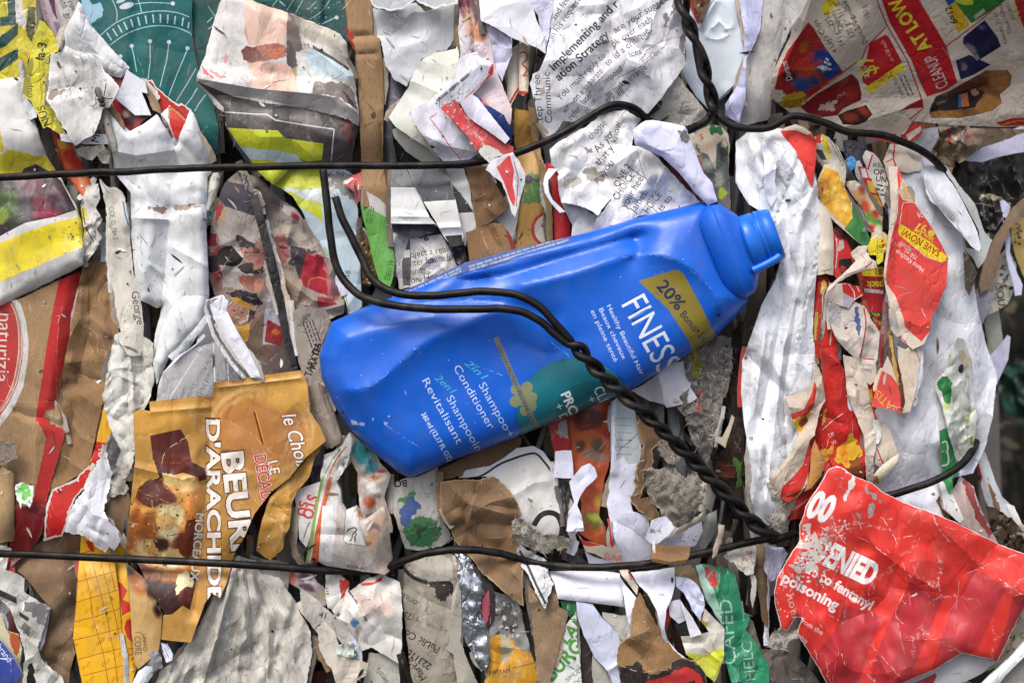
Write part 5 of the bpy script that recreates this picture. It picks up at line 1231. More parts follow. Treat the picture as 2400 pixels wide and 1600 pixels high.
S('newspaper_page', 'newspaper page with a faded crowd photograph, pressed upright', 'newspaper', 'F', '516,420 545,395 580,420 600,480 622,560 645,660 660,760 684,850 690,872 596,872 565,800 525,720 500,695 480,640 478,560 492,480', 4, '8f8078', 'news', .45, bulge=(82, 12), crump=(60, 4), prints=[('img', '516,420 545,395 580,420 600,480 622,560 645,660 660,760 684,850 690,872 596,872 565,800 525,720 500,695 480,640 478,560 492,480', '8a7c74', [(500, 610, 16, 50, 0, '7a3038', .6), (570, 480, 40, 60, 0, '8f8680', .8), (650, 830, 40, 50, 0, '574a48', .8), (590, 780, 40, 60, 0, '7d5f50', .8)], .22), ('poly@01', '2040,90 2352,150 2352,420 2280,400 2060,320 2010,250', '4e4a54', 3), ('poly@01', '2000,470 2060,330 2352,420 2420,560 2352,690 2200,590 2150,680 2010,690', 'aca29a', 2), ('poly@01', '1985,330 2050,310 2030,400 1985,460', 'b03c4a', 2), ('poly@01', '2030,380 2080,350 2060,440 2020,480', 'c2a060', 2), ('ell@01', 2110, 790, 122, 100, 0, '272223'), ('poly@01', '2130,680 2210,720 2245,795 2220,795 2140,700', 'bcaea6'), ('poly@01', '2160,590 2190,580 2352,680 2360,740 2200,700', '3b3338', 3), ('poly@01', '2210,715 2300,700 2400,760 2352,840 2290,835 2230,780', '9c6a5c', 3), ('poly@01', '2240,740 2340,745 2330,765 2250,760', '5a3a36', 2),
  ('poly@01', '2020,870 2200,880 2352,960 2380,1050 2200,1090 2060,1060', 'a59c94', 2), ('poly@01', '2170,890 2240,850 2400,850 2430,930 2352,960 2230,930', '3a3334', 3), ('poly@01', '2200,965 2352,960 2410,1010 2352,1110 2240,1075 2200,1020', '985e50', 3), ('poly@01', '2060,1120 2200,1090 2352,1130 2420,1230 2352,1235 2150,1165', '2d2829', 3), ('poly@01', '2130,1170 2180,1160 2330,1250 2300,1275 2160,1225', 'c08a2c'), ('poly@01', '2090,1260 2150,1210 2280,1260 2292,1330 2220,1412 2140,1370 2090,1320', 'b48473', 2), ('ell@01', 2150, 1285, 15, 6, 10, '4a302c'), ('ell@01', 2222, 1302, 15, 6, 10, '4a302c'), ('ell@01', 2178, 1345, 26, 8, 10, 'cfc4bc'), ('line@01', '2285,1285 2272,1370 2200,1402', 9, 'cdc6c0'), ('poly@01', '2292,1270 2345,1290 2335,1360 2270,1402 2285,1330', '3a2e2a', 2), ('poly@01', '2100,1385 2200,1425 2300,1405 2285,1570 2130,1600 2090,1480', 'c8963a', 2), ('poly@01', '2300,1405 2352,1350 2500,1400 2420,1700 2260,1700', '6f5a4c', 3), ('poly@01', '1895,560 1990,580 1990,700 1895,700', '7a2a34', 3), ('poly@01', '1895,780 2000,770 2012,930 1895,930', '2a2528', 3),
  ('poly@11', '140,1060 230,1130 250,1200 290,1530 200,1600 60,1600 80,1300', 'a8a5af', 1), ('poly@11', '105,1360 275,1460 230,1610 80,1568', '8c2428', 1), ('ell@11', 180, 1480, 34, 26, 20, 'b0602e'), ('poly@11', '0,640 60,680 90,800 40,900 -30,920', '9c6a60', 3), ('poly@11', '-20,700 40,720 30,760 -20,750', '5a3834', 3), ('poly@11', '0,980 70,1010 80,1080 30,1120 -20,1110', 'b07c68', 3)])
S('newspaper_page', 'folded newspaper page with small faces and red printed boxes right of the crowd photograph', 'newspaper', 'F', '560,395 600,410 640,455 680,480 720,540 760,600 785,660 792,695 790,720 730,742 695,748 680,800 668,760 655,690 640,620 615,530 590,450', 6, '8c7e74', 'news', .5, bulge=(72, 10), crump=(50, 6), folds=[('590,450 640,600 668,720', -12, 22), ('655,640 720,690 790,700', 8, 20), ('700,700 745,712 790,700', 6, 14)], prints=[('img', '560,395 600,410 640,455 680,480 720,540 760,600 785,660 792,695 790,720 730,742 695,748 680,800 668,760 655,690 640,620 615,530 590,450', '9a8e84', [(620, 450, 40, 50, 0, '4a4244', .8), (700, 560, 30, 60, 20, '8a7e76', .8)], .18), ('poly@11', '240,500 330,490 450,600 540,700 480,740 330,680 240,560', 'aa9b8e', 2), ('poly@11', '180,600 260,580 300,680 310,800 250,865 200,800', '9c645e', 3), ('poly@11', '215,690 290,700 285,720 220,712', '54302e', 2), ('poly@11', '300,680 400,700 470,720 560,750 420,830 340,880 290,860 312,790', '453c42', 4), ('poly@11', '350,850 460,760 430,960 400,1000', '3f3a3c', 2), ('poly@11', '440,830 470,760 600,770 660,900 690,1010 665,1150 560,1115 440,1060 410,980', 'a42a38', 1), ('line@11', '480,1060 500,1000 580,980 650,1005', 12, 'b5743e', 1), ('poly@11', '620,850 660,900 700,1010 760,1130 730,1190 670,1140', 'b86a6c', 4), ('poly@11', '240,930 400,1010 500,1130 550,1260 300,1320', '9d8c79', 1), ('poly@11', '560,1150 700,1180 745,1230 570,1275', '9a3038', 2), ('poly@11', '250,310 400,380 412,440 370,460 240,370', 'b8afa7', 1), ('poly@11', '330,370 412,430 392,468 310,420', 'ab424a', 1), ('poly', '668,718 730,706 790,704 792,722 735,744 690,750', 'b0a596')])
S('dark_strip', 'black plastic strip running down between the two newspaper photographs', 'plastic strip', 'F', '545,395 566,400 590,440 612,520 634,600 652,680 664,760 690,868 680,872 650,780 636,700 615,620 598,540 575,460', 14, '232022', 'film', .3, bulge=(80, 8), torn=.5)
S('paper_tube', 'thin rolled white paper standing between white carton and crowd photograph', 'paper roll', '01', '1920,20 2040,20 2010,150 1970,300 1945,440 1900,520 1900,330', 12, 'cfccc4', 'paper', .6, bulge=(102, 18), prints=[('text', 'ENT', 1955, 90, 10, 36, '3a3836'), ('poly', '1895,360 1945,370 1920,490 1890,560', '2f7a7c', 3)])
S('magazine_sheet', 'light blue magazine sheet with torn lime yellow shapes under the wire hooks', 'magazine page', '11', '90,60 200,40 380,-30 600,-30 800,-20 900,40 930,300 945,560 960,900 972,1250 880,1320 855,1310 790,1090 640,760 560,630 480,500 420,360 330,230 200,150', 2, 'c6d8e0', 'gloss', .6, crump=(80, 5), bulge=(80, 8), prints=[
    ('poly', '110,110 200,60 380,-30 600,-30 605,90 595,158 430,176 290,160 260,180 180,160', 'cdd42c'), ('poly', '275,200 330,180 430,260 600,300 612,465 440,355 380,330', 'd3d928', 2), ('poly', '250,150 420,180 600,165 605,290 430,250 320,190', 'd8e2e0'), ('line', '560,640 640,720 700,880 800,1080', 26, 'a9c8da', 1), ('line', '620,700 690,820 800,1080 860,1300', 12, 'b3b04a', 1), ('text', '18', 860, 990, -80, 50, '5a5c5c'),
    ('poly', '650,20 760,0 900,20 930,140 940,280 860,260 780,160 680,160', '8f8c88', 10), ('specks', (640, 0, 930, 300), 50, 4, 16, ['3a3838', 'c9c8c6', '6a6866'])])
S('carton_strip', 'small red carton corner under the upper wire', 'carton strip', '11', '800,100 900,40 965,10 972,120 950,260 930,310 900,200', 14, 'b82a2a', 'gloss', .4, prints=[('line', '925,210 945,130', 8, 'e8dcd8'), ('poly', '800,100 880,60 900,75 820,120', 'd8d4d0', 3)])
S('corrugated_strip', 'corrugated brown edge seen end-on beside the green label', 'cardboard', '11', '945,500 1000,560 1060,750 1100,900 1110,1010 1040,1060 975,1060 960,800', 6, '6d5638', 'pulp', .8, crump=(9, 7), prints=[('specks', (950, 520, 1090, 1040), 40, 6, 15, ['b8a070', '3a2c1c', 'c9b890'])])
S('green_label', 'bright green packaging strip with white torn top, beside the wire hooks', 'label', '11', '950,135 1000,180 1120,250 1225,340 1245,470 1255,640 1275,850 1262,960 1235,1065 1190,1070 1130,1000 1090,880 1040,660 985,450 960,320', 16, '6fb552', 'gloss', .55, bulge=(80, 14), torn=.8, prints=[('poly', '950,135 1000,180 1120,250 1225,340 1245,470 1150,400 1050,350 960,300', 'd5d1cc'), ('text', 'DE0119', 1225, 1010, -74, 46, '2a3a24', dict(sx=.85)), ('lines', 1090, 760, -78, 330, 4, 24, 8, '4c8a3a'), ('lines', 1010, 480, -82, 130, 3, 22, 14, '4a8a3c'), ('line', '1180,620 1210,800 1180,1000', 6, '5a9c44')])
S('striped_card', 'white card with slate top, left of a pair beside the upright brown cardboard', 'card', '11', '1240,-20 1380,-20 1440,100 1520,260 1590,420 1660,500 1640,570 1500,600 1400,605 1270,560 1238,520', 20, 'e5e5e2', 'board', .55, torn=.5, crump=(90, 3), folds=[('1245,420 1600,425', 5, 14), ('1245,490 1640,495', 5, 14)], prints=[('poly', '1240,-30 1380,-30 1470,155 1240,152', '3b3e4c'), ('poly', '1240,485 1640,488 1670,520 1640,580 1400,612 1260,570', '191c2c')])
S('striped_card', 'white card with wide slate band, right of the pair', 'card', '11', '1395,-20 1745,-20 1790,120 1835,270 1885,515 1905,590 1900,680 1800,700 1720,600 1640,450 1540,285 1450,120', 26, 'e2e2de', 'board', .55, torn=.5, crump=(90, 3), folds=[('1690,525 1880,515', 5, 12)], prints=[('poly', '1395,-30 1745,-30 1790,120 1832,268 1540,285 1450,120', '44454e'), ('poly', '1735,600 1890,588 1910,700 1800,720', '1f1d20')])
S('striped_card', 'pale card with a black triangle behind the pair of striped cards', 'card', '11', '1740,-20 1910,-20 1970,160 1975,280 2005,390 2025,520 1990,560 1930,570 1930,690 1890,680 1880,500 1830,260', 14, 'cdd0cf', 'board', .5, prints=[('poly', '1800,120 1860,190 1940,290 2000,380 1850,390', '1f1e20'), ('poly', '1860,395 2010,390 2025,520 1950,545 1880,520', 'd8d2d0')])
S('dark_scrap', 'black shiny torn plastic under the striped cards', 'plastic scrap', '11', '1730,590 1890,590 1930,760 1950,870 1900,900 1850,880 1790,740', 18, '141416', 'film', .2, crump=(20, 7))
S('newsprint_piece', 'grey newsprint piece with large serif words above the bottle', 'newspaper', '11', '1255,560 1400,600 1560,600 1700,585 1760,680 1850,840 1870,880 1800,930 1600,1020 1320,1090 1290,900', 10, 'cdcac4', 'news', .6, crump=(50, 6), folds=[('1400,600 1330,860 1400,1050', -10, 26)], prints=[('text', 'dg', 1490, 625, -5, 70, '2c2a2c', dict(bold=.02)), ('text', 'oject a reality', 1418, 800, -9, 62, '3a3838', dict(w=430)), ('text', 'hter future for', 1418, 880, -9, 62, '3a3838', dict(w=430)), ('text', 'unity.”', 1428, 955, -9, 62, '3a3838', dict(w=180)), ('text', 'on, Horwood', 1425, 1035, -9, 62, '3a3838', dict(w=430)), ('poly', '1340,840 1410,600 1425,800 1420,1060 1350,1050', '59585c'), ('poly', '1365,730 1415,725 1415,795 1360,800', 'cfcdc9'), ('text', '^', 1300, 640, 10, 40, '4a4848')])
S('kraft_scrap', 'creased brown paper piece below the upper wire left of the orange wrapper', 'brown paper', '11', '1920,-40 2120,-40 2180,80 2260,220 2325,335 2200,440 2170,470 2060,520 2030,540 2000,380 1975,200', 18, '8c6a4a', 'card', .5, crump=(45, 6), folds=[('2050,40 2080,280 2180,460', -7, 24), ('2130,60 2250,180', 5, 16)])
S('kraft_scrap', 'brown paper flap bent over the top of the bottle', 'brown paper', '11', '1928,572 2050,520 2180,478 2270,488 2310,600 2360,760 2200,800 1965,850 1945,700', 40, '94714e', 'card', .3, torn=.7, crump=(70, 4), folds=[('2180,480 2240,620 2300,760', 8, 24), ('2120,520 2230,700', -6, 20)])
S('paper_sheet', 'pale grey paper showing in the gap beside the brown flap', 'paper sheet', '11', '2190,440 2330,340 2420,300 2400,480 2360,640 2270,500', 6, 'c9c7c2', 'paper', .5)
S('newspaper_scrap', 'newspaper with slanted small print seen through the clear film', 'newspaper', '02', '1440,560 1480,320 1600,180 1780,60 1980,0 2060,120 2080,340 1960,400 1950,500', 14, 'c8c4c2', 'news', .4, prints=[('text', 'le by Alistair Taylor', 1940, 110, 121, 44, '4a4646', dict(sx=.9)), ('text', 'Ronald McDonald', 1960, 190, 118, 52, '3f3b3b', dict(sx=.9)), ('text', 'Tuesday. The', 1975, 320, 114, 52, '3f3b3b', dict(sx=.9)), ('text', '17 w', 1985, 440, 110, 50, '3f3b3b')])
S('plastic_film', 'clear plastic bag corner with stiff folded edges above the cookie carton', 'plastic film', '02', '1430,560 1465,360 1490,290 1640,130 1800,20 1850,-170 1880,-330 1890,-380 2050,-430 2070,-400 2100,-220 2160,-30 2250,120 2352,320 2080,370 1970,380 1960,510 1700,540', 34, 'd2d2da', 'clear', .1, crump=(36, 6), thick=.8, prints=[('line', '1880,-330 1960,-60 2110,180 2250,340', 34, 'fafaff'), ('line', '2060,-400 2120,-120 2240,120 2352,320', 22, 'fafaff'), ('line', '1435,545 1475,360 1500,290 1650,130 1800,20 1880,-60', 30, 'fafaff'), ('line', '1560,520 1700,300 1850,60', 9, 'fafaff'), ('line', '1960,20 1975,380', 12, 'fafaff'), ('line', '1880,-380 2050,-425 2100,-220', 20, 'fafaff'), ('line', '2090,200 2100,360', 9, 'fafaff')], folds=[('1880,-330 2000,60 2200,330', 12, 34), ('2060,-400 2180,0 2352,320', 8, 24), ('1450,480 1490,300 1700,100', 8, 26)])  # white lines are highlights painted along the film's creases
S('plastic_film', 'bright folded plastic strip crossing the clear bag corner', 'plastic film', 'F', '482,700 505,682 525,690 520,712 545,760 575,810 600,868 575,866 545,820 510,770 490,730', 48, 'e6e6ee', 'film', .1, bulge=(60, 8), pleat=(60, 12, 3), torn=.5)
# ------------------------------------------------------------------ lower rows of the bale face
S('fiber_bundle', 'large grey dirty crumpled sheet fanned out at the bottom left', 'crumpled sheet', '03', '2010,520 2080,450 2180,400 2352,440 2400,560 2560,600 2680,760 2750,900 2850,1100 2870,1300 2800,1660 1380,1660 1480,1440 1590,1390 1750,1180 1850,1000 1930,840 1980,680', 18, 'cbc6bc', 'paper', 1.0, g=6, torn=2.5, wob=8, pleat=(112, 26, 10), crump=(50, 5), folds=[('2040,520 2100,760 2060,1060 1900,1300 1700,1480', 13, 30), ('2160,440 2300,800 2260,1200', 11, 30), ('2380,560 2560,900 2500,1300', -12, 34), ('1900,1500 2200,1300 2360,1200', -10, 24)] + [('%d,%d %d,%d %d,%d' % (2060 + 42 * i, 480 + 18 * i, 1900 + 95 * i - 30 * (i % 3), 960 + 22 * (i % 4), 1560 + 150 * i, 1600), (6, -7, 8, -5)[i % 4], 13) for i in range(9)], prints=[('scr', '%d,%d %d,%d %d,%d' % (2050 + 34 * i, 490 + 16 * i, 1890 + 74 * i - 26 * (i % 3), 950 + 30 * (i % 4), 1540 + 112 * i, 1620), 4, ('5a554e', '7a746b', '3f3b37')[i % 3]) for i in range(12)])
S('torn_scrap', 'white plastic shard at the bottom edge beside the tan flap', 'plastic shard', '03', '1190,1620 1270,1460 1340,1410 1400,1420 1410,1480 1340,1590 1300,1680 1200,1680', 34, 'e8ecf2', 'film', .2, torn=.6, bulge=(120, 8))
S('torn_scrap', 'translucent grey film shred under the tan flap', 'plastic shard', '03', '1360,1300 1440,1260 1490,1330 1480,1420 1400,1480 1350,1400', 28, '8d9296', 'film', .4, torn=4, crump=(20, 6))
S('paper_curl', 'small white printed curl beside the grey crumpled sheet', 'paper curl', '03', '1480,1200 1540,1210 1590,1300 1580,1360 1530,1380 1500,1300', 34, 'dfdfee', 'paper', .3, prints=[('lines', 1510, 1240, 65, 90, 2, 24, 6, '5a5c70')])
S('paper_sheet', 'grey paper strip fan hanging under the lower wire', 'paper sheet', '13', '-60,380 60,430 200,440 290,460 310,560 290,720 330,900 420,1100 520,1330 480,1660 100,1660 -60,1200', 6, '9a938a', 'news', .9, pleat=(82, 40, 9), crump=(50, 6))
S('letter_sheet', 'red and white folded leaflet with capital letters below the gold packet', 'leaflet', '12', '345,1375 450,1330 600,1285 625,1300 560,1460 530,1600 500,1780 470,1880 430,1960 400,1820 380,1580', 24, 'd9d6d4', 'gloss', .6, prints=[('text', 'HE', 610, 1310, 100, 110, 'c8302e', dict(bold=.04)), ('text', 'STO', 480, 1400, 105, 100, 'c8302e', dict(bold=.04, sx=.8)), ('text', 'SU', 400, 1460, 100, 80, 'c8302e', dict(bold=.04)), ('line', '440,1800 480,1680 500,1660', 9, '3a3c50', 1), ('poly', '390,1800 470,1900 440,1980 400,1900', '1f2440')])
S('paper_strip', 'tan wrinkled strip standing between gold folds and red leaflet', 'paper strip', '13', '310,-40 380,-60 390,140 370,300 420,430 470,490 390,480 330,400 300,200', 26, 'a39682', 'paper', .6, bulge=(88, 10))
S('magazine_scrap', 'orange and purple magazine piece just below the lower wire', 'magazine', '13', '290,500 420,540 520,560 560,640 640,700 640,860 560,840 430,720 360,680 300,640', 2, '7a3a4a', 'gloss', .5, prints=[('img', '290,500 420,540 520,560 560,640 640,700 640,860 560,840 430,720 360,680 300,640', 'b0a0a0', [(320, 600, 40, 90, 0, 'c85a34'), (440, 600, 70, 36, 10, '5a2448'), (480, 690, 90, 30, 20, '4a2040'), (600, 760, 60, 50, 0, 'a89a7a'), (500, 640, 60, 18, 10, 'd8cfcc')])])
S('booklet', 'dirty white booklet block with orange and green page edges above the lower wire', 'booklet', '13', '455,470 500,200 545,-60 600,-330 650,-350 730,-300 775,-200 790,-80 830,-20 920,-60 1010,60 1180,-60 1215,120 1250,440 1225,540 1180,575 1140,565 900,530 640,490 580,455 510,470', 38, 'dcd8d4', 'board', .85, g=8, torn=.8, wob=6, crump=(90, 4), thick=18, edge='cfc8be', drop=(5, 12), folds=[('920,-60 1000,280 1140,560', 8, 34), ('590,200 850,210', -4, 16), ('600,-300 700,-380 840,-420', 8, 30)], prints=[
    ('poly', '500,475 540,200 600,-60 660,-300 720,-400 700,-280 640,-60 605,200 590,480', 'e06a34'), ('poly', '440,480 500,200 545,-60 600,-330 640,-440 650,-400 600,-200 560,0 520,300 480,480', '7aa04c'), ('poly', '610,-60 740,-60 740,120 710,300 690,450 575,450', 'ebe9e6'), ('poly', '740,-60 800,-200 920,-60 1010,280 1140,565 700,460 710,300 740,100', 'cfc4bc'),
    ('poly', '825,-30 900,-60 960,160 1005,310 830,285 805,260', 'e9e7e4'), ('line', '825,-30 805,260 830,285 1005,310', 5, '3a3a3a'), ('line', '840,180 850,160 900,140 925,160 890,200 880,240 860,265', 12, '2c2c2c', 1), ('line', '900,180 925,200 900,230 920,250', 10, '2c2c2c'), ('text', 'MIX', 850, -60, -82, 36, '2c2c2c'), ('lines', 900, -10, -82, 70, 2, 14, 6, '4a4848'), ('text', '8009-60', 830, 510, 8, 34, '2c2a2a', dict(sx=1.1)),
    ('img', '920,-60 1010,60 1180,-60 1215,120 1250,440 1225,540 1180,575 1130,560 1000,280', 'bfae9e', [(960, 0, 50, 50, 0, 'a8652e'), (1000, 140, 60, 80, 20, 'e3dad2'), (1080, 130, 60, 60, 0, '8a6a58'), (1060, 230, 50, 40, 10, 'e0b078'), (1080, 170, 60, 24, 10, 'd8a49a'), (1150, 360, 60, 90, 10, 'b5a69c'), (1150, 50, 60, 60, 0, 'b89a84'), (1030, 290, 30, 20, 0, 'b86a34')])])
S('paper_bundle', 'rumpled grey and teal wrapper folds beneath the bottom of the bottle', 'wrapper', '12', '780,900 860,830 900,860 1010,970 1100,1080 1200,1170 1240,1220 1180,1420 1190,1600 1200,1800 1240,1960 1130,1700 960,1560 940,1400 930,1200 880,1100 800,1200 760,1260 700,1240 740,1060', 22, '8d847c', 'gloss', .7, crump=(40, 7), pleat=(84, 40, 9), prints=[('img', '780,900 860,830 900,860 1010,970 1100,1080 1200,1170 1240,1220 1180,1420 1190,1600 1200,1800 1240,1960 1130,1700 960,1560 940,1400 930,1200 880,1100 800,1200 760,1260 700,1240 740,1060', '9a9088', [(980, 1030, 90, 130, -30, '2a7a80', .3), (1060, 1150, 60, 60, 0, '35808a', .4), (1090, 1260, 110, 50, -20, 'cfc0b0', .4), (1060, 1350, 70, 40, 20, 'd8d4d0', .4), (1100, 1240, 50, 24, 0, 'b86a34', .4), (1050, 1480, 60, 60, 0, 'a04a30', .4), (1150, 1190, 40, 20, 0, '9a3048', .3), (960, 1350, 24, 200, 5, 'c9b4ac', .4), (820, 980, 50, 100, 20, 'd0d0d2', .4)])])
S('paper_strip', 'dirty white crushed fold with orange edge above the booklet block', 'paper fold', '12', '630,1040 700,1010 790,950 862,828 885,900 860,1050 832,1150 760,1260 700,1340 610,1330 590,1240', 30, 'c6c4c0', 'gloss', .8, crump=(34, 7), pleat=(68, 24, 6), prints=[('line', '640,1290 690,1180 740,1080 830,960', 14, 'c8683a'), ('line', '620,1250 700,1080 780,990', 10, '6a8f48')])
S('newspaper_comic', 'newsprint with green and blue printed patches below the bottle', 'newspaper', '12', '1235,1300 1390,1250 1480,1240 1650,1170 1690,1300 1700,1580 1760,1720 1810,1820 1700,1880 1500,1920 1370,1900 1330,1780 1290,1640 1240,1500', 12, 'c9c4be', 'news', .6, bulge=(85, 10), prints=[('text', 'BO', 1390, 1270, 178, 62, '232222', dict(bold=.02)), ('poly', '1310,1440 1400,1420 1460,1350 1470,1400 1430,1460 1340,1490 1290,1480', '3a8a5a', 5), ('poly', '1380,1460 1450,1430 1530,1500 1460,1580 1400,1720 1330,1690 1320,1560', '3d5f9e', 5), ('poly', '1420,1640 1540,1600 1640,1640 1700,1720 1680,1800 1600,1880 1450,1880 1370,1830 1350,1730', '3c8455', 7), ('poly', '1450,1680 1520,1660 1560,1730 1500,1790 1460,1740', '2b5c3c', 6), ('text', 'OLO', 1800, 1760, 118, 56, '232222')])
S('newspaper_scrap', 'dirty newsprint sheet with upside-down words under the lower wire', 'newspaper', '13', '1330,560 1370,470 1500,390 1700,370 1810,390 1830,520 1850,760 1800,1100 1820,1300 1880,1660 1440,1660 1400,1300 1370,1000 1340,740', 8, '9f9688', 'news', .95, g=8, bulge=(88, 8), crump=(80, 4), folds=[('1830,420 1850,760 1760,1200', 8, 18), ('1360,500 1500,620 1780,660 1850,780', -7, 24)], prints=[('poly', '1380,480 1500,400 1700,385 1800,420 1810,560 1770,640 1600,640 1450,570', 'c2bbae', 6), ('line', '1350,510 1450,600 1600,650 1780,650 1800,740 1850,790', 34, '2a2625', 1), ('poly', '1600,660 1780,650 1790,760 1720,830 1640,790', '3a3532', 10), ('text', 'Victoriaad', 1590, 880, 212, 60, '453f3a', dict(sx=.85)), ('text', 'ces (25', 1570, 1000, 205, 58, '453f3a', dict(sx=.9)), ('text', 'Public Com', 1700, 1240, 208, 66, '2f2b29', dict(bold=.012, sx=.95)), ('text', 'ing rouqu', 1760, 1080, 200, 44, '5a544e'), ('text', '2231100C', 1620, 1400, 215, 62, '2c2826', dict(bold=.02, sx=.95)), ('text', 'Marc’d FC', 1570, 1520, 235, 60, '2c2826', dict(bold=.02)), ('poly', '1540,660 1560,1050 1500,1060 1490,680', 'b5aa9a', 6)])
S('paper_strip', 'pale folded newsprint strip beside the silver foil', 'paper strip', '13', '1850,700 1880,640 1890,1000 1880,1180 1960,1400 2080,1660 1860,1660 1810,1300 1730,1250 1800,960', 14, 'a9a296', 'news', .8, bulge=(86, 10), prints=[('text', 'Strip', 2000, 1400, 80, 60, '4f4a45', dict(sx=.9))])
S('foil_strip', 'crinkled silver foil strip running down from the lower wire', 'foil', '13', '1815,260 1850,240 1880,320 1960,430 2010,560 2080,640 2110,740 2080,760 2060,860 2100,1000 2130,1200 2150,1330 2120,1440 2060,1440 1990,1300 1920,1180 1890,1000 1890,760 1850,600 1830,430', 18, 'b4b8c0', 'foil', .4, crump=(22, 8), bulge=(80, 10))
S('magazine_scrap', 'dark torn magazine piece with a pink flash beside the foil', 'magazine', '13', '1980,460 2080,560 2160,650 2200,760 2200,950 2130,1080 2090,980 2060,860 2100,740 2010,640', 12, '2c2024', 'gloss', .4, prints=[('poly', '2080,760 2140,720 2150,880 2110,1050 2070,900', 'b05060', 4)])
S('printed_box', 'torn grey and yellow carton at the bottom, right of the foil', 'carton', '13', '2180,720 2352,780 2420,860 2450,980 2520,1260 2570,1400 2600,1660 2080,1660 2130,1420 2150,1250 2130,1080 2200,950', 10, '85837f', 'board', .9, torn=3, crump=(50, 6), prints=[('poly', '2140,1150 2250,1120 2350,1180 2450,1260 2540,1300 2600,1660 2080,1660 2130,1430', 'd69a24', 8), ('poly', '2230,1150 2330,1120 2352,1300 2300,1400 2240,1360', 'b5a888', 10), ('poly', '2240,820 2352,840 2420,1000 2380,1100 2260,1050', '4c4a4a', 10), ('specks', (2200, 800, 2500, 1150), 30, 8, 30, ['b9b9b8', 'd2d2d0', '39373a']), ('text', 'SWITAM', 2140, 1490, -6, 36, '5a3a10', dict(bold=.02)), ('line', '2352,1430 2480,1400 2560,1380', 9, '8a5a14')])
S('torn_scrap', 'white flimsy torn sheet with faint pink print under the booklet', 'torn paper', '13', '640,540 760,560 860,640 840,740 1000,620 1160,560 1220,600 1320,640 1345,900 1340,1250 1310,1390 1200,1320 1060,1240 940,1290 900,1150 760,1000 700,900 660,880 640,780', 14, 'd4d0c9', 'gloss', .6, torn=2, crump=(46, 7), folds=[('860,700 940,820 1020,980', -8, 22), ('1060,700 1150,900 1200,960', 8, 30)], prints=[('poly', '770,620 870,640 820,750 780,800', 'c03434', 3), ('poly', '960,650 1080,640 1170,580 1150,630 1060,670 970,675', 'c83636'), ('line', '850,720 930,830 1020,1000', 20, '6a5a6e', 1), ('poly', '900,740 1050,780 1080,900 1000,980 930,860', 'd3bdb4', 5), ('poly', '1050,780 1200,700 1230,800 1280,900 1200,950 1080,900', 'e3cbbe', 5), ('poly', '850,1000 900,960 935,1010 900,1060', '5a88be', 4), ('poly', '640,690 665,690 665,700 640,700', 'b03060'), ('poly', '642,715 668,715 668,727 642,727', '4080a0'), ('poly', '645,740 672,740 672,752 645,752', '303040'), ('poly', '770,560 850,540 880,600 840,640', 'b83030', 3)])
S('torn_scrap', 'cream torn paper piece with a curled corner at the bottom', 'torn paper', '13', '560,1060 620,1010 690,1000 760,1200 740,1300 850,1330 1030,1390 1010,1500 930,1540 900,1660 760,1660 700,1440 640,1380 580,1240', 24, 'd3c9b9', 'paper', .5, torn=1.6, crump=(50, 6), bend=[(640, 1200, 180, 40, 8)])
S('torn_scrap', 'grey torn newsprint edge with a bold number beside the cream scrap', 'torn paper', '13', '400,700 520,760 640,880 780,1000 900,1160 930,1300 860,1290 720,1120 700,1010 600,1020 540,1060 430,900', 20, 'bdb8b0', 'news', .8, torn=2, prints=[('text', '41', 575, 960, 15, 54, '3a3634', dict(bold=.02))])
S('torn_scrap', 'pale green glassy plastic scrap at the bottom', 'plastic scrap', '13', '720,1240 860,1180 900,1200 940,1340 850,1330 740,1300', 28, 'c6cfc6', 'film', .4, crump=(24, 6), prints=[('poly', '900,1250 940,1290 935,1340 900,1330', '2f6a4a')])
S('newspaper_scrap', 'pale leaflet with slanted small print at the bottom edge', 'leaflet', '13', '1040,1290 1180,1300 1310,1390 1330,1660 960,1660 1000,1500', 6, 'b9b6aa', 'paper', .5, prints=[('text', 'for details', 1280, 1640, 236, 50, '33322e', dict(sx=.9)), ('line', '1060,1420 1300,1640', 4, '6a6860'), ('lines', 1060, 1540, 48, 120, 1, 20, 14, '4a4a46')])
S('kraft_scrap', 'wrinkled brown paper in shadow below the bottle label', 'brown paper', '12', '1690,1280 1680,1180 1860,1090 2080,980 2352,880 2440,880 2420,1010 2352,1080 2200,1200 2060,1240 1850,1240', 8, '7a5f45', 'card', .4, crump=(50, 5))
S('kraft_scrap', 'wide crumpled brown paper below the bottle, crossed by the lower wire', 'brown paper', '13', '1690,-280 1850,-300 2060,-300 2180,-330 2280,-260 2352,-180 2440,0 2380,120 2400,240 2460,420 2450,640 2460,860 2352,790 2180,640 2080,560 1960,400 1820,260 1780,120 1700,0', 26, '8a6d50', 'card', .6, g=8, crump=(55, 8), folds=[('1750,-260 1950,-80 2300,20', 8, 30), ('1820,240 2060,100 2352,120', -8, 30), ('2120,390 2300,500 2440,640', 8, 24), ('2200,-300 2280,-100 2352,60', -6, 20)], rim=(3, 'a89070'), torn=2)
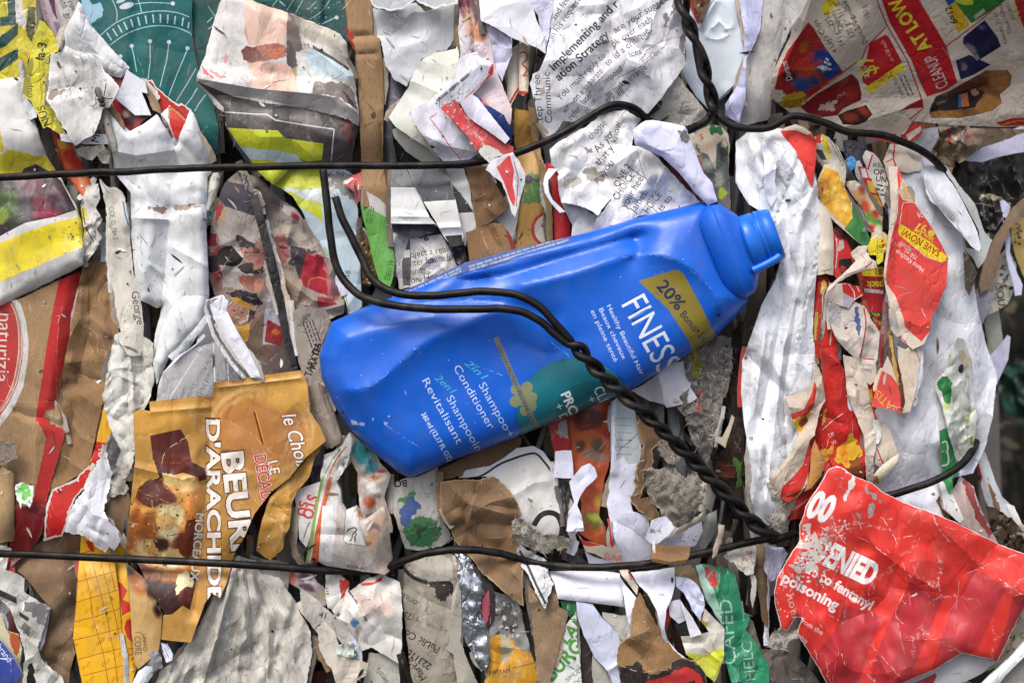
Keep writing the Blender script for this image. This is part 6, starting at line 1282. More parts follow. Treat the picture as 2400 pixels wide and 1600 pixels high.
S('white_carton', 'grey white carton with a printed black curve, right of the wrinkled brown paper', 'carton', '22', '-500,1260 -420,1180 -200,1140 -60,1060 40,980 200,960 290,1010 370,1130 400,1300 440,1560 480,1790 440,1850 200,1830 60,1700 40,1560 -30,1420 -160,1300 -240,1240', 18, 'd5d5d8', 'board', .5, thick=5, torn=.6, bulge=(80, 10), folds=[('0,1420 200,1300 320,1280', 4, 16)], prints=[('line', '-500,1260 -300,1240 -120,1130 0,1080 120,1040 220,1030 300,1110 360,1190', 20, '22242c', 1), ('poly', '0,1090 210,1045 300,1130 380,1280 440,1560 480,1790 440,1850 200,1830 60,1700 0,1500 -100,1250', 'dad8d2'), ('line', '200,1690 260,1600 340,1570 420,1600 460,1700 450,1790', 50, '1b1a1b', 1)])
S('carton_strip', 'dark red carton strip with a zigzag tear strip below the bottle label', 'carton strip', '22', '330,740 500,700 520,860 545,1000 470,1010 390,1030 360,900', 10, 'b0222a', 'board', .3, prints=[('poly', '420,740 500,720 515,880 480,890 460,870 440,895 425,850 400,850 425,810', '9a9896', 3)])
S('wrapper', 'glossy dark red and orange snack wrapper standing upright below the bottle label', 'wrapper', '22', '500,690 620,640 800,560 900,540 910,700 895,1000 890,1150 850,1260 830,1400 800,1600 860,1700 870,1870 760,1860 620,1760 640,1500 560,1250 545,1000 520,860', 12, '8a3a24', 'gloss', .5, bulge=(88, 14), pleat=(86, 46, 6), prints=[('img', '500,690 620,640 800,560 900,540 910,700 895,1000 890,1150 850,1260 830,1400 800,1600 860,1700 870,1870 760,1860 620,1760 640,1500 560,1250 545,1000 520,860', 'b8552e', [(700, 700, 160, 90, 0, '5e2020', .4), (690, 780, 120, 30, 0, '6e2a20', .4), (690, 920, 90, 70, 0, '9a5a2a', .4), (620, 960, 50, 60, 0, '4a3020', .5), (790, 960, 70, 80, 0, '5e4a3e', .5), (760, 1050, 120, 40, 10, '8f7a66', .5), (700, 1150, 120, 60, 0, 'c2623a', .5), (730, 1350, 80, 120, 20, 'c25a34', .5), (800, 1480, 50, 60, 0, 'b88a34', .5), (740, 1650, 110, 90, 0, '6a5a22', .4), (760, 1620, 60, 30, 20, '9a9a3a', .5), (700, 1720, 40, 40, 0, '8a4a20', .5), (860, 850, 40, 40, 0, '9a2424', .4)])])
S('flyer_strip', 'beige strip with a red border and red lettering above the lower wire', 'paper strip', '23', '600,190 660,260 820,300 900,320 890,120 870,60 890,60 920,240 1000,380 1080,560 1160,680 1150,760 1090,680 1010,580 960,480 760,380 680,360', 26, 'd8c7b4', 'gloss', .4, torn=.7, prints=[('poly', '620,230 700,270 820,300 720,315 650,300', 'c8402c'), ('poly', '870,60 892,60 925,250 945,290 920,330 880,250 865,150', 'd03a34'), ('text', 'SUNR', 845, 425, 12, 56, 'c0392f', dict(sx=.8)), ('poly', '1060,540 1085,545 1110,620 1090,620', 'c8362e')])
S('paper_strip', 'small white folded strip below the zigzag tear', 'paper strip', '22', '395,1010 460,1000 545,1000 560,1120 565,1255 480,1255 380,1245 390,1130', 24, 'e6e6f6', 'paper', .2, torn=.5)
S('paper_strip', 'white creased paper flag leaning across the orange wrapper', 'paper flag', '22', '525,1290 560,1240 640,1150 715,1115 760,1160 785,1240 740,1290 680,1340 620,1430 600,1500 640,1600 665,1740 560,1750 500,1740 520,1560 570,1480', 34, 'e1e1f3', 'paper', .3, crump=(36, 7), torn=.8)
S('paper_strip', 'white strip end hanging below the creased paper flag', 'paper strip', '23', '510,180 600,180 560,240 620,270 600,340 570,400 500,370 540,270', 28, 'dedef0', 'paper', .3)
S('dark_bag_scrap', 'dark grey crumpled film between the flag and the black curve carton', 'plastic scrap', '22', '390,1255 530,1250 550,1320 520,1480 510,1700 560,1900 700,2040 660,2080 460,2000 440,1780 440,1560', 4, '4d4a4c', 'film', .5, crump=(24, 7))
S('paper_sheet', 'tall white sheet hanging between the bottle and the lower wire', 'paper sheet', '22', '905,560 960,520 1040,520 1130,640 1165,800 1190,980 1170,1120 1150,1200 1160,1300 1090,1480 1110,1560 1250,1600 1270,1750 1285,2040 1030,2050 950,1850 890,1600 860,1440 900,1250 915,1000', 20, 'e5e5f6', 'paper', .25, torn=.8, bulge=(90, 10), crump=(80, 5), folds=[('925,560 945,900 925,1200', 10, 20), ('930,1650 1090,1720 1260,1860', -8, 36)], prints=[('poly', '960,540 1130,620 1165,800 1188,980 1165,1120 1080,1130 1010,1060 960,1080 945,900', 'bcc4c6', 4), ('lines', 970, 700, 2, 120, 6, 66, 7, '7a8284'), ('line', '980,1000 1080,920 1160,840', 6, '4a4c50', 1)])
S('letter_sheet', 'white sheet corner under the bottle cap end', 'paper sheet', '22', '1090,450 1200,400 1340,300 1480,200 1560,180 1640,160 1660,300 1640,420 1700,520 1640,560 1420,610 1400,580 1250,540', 6, 'dcdae2', 'paper', .35, torn=1, folds=[('1340,300 1380,420 1400,580', 8, 24)], crump=(70, 5))
S('cardboard_scrap', 'torn brown cardboard end beside the twisted wire', 'cardboard scrap', '22', '1150,660 1250,640 1290,760 1380,840 1420,900 1340,960 1290,980 1300,1100 1260,1180 1210,1220 1220,1330 1180,1440 1280,1420 1330,1500 1360,1640 1280,1660 1100,1480 1090,1430 1150,1330 1115,1280 1140,1180 1180,1050 1190,950 1160,800', 22, '7a5d40', 'card', .8, torn=3.5, crump=(40, 7), folds=[('1160,700 1230,900 1200,1200', 8, 26)], rim=(3, 'a8885e'))
S('pulp_wad', 'shaggy grey pulp wad below the twisted wire', 'pulp wad', '22', '1340,980 1390,870 1450,940 1600,1020 1500,1130 1440,1130 1360,1050', 26, '8d867c', 'pulp', .9, torn=4, crump=(20, 8))
S('pulp_wad', 'large fluffy grey fibre wad among brown cardboard, right of the white sheets', 'pulp wad', '22', '1210,1190 1290,1150 1360,1160 1440,1130 1530,1200 1600,1240 1700,1200 1760,1330 1740,1480 1700,1560 1640,1700 1480,1740 1400,1640 1330,1540 1280,1420 1215,1330', 28, 'a29a8d', 'pulp', .9, g=6, torn=6, crump=(18, 11), wob=12, drop=(16, 30))
S('pulp_wad', 'grey shredded fibre strip running along the right of the twisted wire', 'pulp strip', '22', '1560,180 1660,20 1800,-60 2020,-40 2010,150 1960,420 1920,640 1870,850 1840,1020 1790,1120 1700,980 1640,900 1600,700 1480,560 1640,420', 4, '86807a', 'pulp', .9, g=7, torn=3, pleat=(98, 30, 11), crump=(24, 8), prints=[('poly', '1640,60 1700,80 1745,230 1720,310 1670,330 1650,200', 'b8a820', 4), ('poly', '1720,440 1745,460 1725,560 1720,640 1685,660 1700,560', 'c8302a', 4), ('poly', '1660,380 1700,350 1710,410 1670,420', 'ccd0e6', 3), ('poly', '1420,650 1500,640 1560,840 1460,800', '2e2a2a', 5), ('specks', (1850, 40, 2000, 400), 14, 8, 26, ['5a5a70', '3a3838', 'a8a4b0'])])
S('board_strip', 'small angular beige card sliver in the dark gap beside the white bundle', 'card', '22', '1930,600 1955,640 1900,800 1880,870 1935,880 1990,760 2020,670 2045,700 1960,975 1870,910 1900,760', 16, 'c3b7a0', 'board', .5, torn=.8)
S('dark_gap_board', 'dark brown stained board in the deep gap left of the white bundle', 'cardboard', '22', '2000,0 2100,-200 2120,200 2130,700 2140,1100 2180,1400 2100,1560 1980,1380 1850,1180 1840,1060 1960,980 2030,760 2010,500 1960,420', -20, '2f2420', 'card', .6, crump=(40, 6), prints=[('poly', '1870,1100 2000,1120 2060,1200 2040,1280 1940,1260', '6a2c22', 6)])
S('plant_sprig', 'bit of green leaf caught beside the white bundle', 'plant', '22', '2040,1060 2080,1100 2110,1120 2090,1220 2120,1300 2070,1330 2080,1200 2050,1120', 0, '3f6a24', 'paper', .2, torn=3)
S('paper_sheet', 'white sheet with black smudges lying across a small brown tab', 'paper sheet', '23', '1225,240 1280,80 1340,50 1420,40 1490,130 1600,160 1740,90 1750,170 1700,290 1670,312 1450,308 1300,300', 40, 'e0e0f0', 'paper', .8, torn=1.2, folds=[('1320,300 1430,220 1500,140', 8, 24)], prints=[('poly', '1290,170 1400,160 1400,210 1310,210', '9a9894', 10), ('specks', (1440, 215, 1700, 270), 16, 3, 10, ['2f2c2c', '6a6666'])])
S('brown_tab', 'small brown cardboard tab hanging over the lower wire', 'cardboard scrap', '23', '1278,300 1450,310 1640,312 1630,400 1600,465 1500,480 1390,475 1290,450 1275,420', 68, '96724a', 'card', .5, torn=1.2, thick=6, folds=[('1290,420 1450,455 1620,430', 5, 16)])
S('torn_scrap', 'cream wispy torn strip across the smudged white sheet', 'torn paper', '23', '1420,220 1500,150 1640,90 1760,-20 1740,40 1700,100 1560,180 1400,250 1330,300', 50, 'cfc6b0', 'pulp', .4, torn=2.5, bulge=(150, 5))
S('torn_scrap', 'beige torn strip draped over the lower wire near the knot', 'torn paper', '23', '1900,110 1950,120 1940,220 1900,340 1870,400 1835,430 1850,330 1890,200', 66, 'b7a893', 'paper', .5, torn=1.6, bulge=(108, 6))
S('paper_strip', 'grey green strip beside the beige torn strip', 'paper strip', '23', '1780,30 1880,-20 1890,120 1830,260 1760,350 1720,300 1750,160', 14, '8d918c', 'gloss', .6, bulge=(100, 10))
S('paper_sheet', 'wide smooth white sheet under the lower wire', 'paper sheet', '23', '330,540 500,540 700,520 990,560 1000,640 1030,870 900,850 700,825 420,795 390,650', 34, 'ececf8', 'paper', .15, torn=.5, crump=None, wob=6, bulge=(5, 10), drop=(6, 14))
S('paper_sheet', 'white sheet folded over below the wire right of the smooth one', 'paper sheet', '23', '1090,550 1250,540 1490,505 1500,640 1470,780 1420,900 1400,1060 1430,1170 1520,1280 1600,1340 1500,1320 1380,1150 1330,900 1240,740 1140,640', 30, 'e7e7f4', 'paper', .25, torn=.8, crump=(60, 6), folds=[('1150,600 1300,660 1480,600', -8, 24), ('1480,760 1410,900 1420,1150', 7, 20), ('1180,620 1260,800 1400,1060', 8, 30)])
S('paper_sheet', 'long pale blue white sheet slanting down to the bottom edge', 'paper sheet', '23', '590,820 740,840 820,960 980,1110 1000,1200 960,1320 990,1500 1010,1660 960,1660 880,1460 760,1330 660,1130 600,950', 22, 'd3d8ee', 'paper', .25, torn=.6, bulge=(60, 10), folds=[('890,1450 980,1390', 5, 14)])
S('letter_sheet', 'triangular white paper piece wedged above the wide smooth sheet', 'paper sheet', '23', '670,360 760,410 960,470 970,520 740,530 700,460', 20, 'e3e3f4', 'paper', .2)
S('paper_strip', 'narrow white paper sliver beside the pointed brown cardboard', 'paper strip', '23', '990,590 1030,650 1140,780 1110,900 1080,1040 1050,940 1030,800', 32, 'ebebf6', 'paper', .2, torn=.6)
S('paper_sheet', 'cream card behind the pointed brown cardboard', 'card', '23', '830,915 1000,945 1060,950 1090,1050 1070,1150 1000,1200 980,1110 830,960', 12, 'cbc8bf', 'paper', .3)
S('paper_sheet', 'beige white sheet standing at the bottom edge, left of the torn brown box', 'paper sheet', '23', '740,1310 880,1460 1000,1660 760,1660 730,1440', 10, 'b9b8ae', 'paper', .4, bulge=(70, 8))
S('torn_box', 'torn brown box with a black and red printed underside at the bottom edge', 'cardboard box', '23', '1180,740 1230,850 1330,1030 1420,1180 1560,1340 1680,1370 1780,1480 1800,1660 1000,1660 985,1440 970,1380 975,1280 1000,1200 1090,1140 1110,960 1125,800 1150,800', 36, '9a7750', 'card', .4, g=8, torn=2.5, wob=6, crump=(80, 5), thick=8, edge='b89a70', folds=[('1170,760 1250,960 1370,1180 1500,1370', -12, 34), ('1090,1150 1250,1090 1300,1120 1400,1330', 7, 24), ('1060,1210 1180,1310 1260,1450', -6, 22)], prints=[('poly', '970,1430 1100,1400 1150,1360 1200,1420 1260,1480 1340,1480 1460,1440 1480,1380 1560,1330 1680,1370 1780,1480 1800,1660 1000,1660', '1d1a1f', 5), ('poly', '1190,1600 1260,1540 1430,1500 1520,1440 1620,1420 1730,1480 1780,1660 1180,1660', 'bf2428', 3), ('poly', '1600,1560 1680,1540 1720,1660 1580,1660', '1b1719', 3)])
S('torn_scrap', 'ragged white and grey rag with a black line over the brown cardboard', 'torn paper', '23', '45,340 80,300 130,340 260,410 345,470 325,540 350,590 385,650 340,780 310,900 280,870 240,780 190,660 130,540 60,450', 36, 'dcdcde', 'pulp', .4, torn=3, crump=(34, 6), prints=[('line', '70,350 150,500 220,660 310,840', 22, '4a4744')])
S('cardboard_strip', 'tapering brown fibreboard strip below the ragged rag', 'cardboard', '23', '140,640 240,760 300,880 340,780 385,680 420,800 440,880 520,905 500,1050 440,1200 400,1380 330,1660 260,1660 230,1480 190,1060', 24, '9a7f63', 'card', .8, torn=2.2, bulge=(85, 8), crump=(50, 4))
S('pulp_wad', 'pale torn pulp flap above the ragged rag', 'pulp', '23', '0,80 80,60 180,130 300,190 420,210 550,250 530,330 440,360 400,330 300,380 240,370 150,320 60,280 0,230', 30, 'aaa396', 'pulp', .6, torn=4, crump=(26, 7))
S('burger_label', 'white printed packaging with large green capital letters at the bottom edge', 'food packet', '23', '500,1030 590,900 600,1200 630,1400 650,1660 320,1660 380,1400 440,1240', 16, 'e2e4e0', 'board', .3, torn=.6, prints=[('text', 'PLAN', 440, 1280, -46, 110, '4f9a3c', dict(bold=.03)), ('text', 'BURGER', 365, 1560, -47, 122, '4f9a3c', dict(bold=.035, sx=.95)), ('text', 'SIMULATED', 510, 1560, -38, 40, '3c3e3c'), ('text', 'COOKED', 550, 1620, -38, 40, '3c3e3c'), ('text', 'N', 585, 990, -90, 60, '4f9a3c', dict(bold=.02))])
S('green_label', 'dark green printed corner under the smooth white sheet', 'food packet', '23', '445,810 580,825 590,900 530,960 460,870', 20, '24603c', 'gloss', .3, prints=[('text', 'E', 500, 890, 0, 44, '9ac08a')])
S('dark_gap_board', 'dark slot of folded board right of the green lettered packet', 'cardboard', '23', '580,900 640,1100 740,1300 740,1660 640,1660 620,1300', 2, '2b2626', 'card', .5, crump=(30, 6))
S('paper_sheet', 'grey paper tongue folded over behind the white folded sheet', 'paper sheet', '23', '1490,500 1640,480 1700,560 1740,740 1720,760 1600,640 1500,600', 16, '8d7658', 'card', .5)
S('paper_sheet', 'crumpled white tissue right of the folded white sheet', 'tissue', '23', '1505,590 1620,600 1700,660 1760,760 1775,850 1740,950 1730,1000 1660,900 1580,740 1510,680', 30, 'd5d8ee', 'paper', .35, pleat=(50, 26, 6), crump=(26, 5))
S('paper_strip', 'small white label piece below the crumpled tissue', 'paper strip', '23', '1440,820 1540,800 1580,900 1600,990 1530,1020 1450,950', 28, 'd9d9e6', 'paper', .2, torn=.5)
S('paper_strip', 'narrow white sliver beside the small white label', 'paper strip', '23', '1540,780 1580,860 1660,970 1745,1120 1640,1150 1600,1000 1560,880', 34, 'e6e7ee', 'paper', .25, torn=.6)
S('metal_scrap', 'dark metallic tongue under the small white label', 'metal scrap', '23', '1490,1020 1600,1000 1630,1140 1570,1150 1530,1100', 22, '55555a', 'foil', .3)
S('plastic_wrapper', 'cream and lime crumpled wrapper right of the torn brown box', 'wrapper', '23', '1550,1140 1690,1130 1810,1100 1740,1000 1770,880 1850,960 1950,1060 1950,1300 1900,1480 1860,1560 1770,1480 1680,1360 1600,1300', 30, 'd2cdbf', 'gloss', .5, crump=(44, 8), prints=[('poly', '1610,1300 1760,1310 1870,1270 1950,1240 1945,1320 1900,1490 1850,1570 1770,1480 1680,1370', 'c6cc2e', 4), ('poly', '1735,980 1790,1010 1770,1110 1740,1110', 'c89a1c', 3)])
S('green_wrapper', 'crinkled green wrapper with white capital letters, lower right of the lower wire', 'wrapper', '23', '1690,490 1740,470 1880,500 2000,520 2050,580 2090,740 2120,900 2190,960 2150,1080 2240,1200 2352,1390 2380,1660 2060,1660 1990,1480 1950,1300 1950,1060 1880,960 1780,800 1720,620', 18, '2b8a63', 'film', .45, g=8, crump=(44, 7), pleat=(80, 60, 8), prints=[('poly', '1690,490 1740,470 1790,560 1850,700 1900,850 1920,1010 1850,960 1760,780 1720,620', '9fc4b4'), ('poly', '1770,500 1860,515 1895,690 1830,670 1780,600', 'c02c30', 3), ('text', 'CAFED', 2060, 1400, -94, 118, 'a8d4c0', dict(sx=1.15)), ('text', 'THELC', 2250, 1640, -96, 96, '8cc4ac', dict(sx=1.1)), ('line', '2100,600 2120,900 2130,1000', 12, '7ab09a'), ('line', '1880,500 1900,700 1950,900 1950,1060', 9, '1d6a4c', 1)])
S('torn_scrap', 'frayed cream scrap with red figures at the end of the lower wire', 'torn paper', '23', '1940,400 2060,330 2180,250 2240,300 2240,420 2220,560 2150,590 2110,540 2060,480 1980,440', 30, 'd8d0c4', 'pulp', .5, torn=3.5, crump=(24, 7), prints=[('text', '58', 2150, 390, 0, 40, 'b84a44'), ('text', 'W', 2110, 440, 20, 40, 'c07a70')])
S('cardboard_edge', 'brown folded board edges standing left of the red poster', 'cardboard', '23', '2230,300 2352,320 2360,700 2352,1050 2300,1000 2260,700 2220,480', 10, '7a6248', 'card', .6, bulge=(88, 12), pleat=(92, 20, 6))
S('torn_scrap', 'pale wisp of torn paper hanging beside the brown board edges', 'torn paper', '23', '2190,570 2240,580 2250,720 2210,880 2190,800 2200,680', 22, 'cbc5ba', 'paper', .5, torn=2)
S('mixed_scrap', 'grey brown shredded strips wedged between green wrapper and red poster', 'shredded paper', '33', '-260,900 -140,1000 -60,1260 60,1260 150,1260 300,1360 440,1500 540,1660 -120,1660 -200,1300', 0, '6f675f', 'news', .9, pleat=(72, 26, 12), crump=(30, 8))
# ------------------------------------------------------------------ right-hand side of the bale
FR = 'c02028'
S('sale_flyer', 'large sale flyer in red, yellow and white leaning out over the upper wire', 'flyer', '30', '400,-80 2500,-80 2500,1160 2100,1165 1700,1150 1330,1112 1250,1235 1000,1225 700,1178 450,1110 210,1040 120,970 30,900 10,800 60,640 140,470 260,220', 78, 'dccebd', 'news', .25, g=8, torn=.5, wob=6, crump=(150, 6), thick=2, tilt=(.12, -.62), folds=[('20,860 300,300 420,-80', 8, 26), ('200,1000 620,780 900,500 1090,220', -9, 50), ('300,1060 900,900 1450,900 2400,760', -8, 70), ('700,1170 1250,1000 1450,900', 8, 40)], prints=[
    ('poly', '1012,-90 1345,-90 1400,20 1560,290 1640,430 1740,760 1640,830 1460,890 1300,560 1100,200 1040,20', FR),
    ('line', '975,-80 1020,60 1085,220 1280,560 1400,880 1425,1000 1300,1100', 12, FR), ('line', '1005,-80 1050,40 1110,210 1310,560 1440,890', 14, 'd8d2c8'),
    ('text', 'CLEANUP', 1660, 790, -113, 112, 'e3d9d2', dict(w=320)), ('text', 'AT LOW', 1502, 430, -123, 118, 'e9dc3a', dict(bold=.035, w=560)),
    ('line', '1085,250 900,440 870,530 620,720 310,940', 11, FR), ('poly', '850,630 900,560 935,400 1080,320 1110,340 1235,580 925,800 875,760', FR), ('poly', '1230,575 1262,640 930,866 900,820 915,795', 'e6d636'),
    ('text', '$7', 1010, 680, -108, 150, 'e9dc3a', dict(sx=.85)), ('text', '2 for', 935, 715, -105, 44, 'ece4de'), ('text', 'or 4.18 each', 1160, 560, -117, 36, 'e3c9c0', dict(sx=.8)), ('text', 'Multi', 1130, 655, 150, 56, 'a8302a', dict(sx=.9)), ('poly', '480,90 570,-80 690,-80 640,20 545,165', 'e0cf3a'), ('text', '25', 620, 40, -120, 50, 'b8401e'),
    ('text', '4 Lay’s Chips', 640, 470, -124, 52, '2d2a2c', dict(sx=.86)), ('text', '141 g – 255 g', 712, 415, -119, 52, '2d2a2c', dict(sx=.84)), ('text', 'Cheetos', 700, 275, -118, 48, '2d2a2c', dict(sx=.84)), ('text', '170 g – 311 g', 808, 335, -119, 52, '2d2a2c', dict(sx=.84)), ('text', '230 g – 255 g', 850, 270, -118, 50, '2d2a2c', dict(sx=.84)), ('text', 'Doritos Smartfood', 920, 395, -117, 48, '2d2a2c', dict(sx=.82)), ('text', '150 g – 200 g', 950, 165, -117, 48, '2d2a2c', dict(sx=.84)),
    ('img', '370,205 420,260 520,430 690,660 560,750 420,860 280,985 200,1000 130,960 165,860 60,830 100,640 180,470 290,320', 'b02a26', [(330, 430, 60, 40, -40, 'b8632a', .5), (540, 590, 150, 110, 45, '1f3f8e', .25), (390, 690, 120, 70, 20, 'b5482a', .5), (420, 740, 60, 50, 0, '3a4a7a', .5), (300, 780, 90, 60, 10, '34508e', .4), (500, 620, 40, 20, 30, 'c8cfd8', .4), (420, 600, 80, 30, -40, 'a83a2a', .5), (200, 700, 60, 60, 0, '5a1a1c', .5), (120, 860, 60, 40, 0, 'a8241f', .4), (250, 940, 120, 60, -20, 'c87a2a', .5)], .15),
    ('poly', '10,820 140,830 130,870 20,860', 'd8cfc4'), ('poly', '140,900 250,830 350,870 330,930 200,960', 'd8b02a', 5), ('text', 'Cheetos', 355, 905, 172, 70, '241a14', dict(bold=.06, sx=.8)), ('text', 'Cheetos', 355, 905, 172, 70, 'e6c02c', dict(bold=.0, sx=.8)), ('text', 'Doritos', 225, 735, -107, 56, 'e4dcd6', dict(bold=.01, sx=.7)), ('specks', (450, 540, 620, 660), 9, 8, 24, ['d9dce0', 'c9923a', 'd0d4da']),
    ('img', '300,985 440,870 770,680 830,740 860,860 855,920 690,1000 640,1060 500,1080 360,1040', '7d1a20', [(680, 740, 60, 40, 0, '8a3a28', .5), (760, 860, 70, 60, 0, '8e2a22', .5), (560, 900, 120, 60, -30, '74161c', .5)], .12), ('poly', '470,1010 500,950 560,915 620,930 600,1000 540,1040', 'b89a90', 9), ('text', '1913', 640, 910, -30, 30, 'b89a90'),
    ('img', '640,1060 720,1020 900,965 960,1050 900,1120 820,1150 690,1145', '2f1a18', [(880, 1010, 70, 40, 30, '9a3a22', .5), (760, 1080, 70, 40, 20, '8a3020', .5)], .2),
    ('text', 'Danone Pack', 1260, 900, -115, 34, '4a4540', dict(sx=.8)), ('lines', 1290, 890, -115, 190, 2, 40, 14, '6d665f'),
    ('img', '1480,1035 1540,890 1660,840 2000,650 2200,645 2240,700 2225,790 2130,870 2150,950 2060,1020 1900,1060 1760,1085 1500,1085', '7d5230', [(2120, 720, 110, 90, 10, 'a5713a', .3), (1900, 770, 140, 70, -20, '5e3420', .5), (1720, 830, 120, 60, -20, '6a2a20', .5), (2020, 960, 150, 90, 10, 'a8743c', .3), (1640, 1050, 150, 40, 0, 'a3713f', .4)], .2), ('poly', '1485,1030 1530,895 1900,815 1990,850 1900,985 1690,1012', '26201f', 3), ('poly', '1770,870 1830,850 1850,975 1780,985', 'b8683c'), ('poly', '1745,870 1770,866 1780,985 1750,990', '3a5a9a'), ('poly', '1860,830 1910,815 1935,850 1900,885 1865,870', 'c0826a', 3), ('text', 'oats', 1630, 920, 165, 36, '9a8f88'),
    ('img', '1790,400 1800,340 1990,185 2110,345 2140,430 1930,560', '23234f', [(1960, 330, 110, 80, 40, '1d1a44', .4), (1860, 470, 40, 70, -30, '8d8290', .4), (2040, 480, 90, 40, -30, '15153a', .4), (1960, 250, 30, 20, 0, '5a5a8a', .5)], .15), ('img', '1725,560 1850,505 2045,595 1890,690 1770,735', '232458', [(1800, 610, 24, 40, -30, '8a8478', .4), (1950, 640, 60, 30, 0, '16163c', .5)], .15), ('poly', '1880,520 1920,560 1945,540 1925,500', '9a9090'),
    ('text', 'Kleenex 2’s or 3-Ply', 2205, 400, -110, 42, '3c3834', dict(sx=.85)), ('text', 'Tissue 16-Pack', 2245, 310, -110, 42, '3c3834', dict(sx=.8)), ('text', '82028053', 2270, 180, -110, 34, '5a544e', dict(sx=.85)), ('line', '1632,432 1900,230 2190,-10', 11, 'b5282c'),
    ('poly', '1680,-80 2190,-80 2170,20 1960,160 1870,215 1790,120 1720,20', '2f7a34'), ('poly', '1580,-80 1700,-80 1720,20 1660,60', '2450a0'), ('poly', '1650,65 1690,35 1730,30 1800,130 1852,232 1752,306 1700,200', 'dcb428'), ('text', '6=12', 1745, 210, -112, 62, '2a2416', dict(bold=.02, sx=.9)), ('ell', 1800, 10, 90, 36, 10, 'c8d03a'), ('poly', '1890,150 1980,80 2000,110 1910,180', 'b8b8a8'),
    ('poly', '2240,-80 2420,-80 2420,160 2352,260 2300,140', 'b8262a'), ('text', 'Pack', 2330, 170, -112, 60, 'd8b83a'), ('poly', '1200,1030 1300,960 1420,905 1430,990 1300,1000', '9c2226'), ('poly', '2090,1130 2240,1085 2500,1070 2500,1150 2150,1160', 'b83030'), ('line', '2150,1150 2300,1110 2400,1130', 8, 'd8a83a', 1)])
S('flyer_strip', 'red and yellow flyer folds bunched under the wire below the sale flyer', 'flyer', '30', '820,1180 1000,1210 1180,1235 1290,1120 1440,1150 1400,1250 1260,1340 1200,1330 1000,1280 860,1260', 22, 'c0352e', 'news', .3, pleat=(110, 24, 8), prints=[('poly', '960,1200 1050,1190 1080,1250 1000,1250', 'd8a030', 4), ('poly', '1180,1180 1230,1150 1220,1260 1180,1260', 'd8cfc4'), ('poly', '1270,1240 1400,1160 1410,1200 1290,1300', 'd2c8be')])
S('paper_sheet', 'bluish white paper corner under the end of the sale flyer', 'paper sheet', '30', '1260,1300 1400,1190 1560,1165 1570,1260 1500,1390 1420,1440 1320,1400', 14, 'c3c4cc', 'paper', .5, torn=1)
S('cardboard_scrap', 'frayed brown cardboard corner at the end of the upper wire', 'cardboard scrap', '30', '1500,1300 1600,1280 1680,1310 1750,1330 1700,1440 1720,1540 1680,1640 1600,1600 1540,1440', -40, '8a745c', 'pulp', .7, torn=4, crump=(28, 9))
S('flyer_strip', 'shredded red, purple and brown layers under the right end of the sale flyer', 'flyer', '30', '1560,1165 1900,1180 2180,1180 2420,1190 2200,1280 1960,1360 1760,1500 1640,1340', -50, '8a7766', 'news', .7, pleat=(158, 22, 12), crump=(30, 8), prints=[('specks', (1600, 1180, 1900, 1300), 12, 14, 40, ['b83a3a', 'c8b8b0', '6a5a78', '4a3a30'])])
S('letter_sheet', 'pale lavender sheet receding at the right edge under the flyer', 'paper sheet', '30', '1800,1480 1850,1360 2060,1260 2352,1150 2460,1140 2460,1380 2200,1420 1960,1490', -80, 'c9c8e0', 'paper', .3, tilt=(-.3, 0))
# white bundle and the flyer shreds
S('white_bundle', 'long bulging bundle of dirty white plastic sheet right of the bottle neck', 'plastic sheet', 'F', '1690,325 1715,305 1760,292 1800,296 1835,325 1862,372 1882,440 1886,560 1872,660 1866,760 1880,860 1862,940 1850,990 1838,1080 1822,1150 1800,1195 1765,1208 1735,1185 1722,1130 1722,1050 1710,980 1702,900 1705,830 1722,780 1750,700 1782,640 1798,580 1770,500 1720,470 1690,420', 26, 'f0f2f8', 'paper', .7, g=6, torn=1.0, wob=8, dome=None, bulge=(97, 30, 2.4), pleat=(101, 27, 9), crump=(70, 4), folds=[('1770,310 1840,420 1850,600 1800,800 1760,1150', 15, 40), ('1720,820 1800,900 1840,1000', -12, 24), ('1700,340 1760,500 1800,700 1740,1000', -14, 26), ('1740,320 1800,460 1820,640', -12, 20), ('1760,760 1730,960 1760,1180', 10, 24), ('1830,700 1800,900 1810,1100', -10, 20)])
S('white_strip', 'narrow bright white strip between newsprint scrap and white bundle', 'paper strip', '31', '-70,-240 -20,-280 20,-200 80,-80 60,100 90,240 30,330 -10,260 -40,100 -30,-60', 30, 'e4e6f2', 'paper', .4, crump=(34, 6))
S('flyer_strip', 'red flyer strip curving out from the top of the white bundle', 'flyer', '30', '70,1240 160,1170 250,1140 330,1170 400,1220 450,1300 440,1460 425,1600 410,1720 360,1640 300,1480 180,1330', 34, 'd8423c', 'news', .2, bulge=(70, 16), torn=.6, prints=[('poly', '90,1215 180,1150 260,1140 330,1170 400,1225 360,1240 250,1195 130,1200', 'd9cdbb')])
S('flyer_strip', 'grey and yellow flyer piece with small print beside the red strip', 'flyer', '30', '430,1260 490,1225 560,1265 650,1360 700,1480 720,1590 700,1720 600,1600 500,1480 440,1400', 16, 'c9c2b4', 'news', .4, bulge=(60, 10), prints=[('poly', '440,1250 490,1225 510,1260 480,1320 440,1310', 'c23830'), ('poly', '480,1250 520,1230 560,1330 580,1480 540,1430', 'dcc832'), ('text', 'Smart', 520, 1300, 70, 34, 'b03024'), ('lines', 570, 1290, 62, 240, 3, -22, 8, '5a544c'), ('poly', '440,1370 500,1380 540,1470 480,1470 430,1440', '3e443a')])
S('blue_scrap', 'bright blue plastic bit in the dark gap under the wire', 'plastic scrap', '30', '720,1460 770,1430 810,1470 800,1540 760,1580 730,1530', 0, '2f8ed0', 'film', .1, crump=(16, 5))
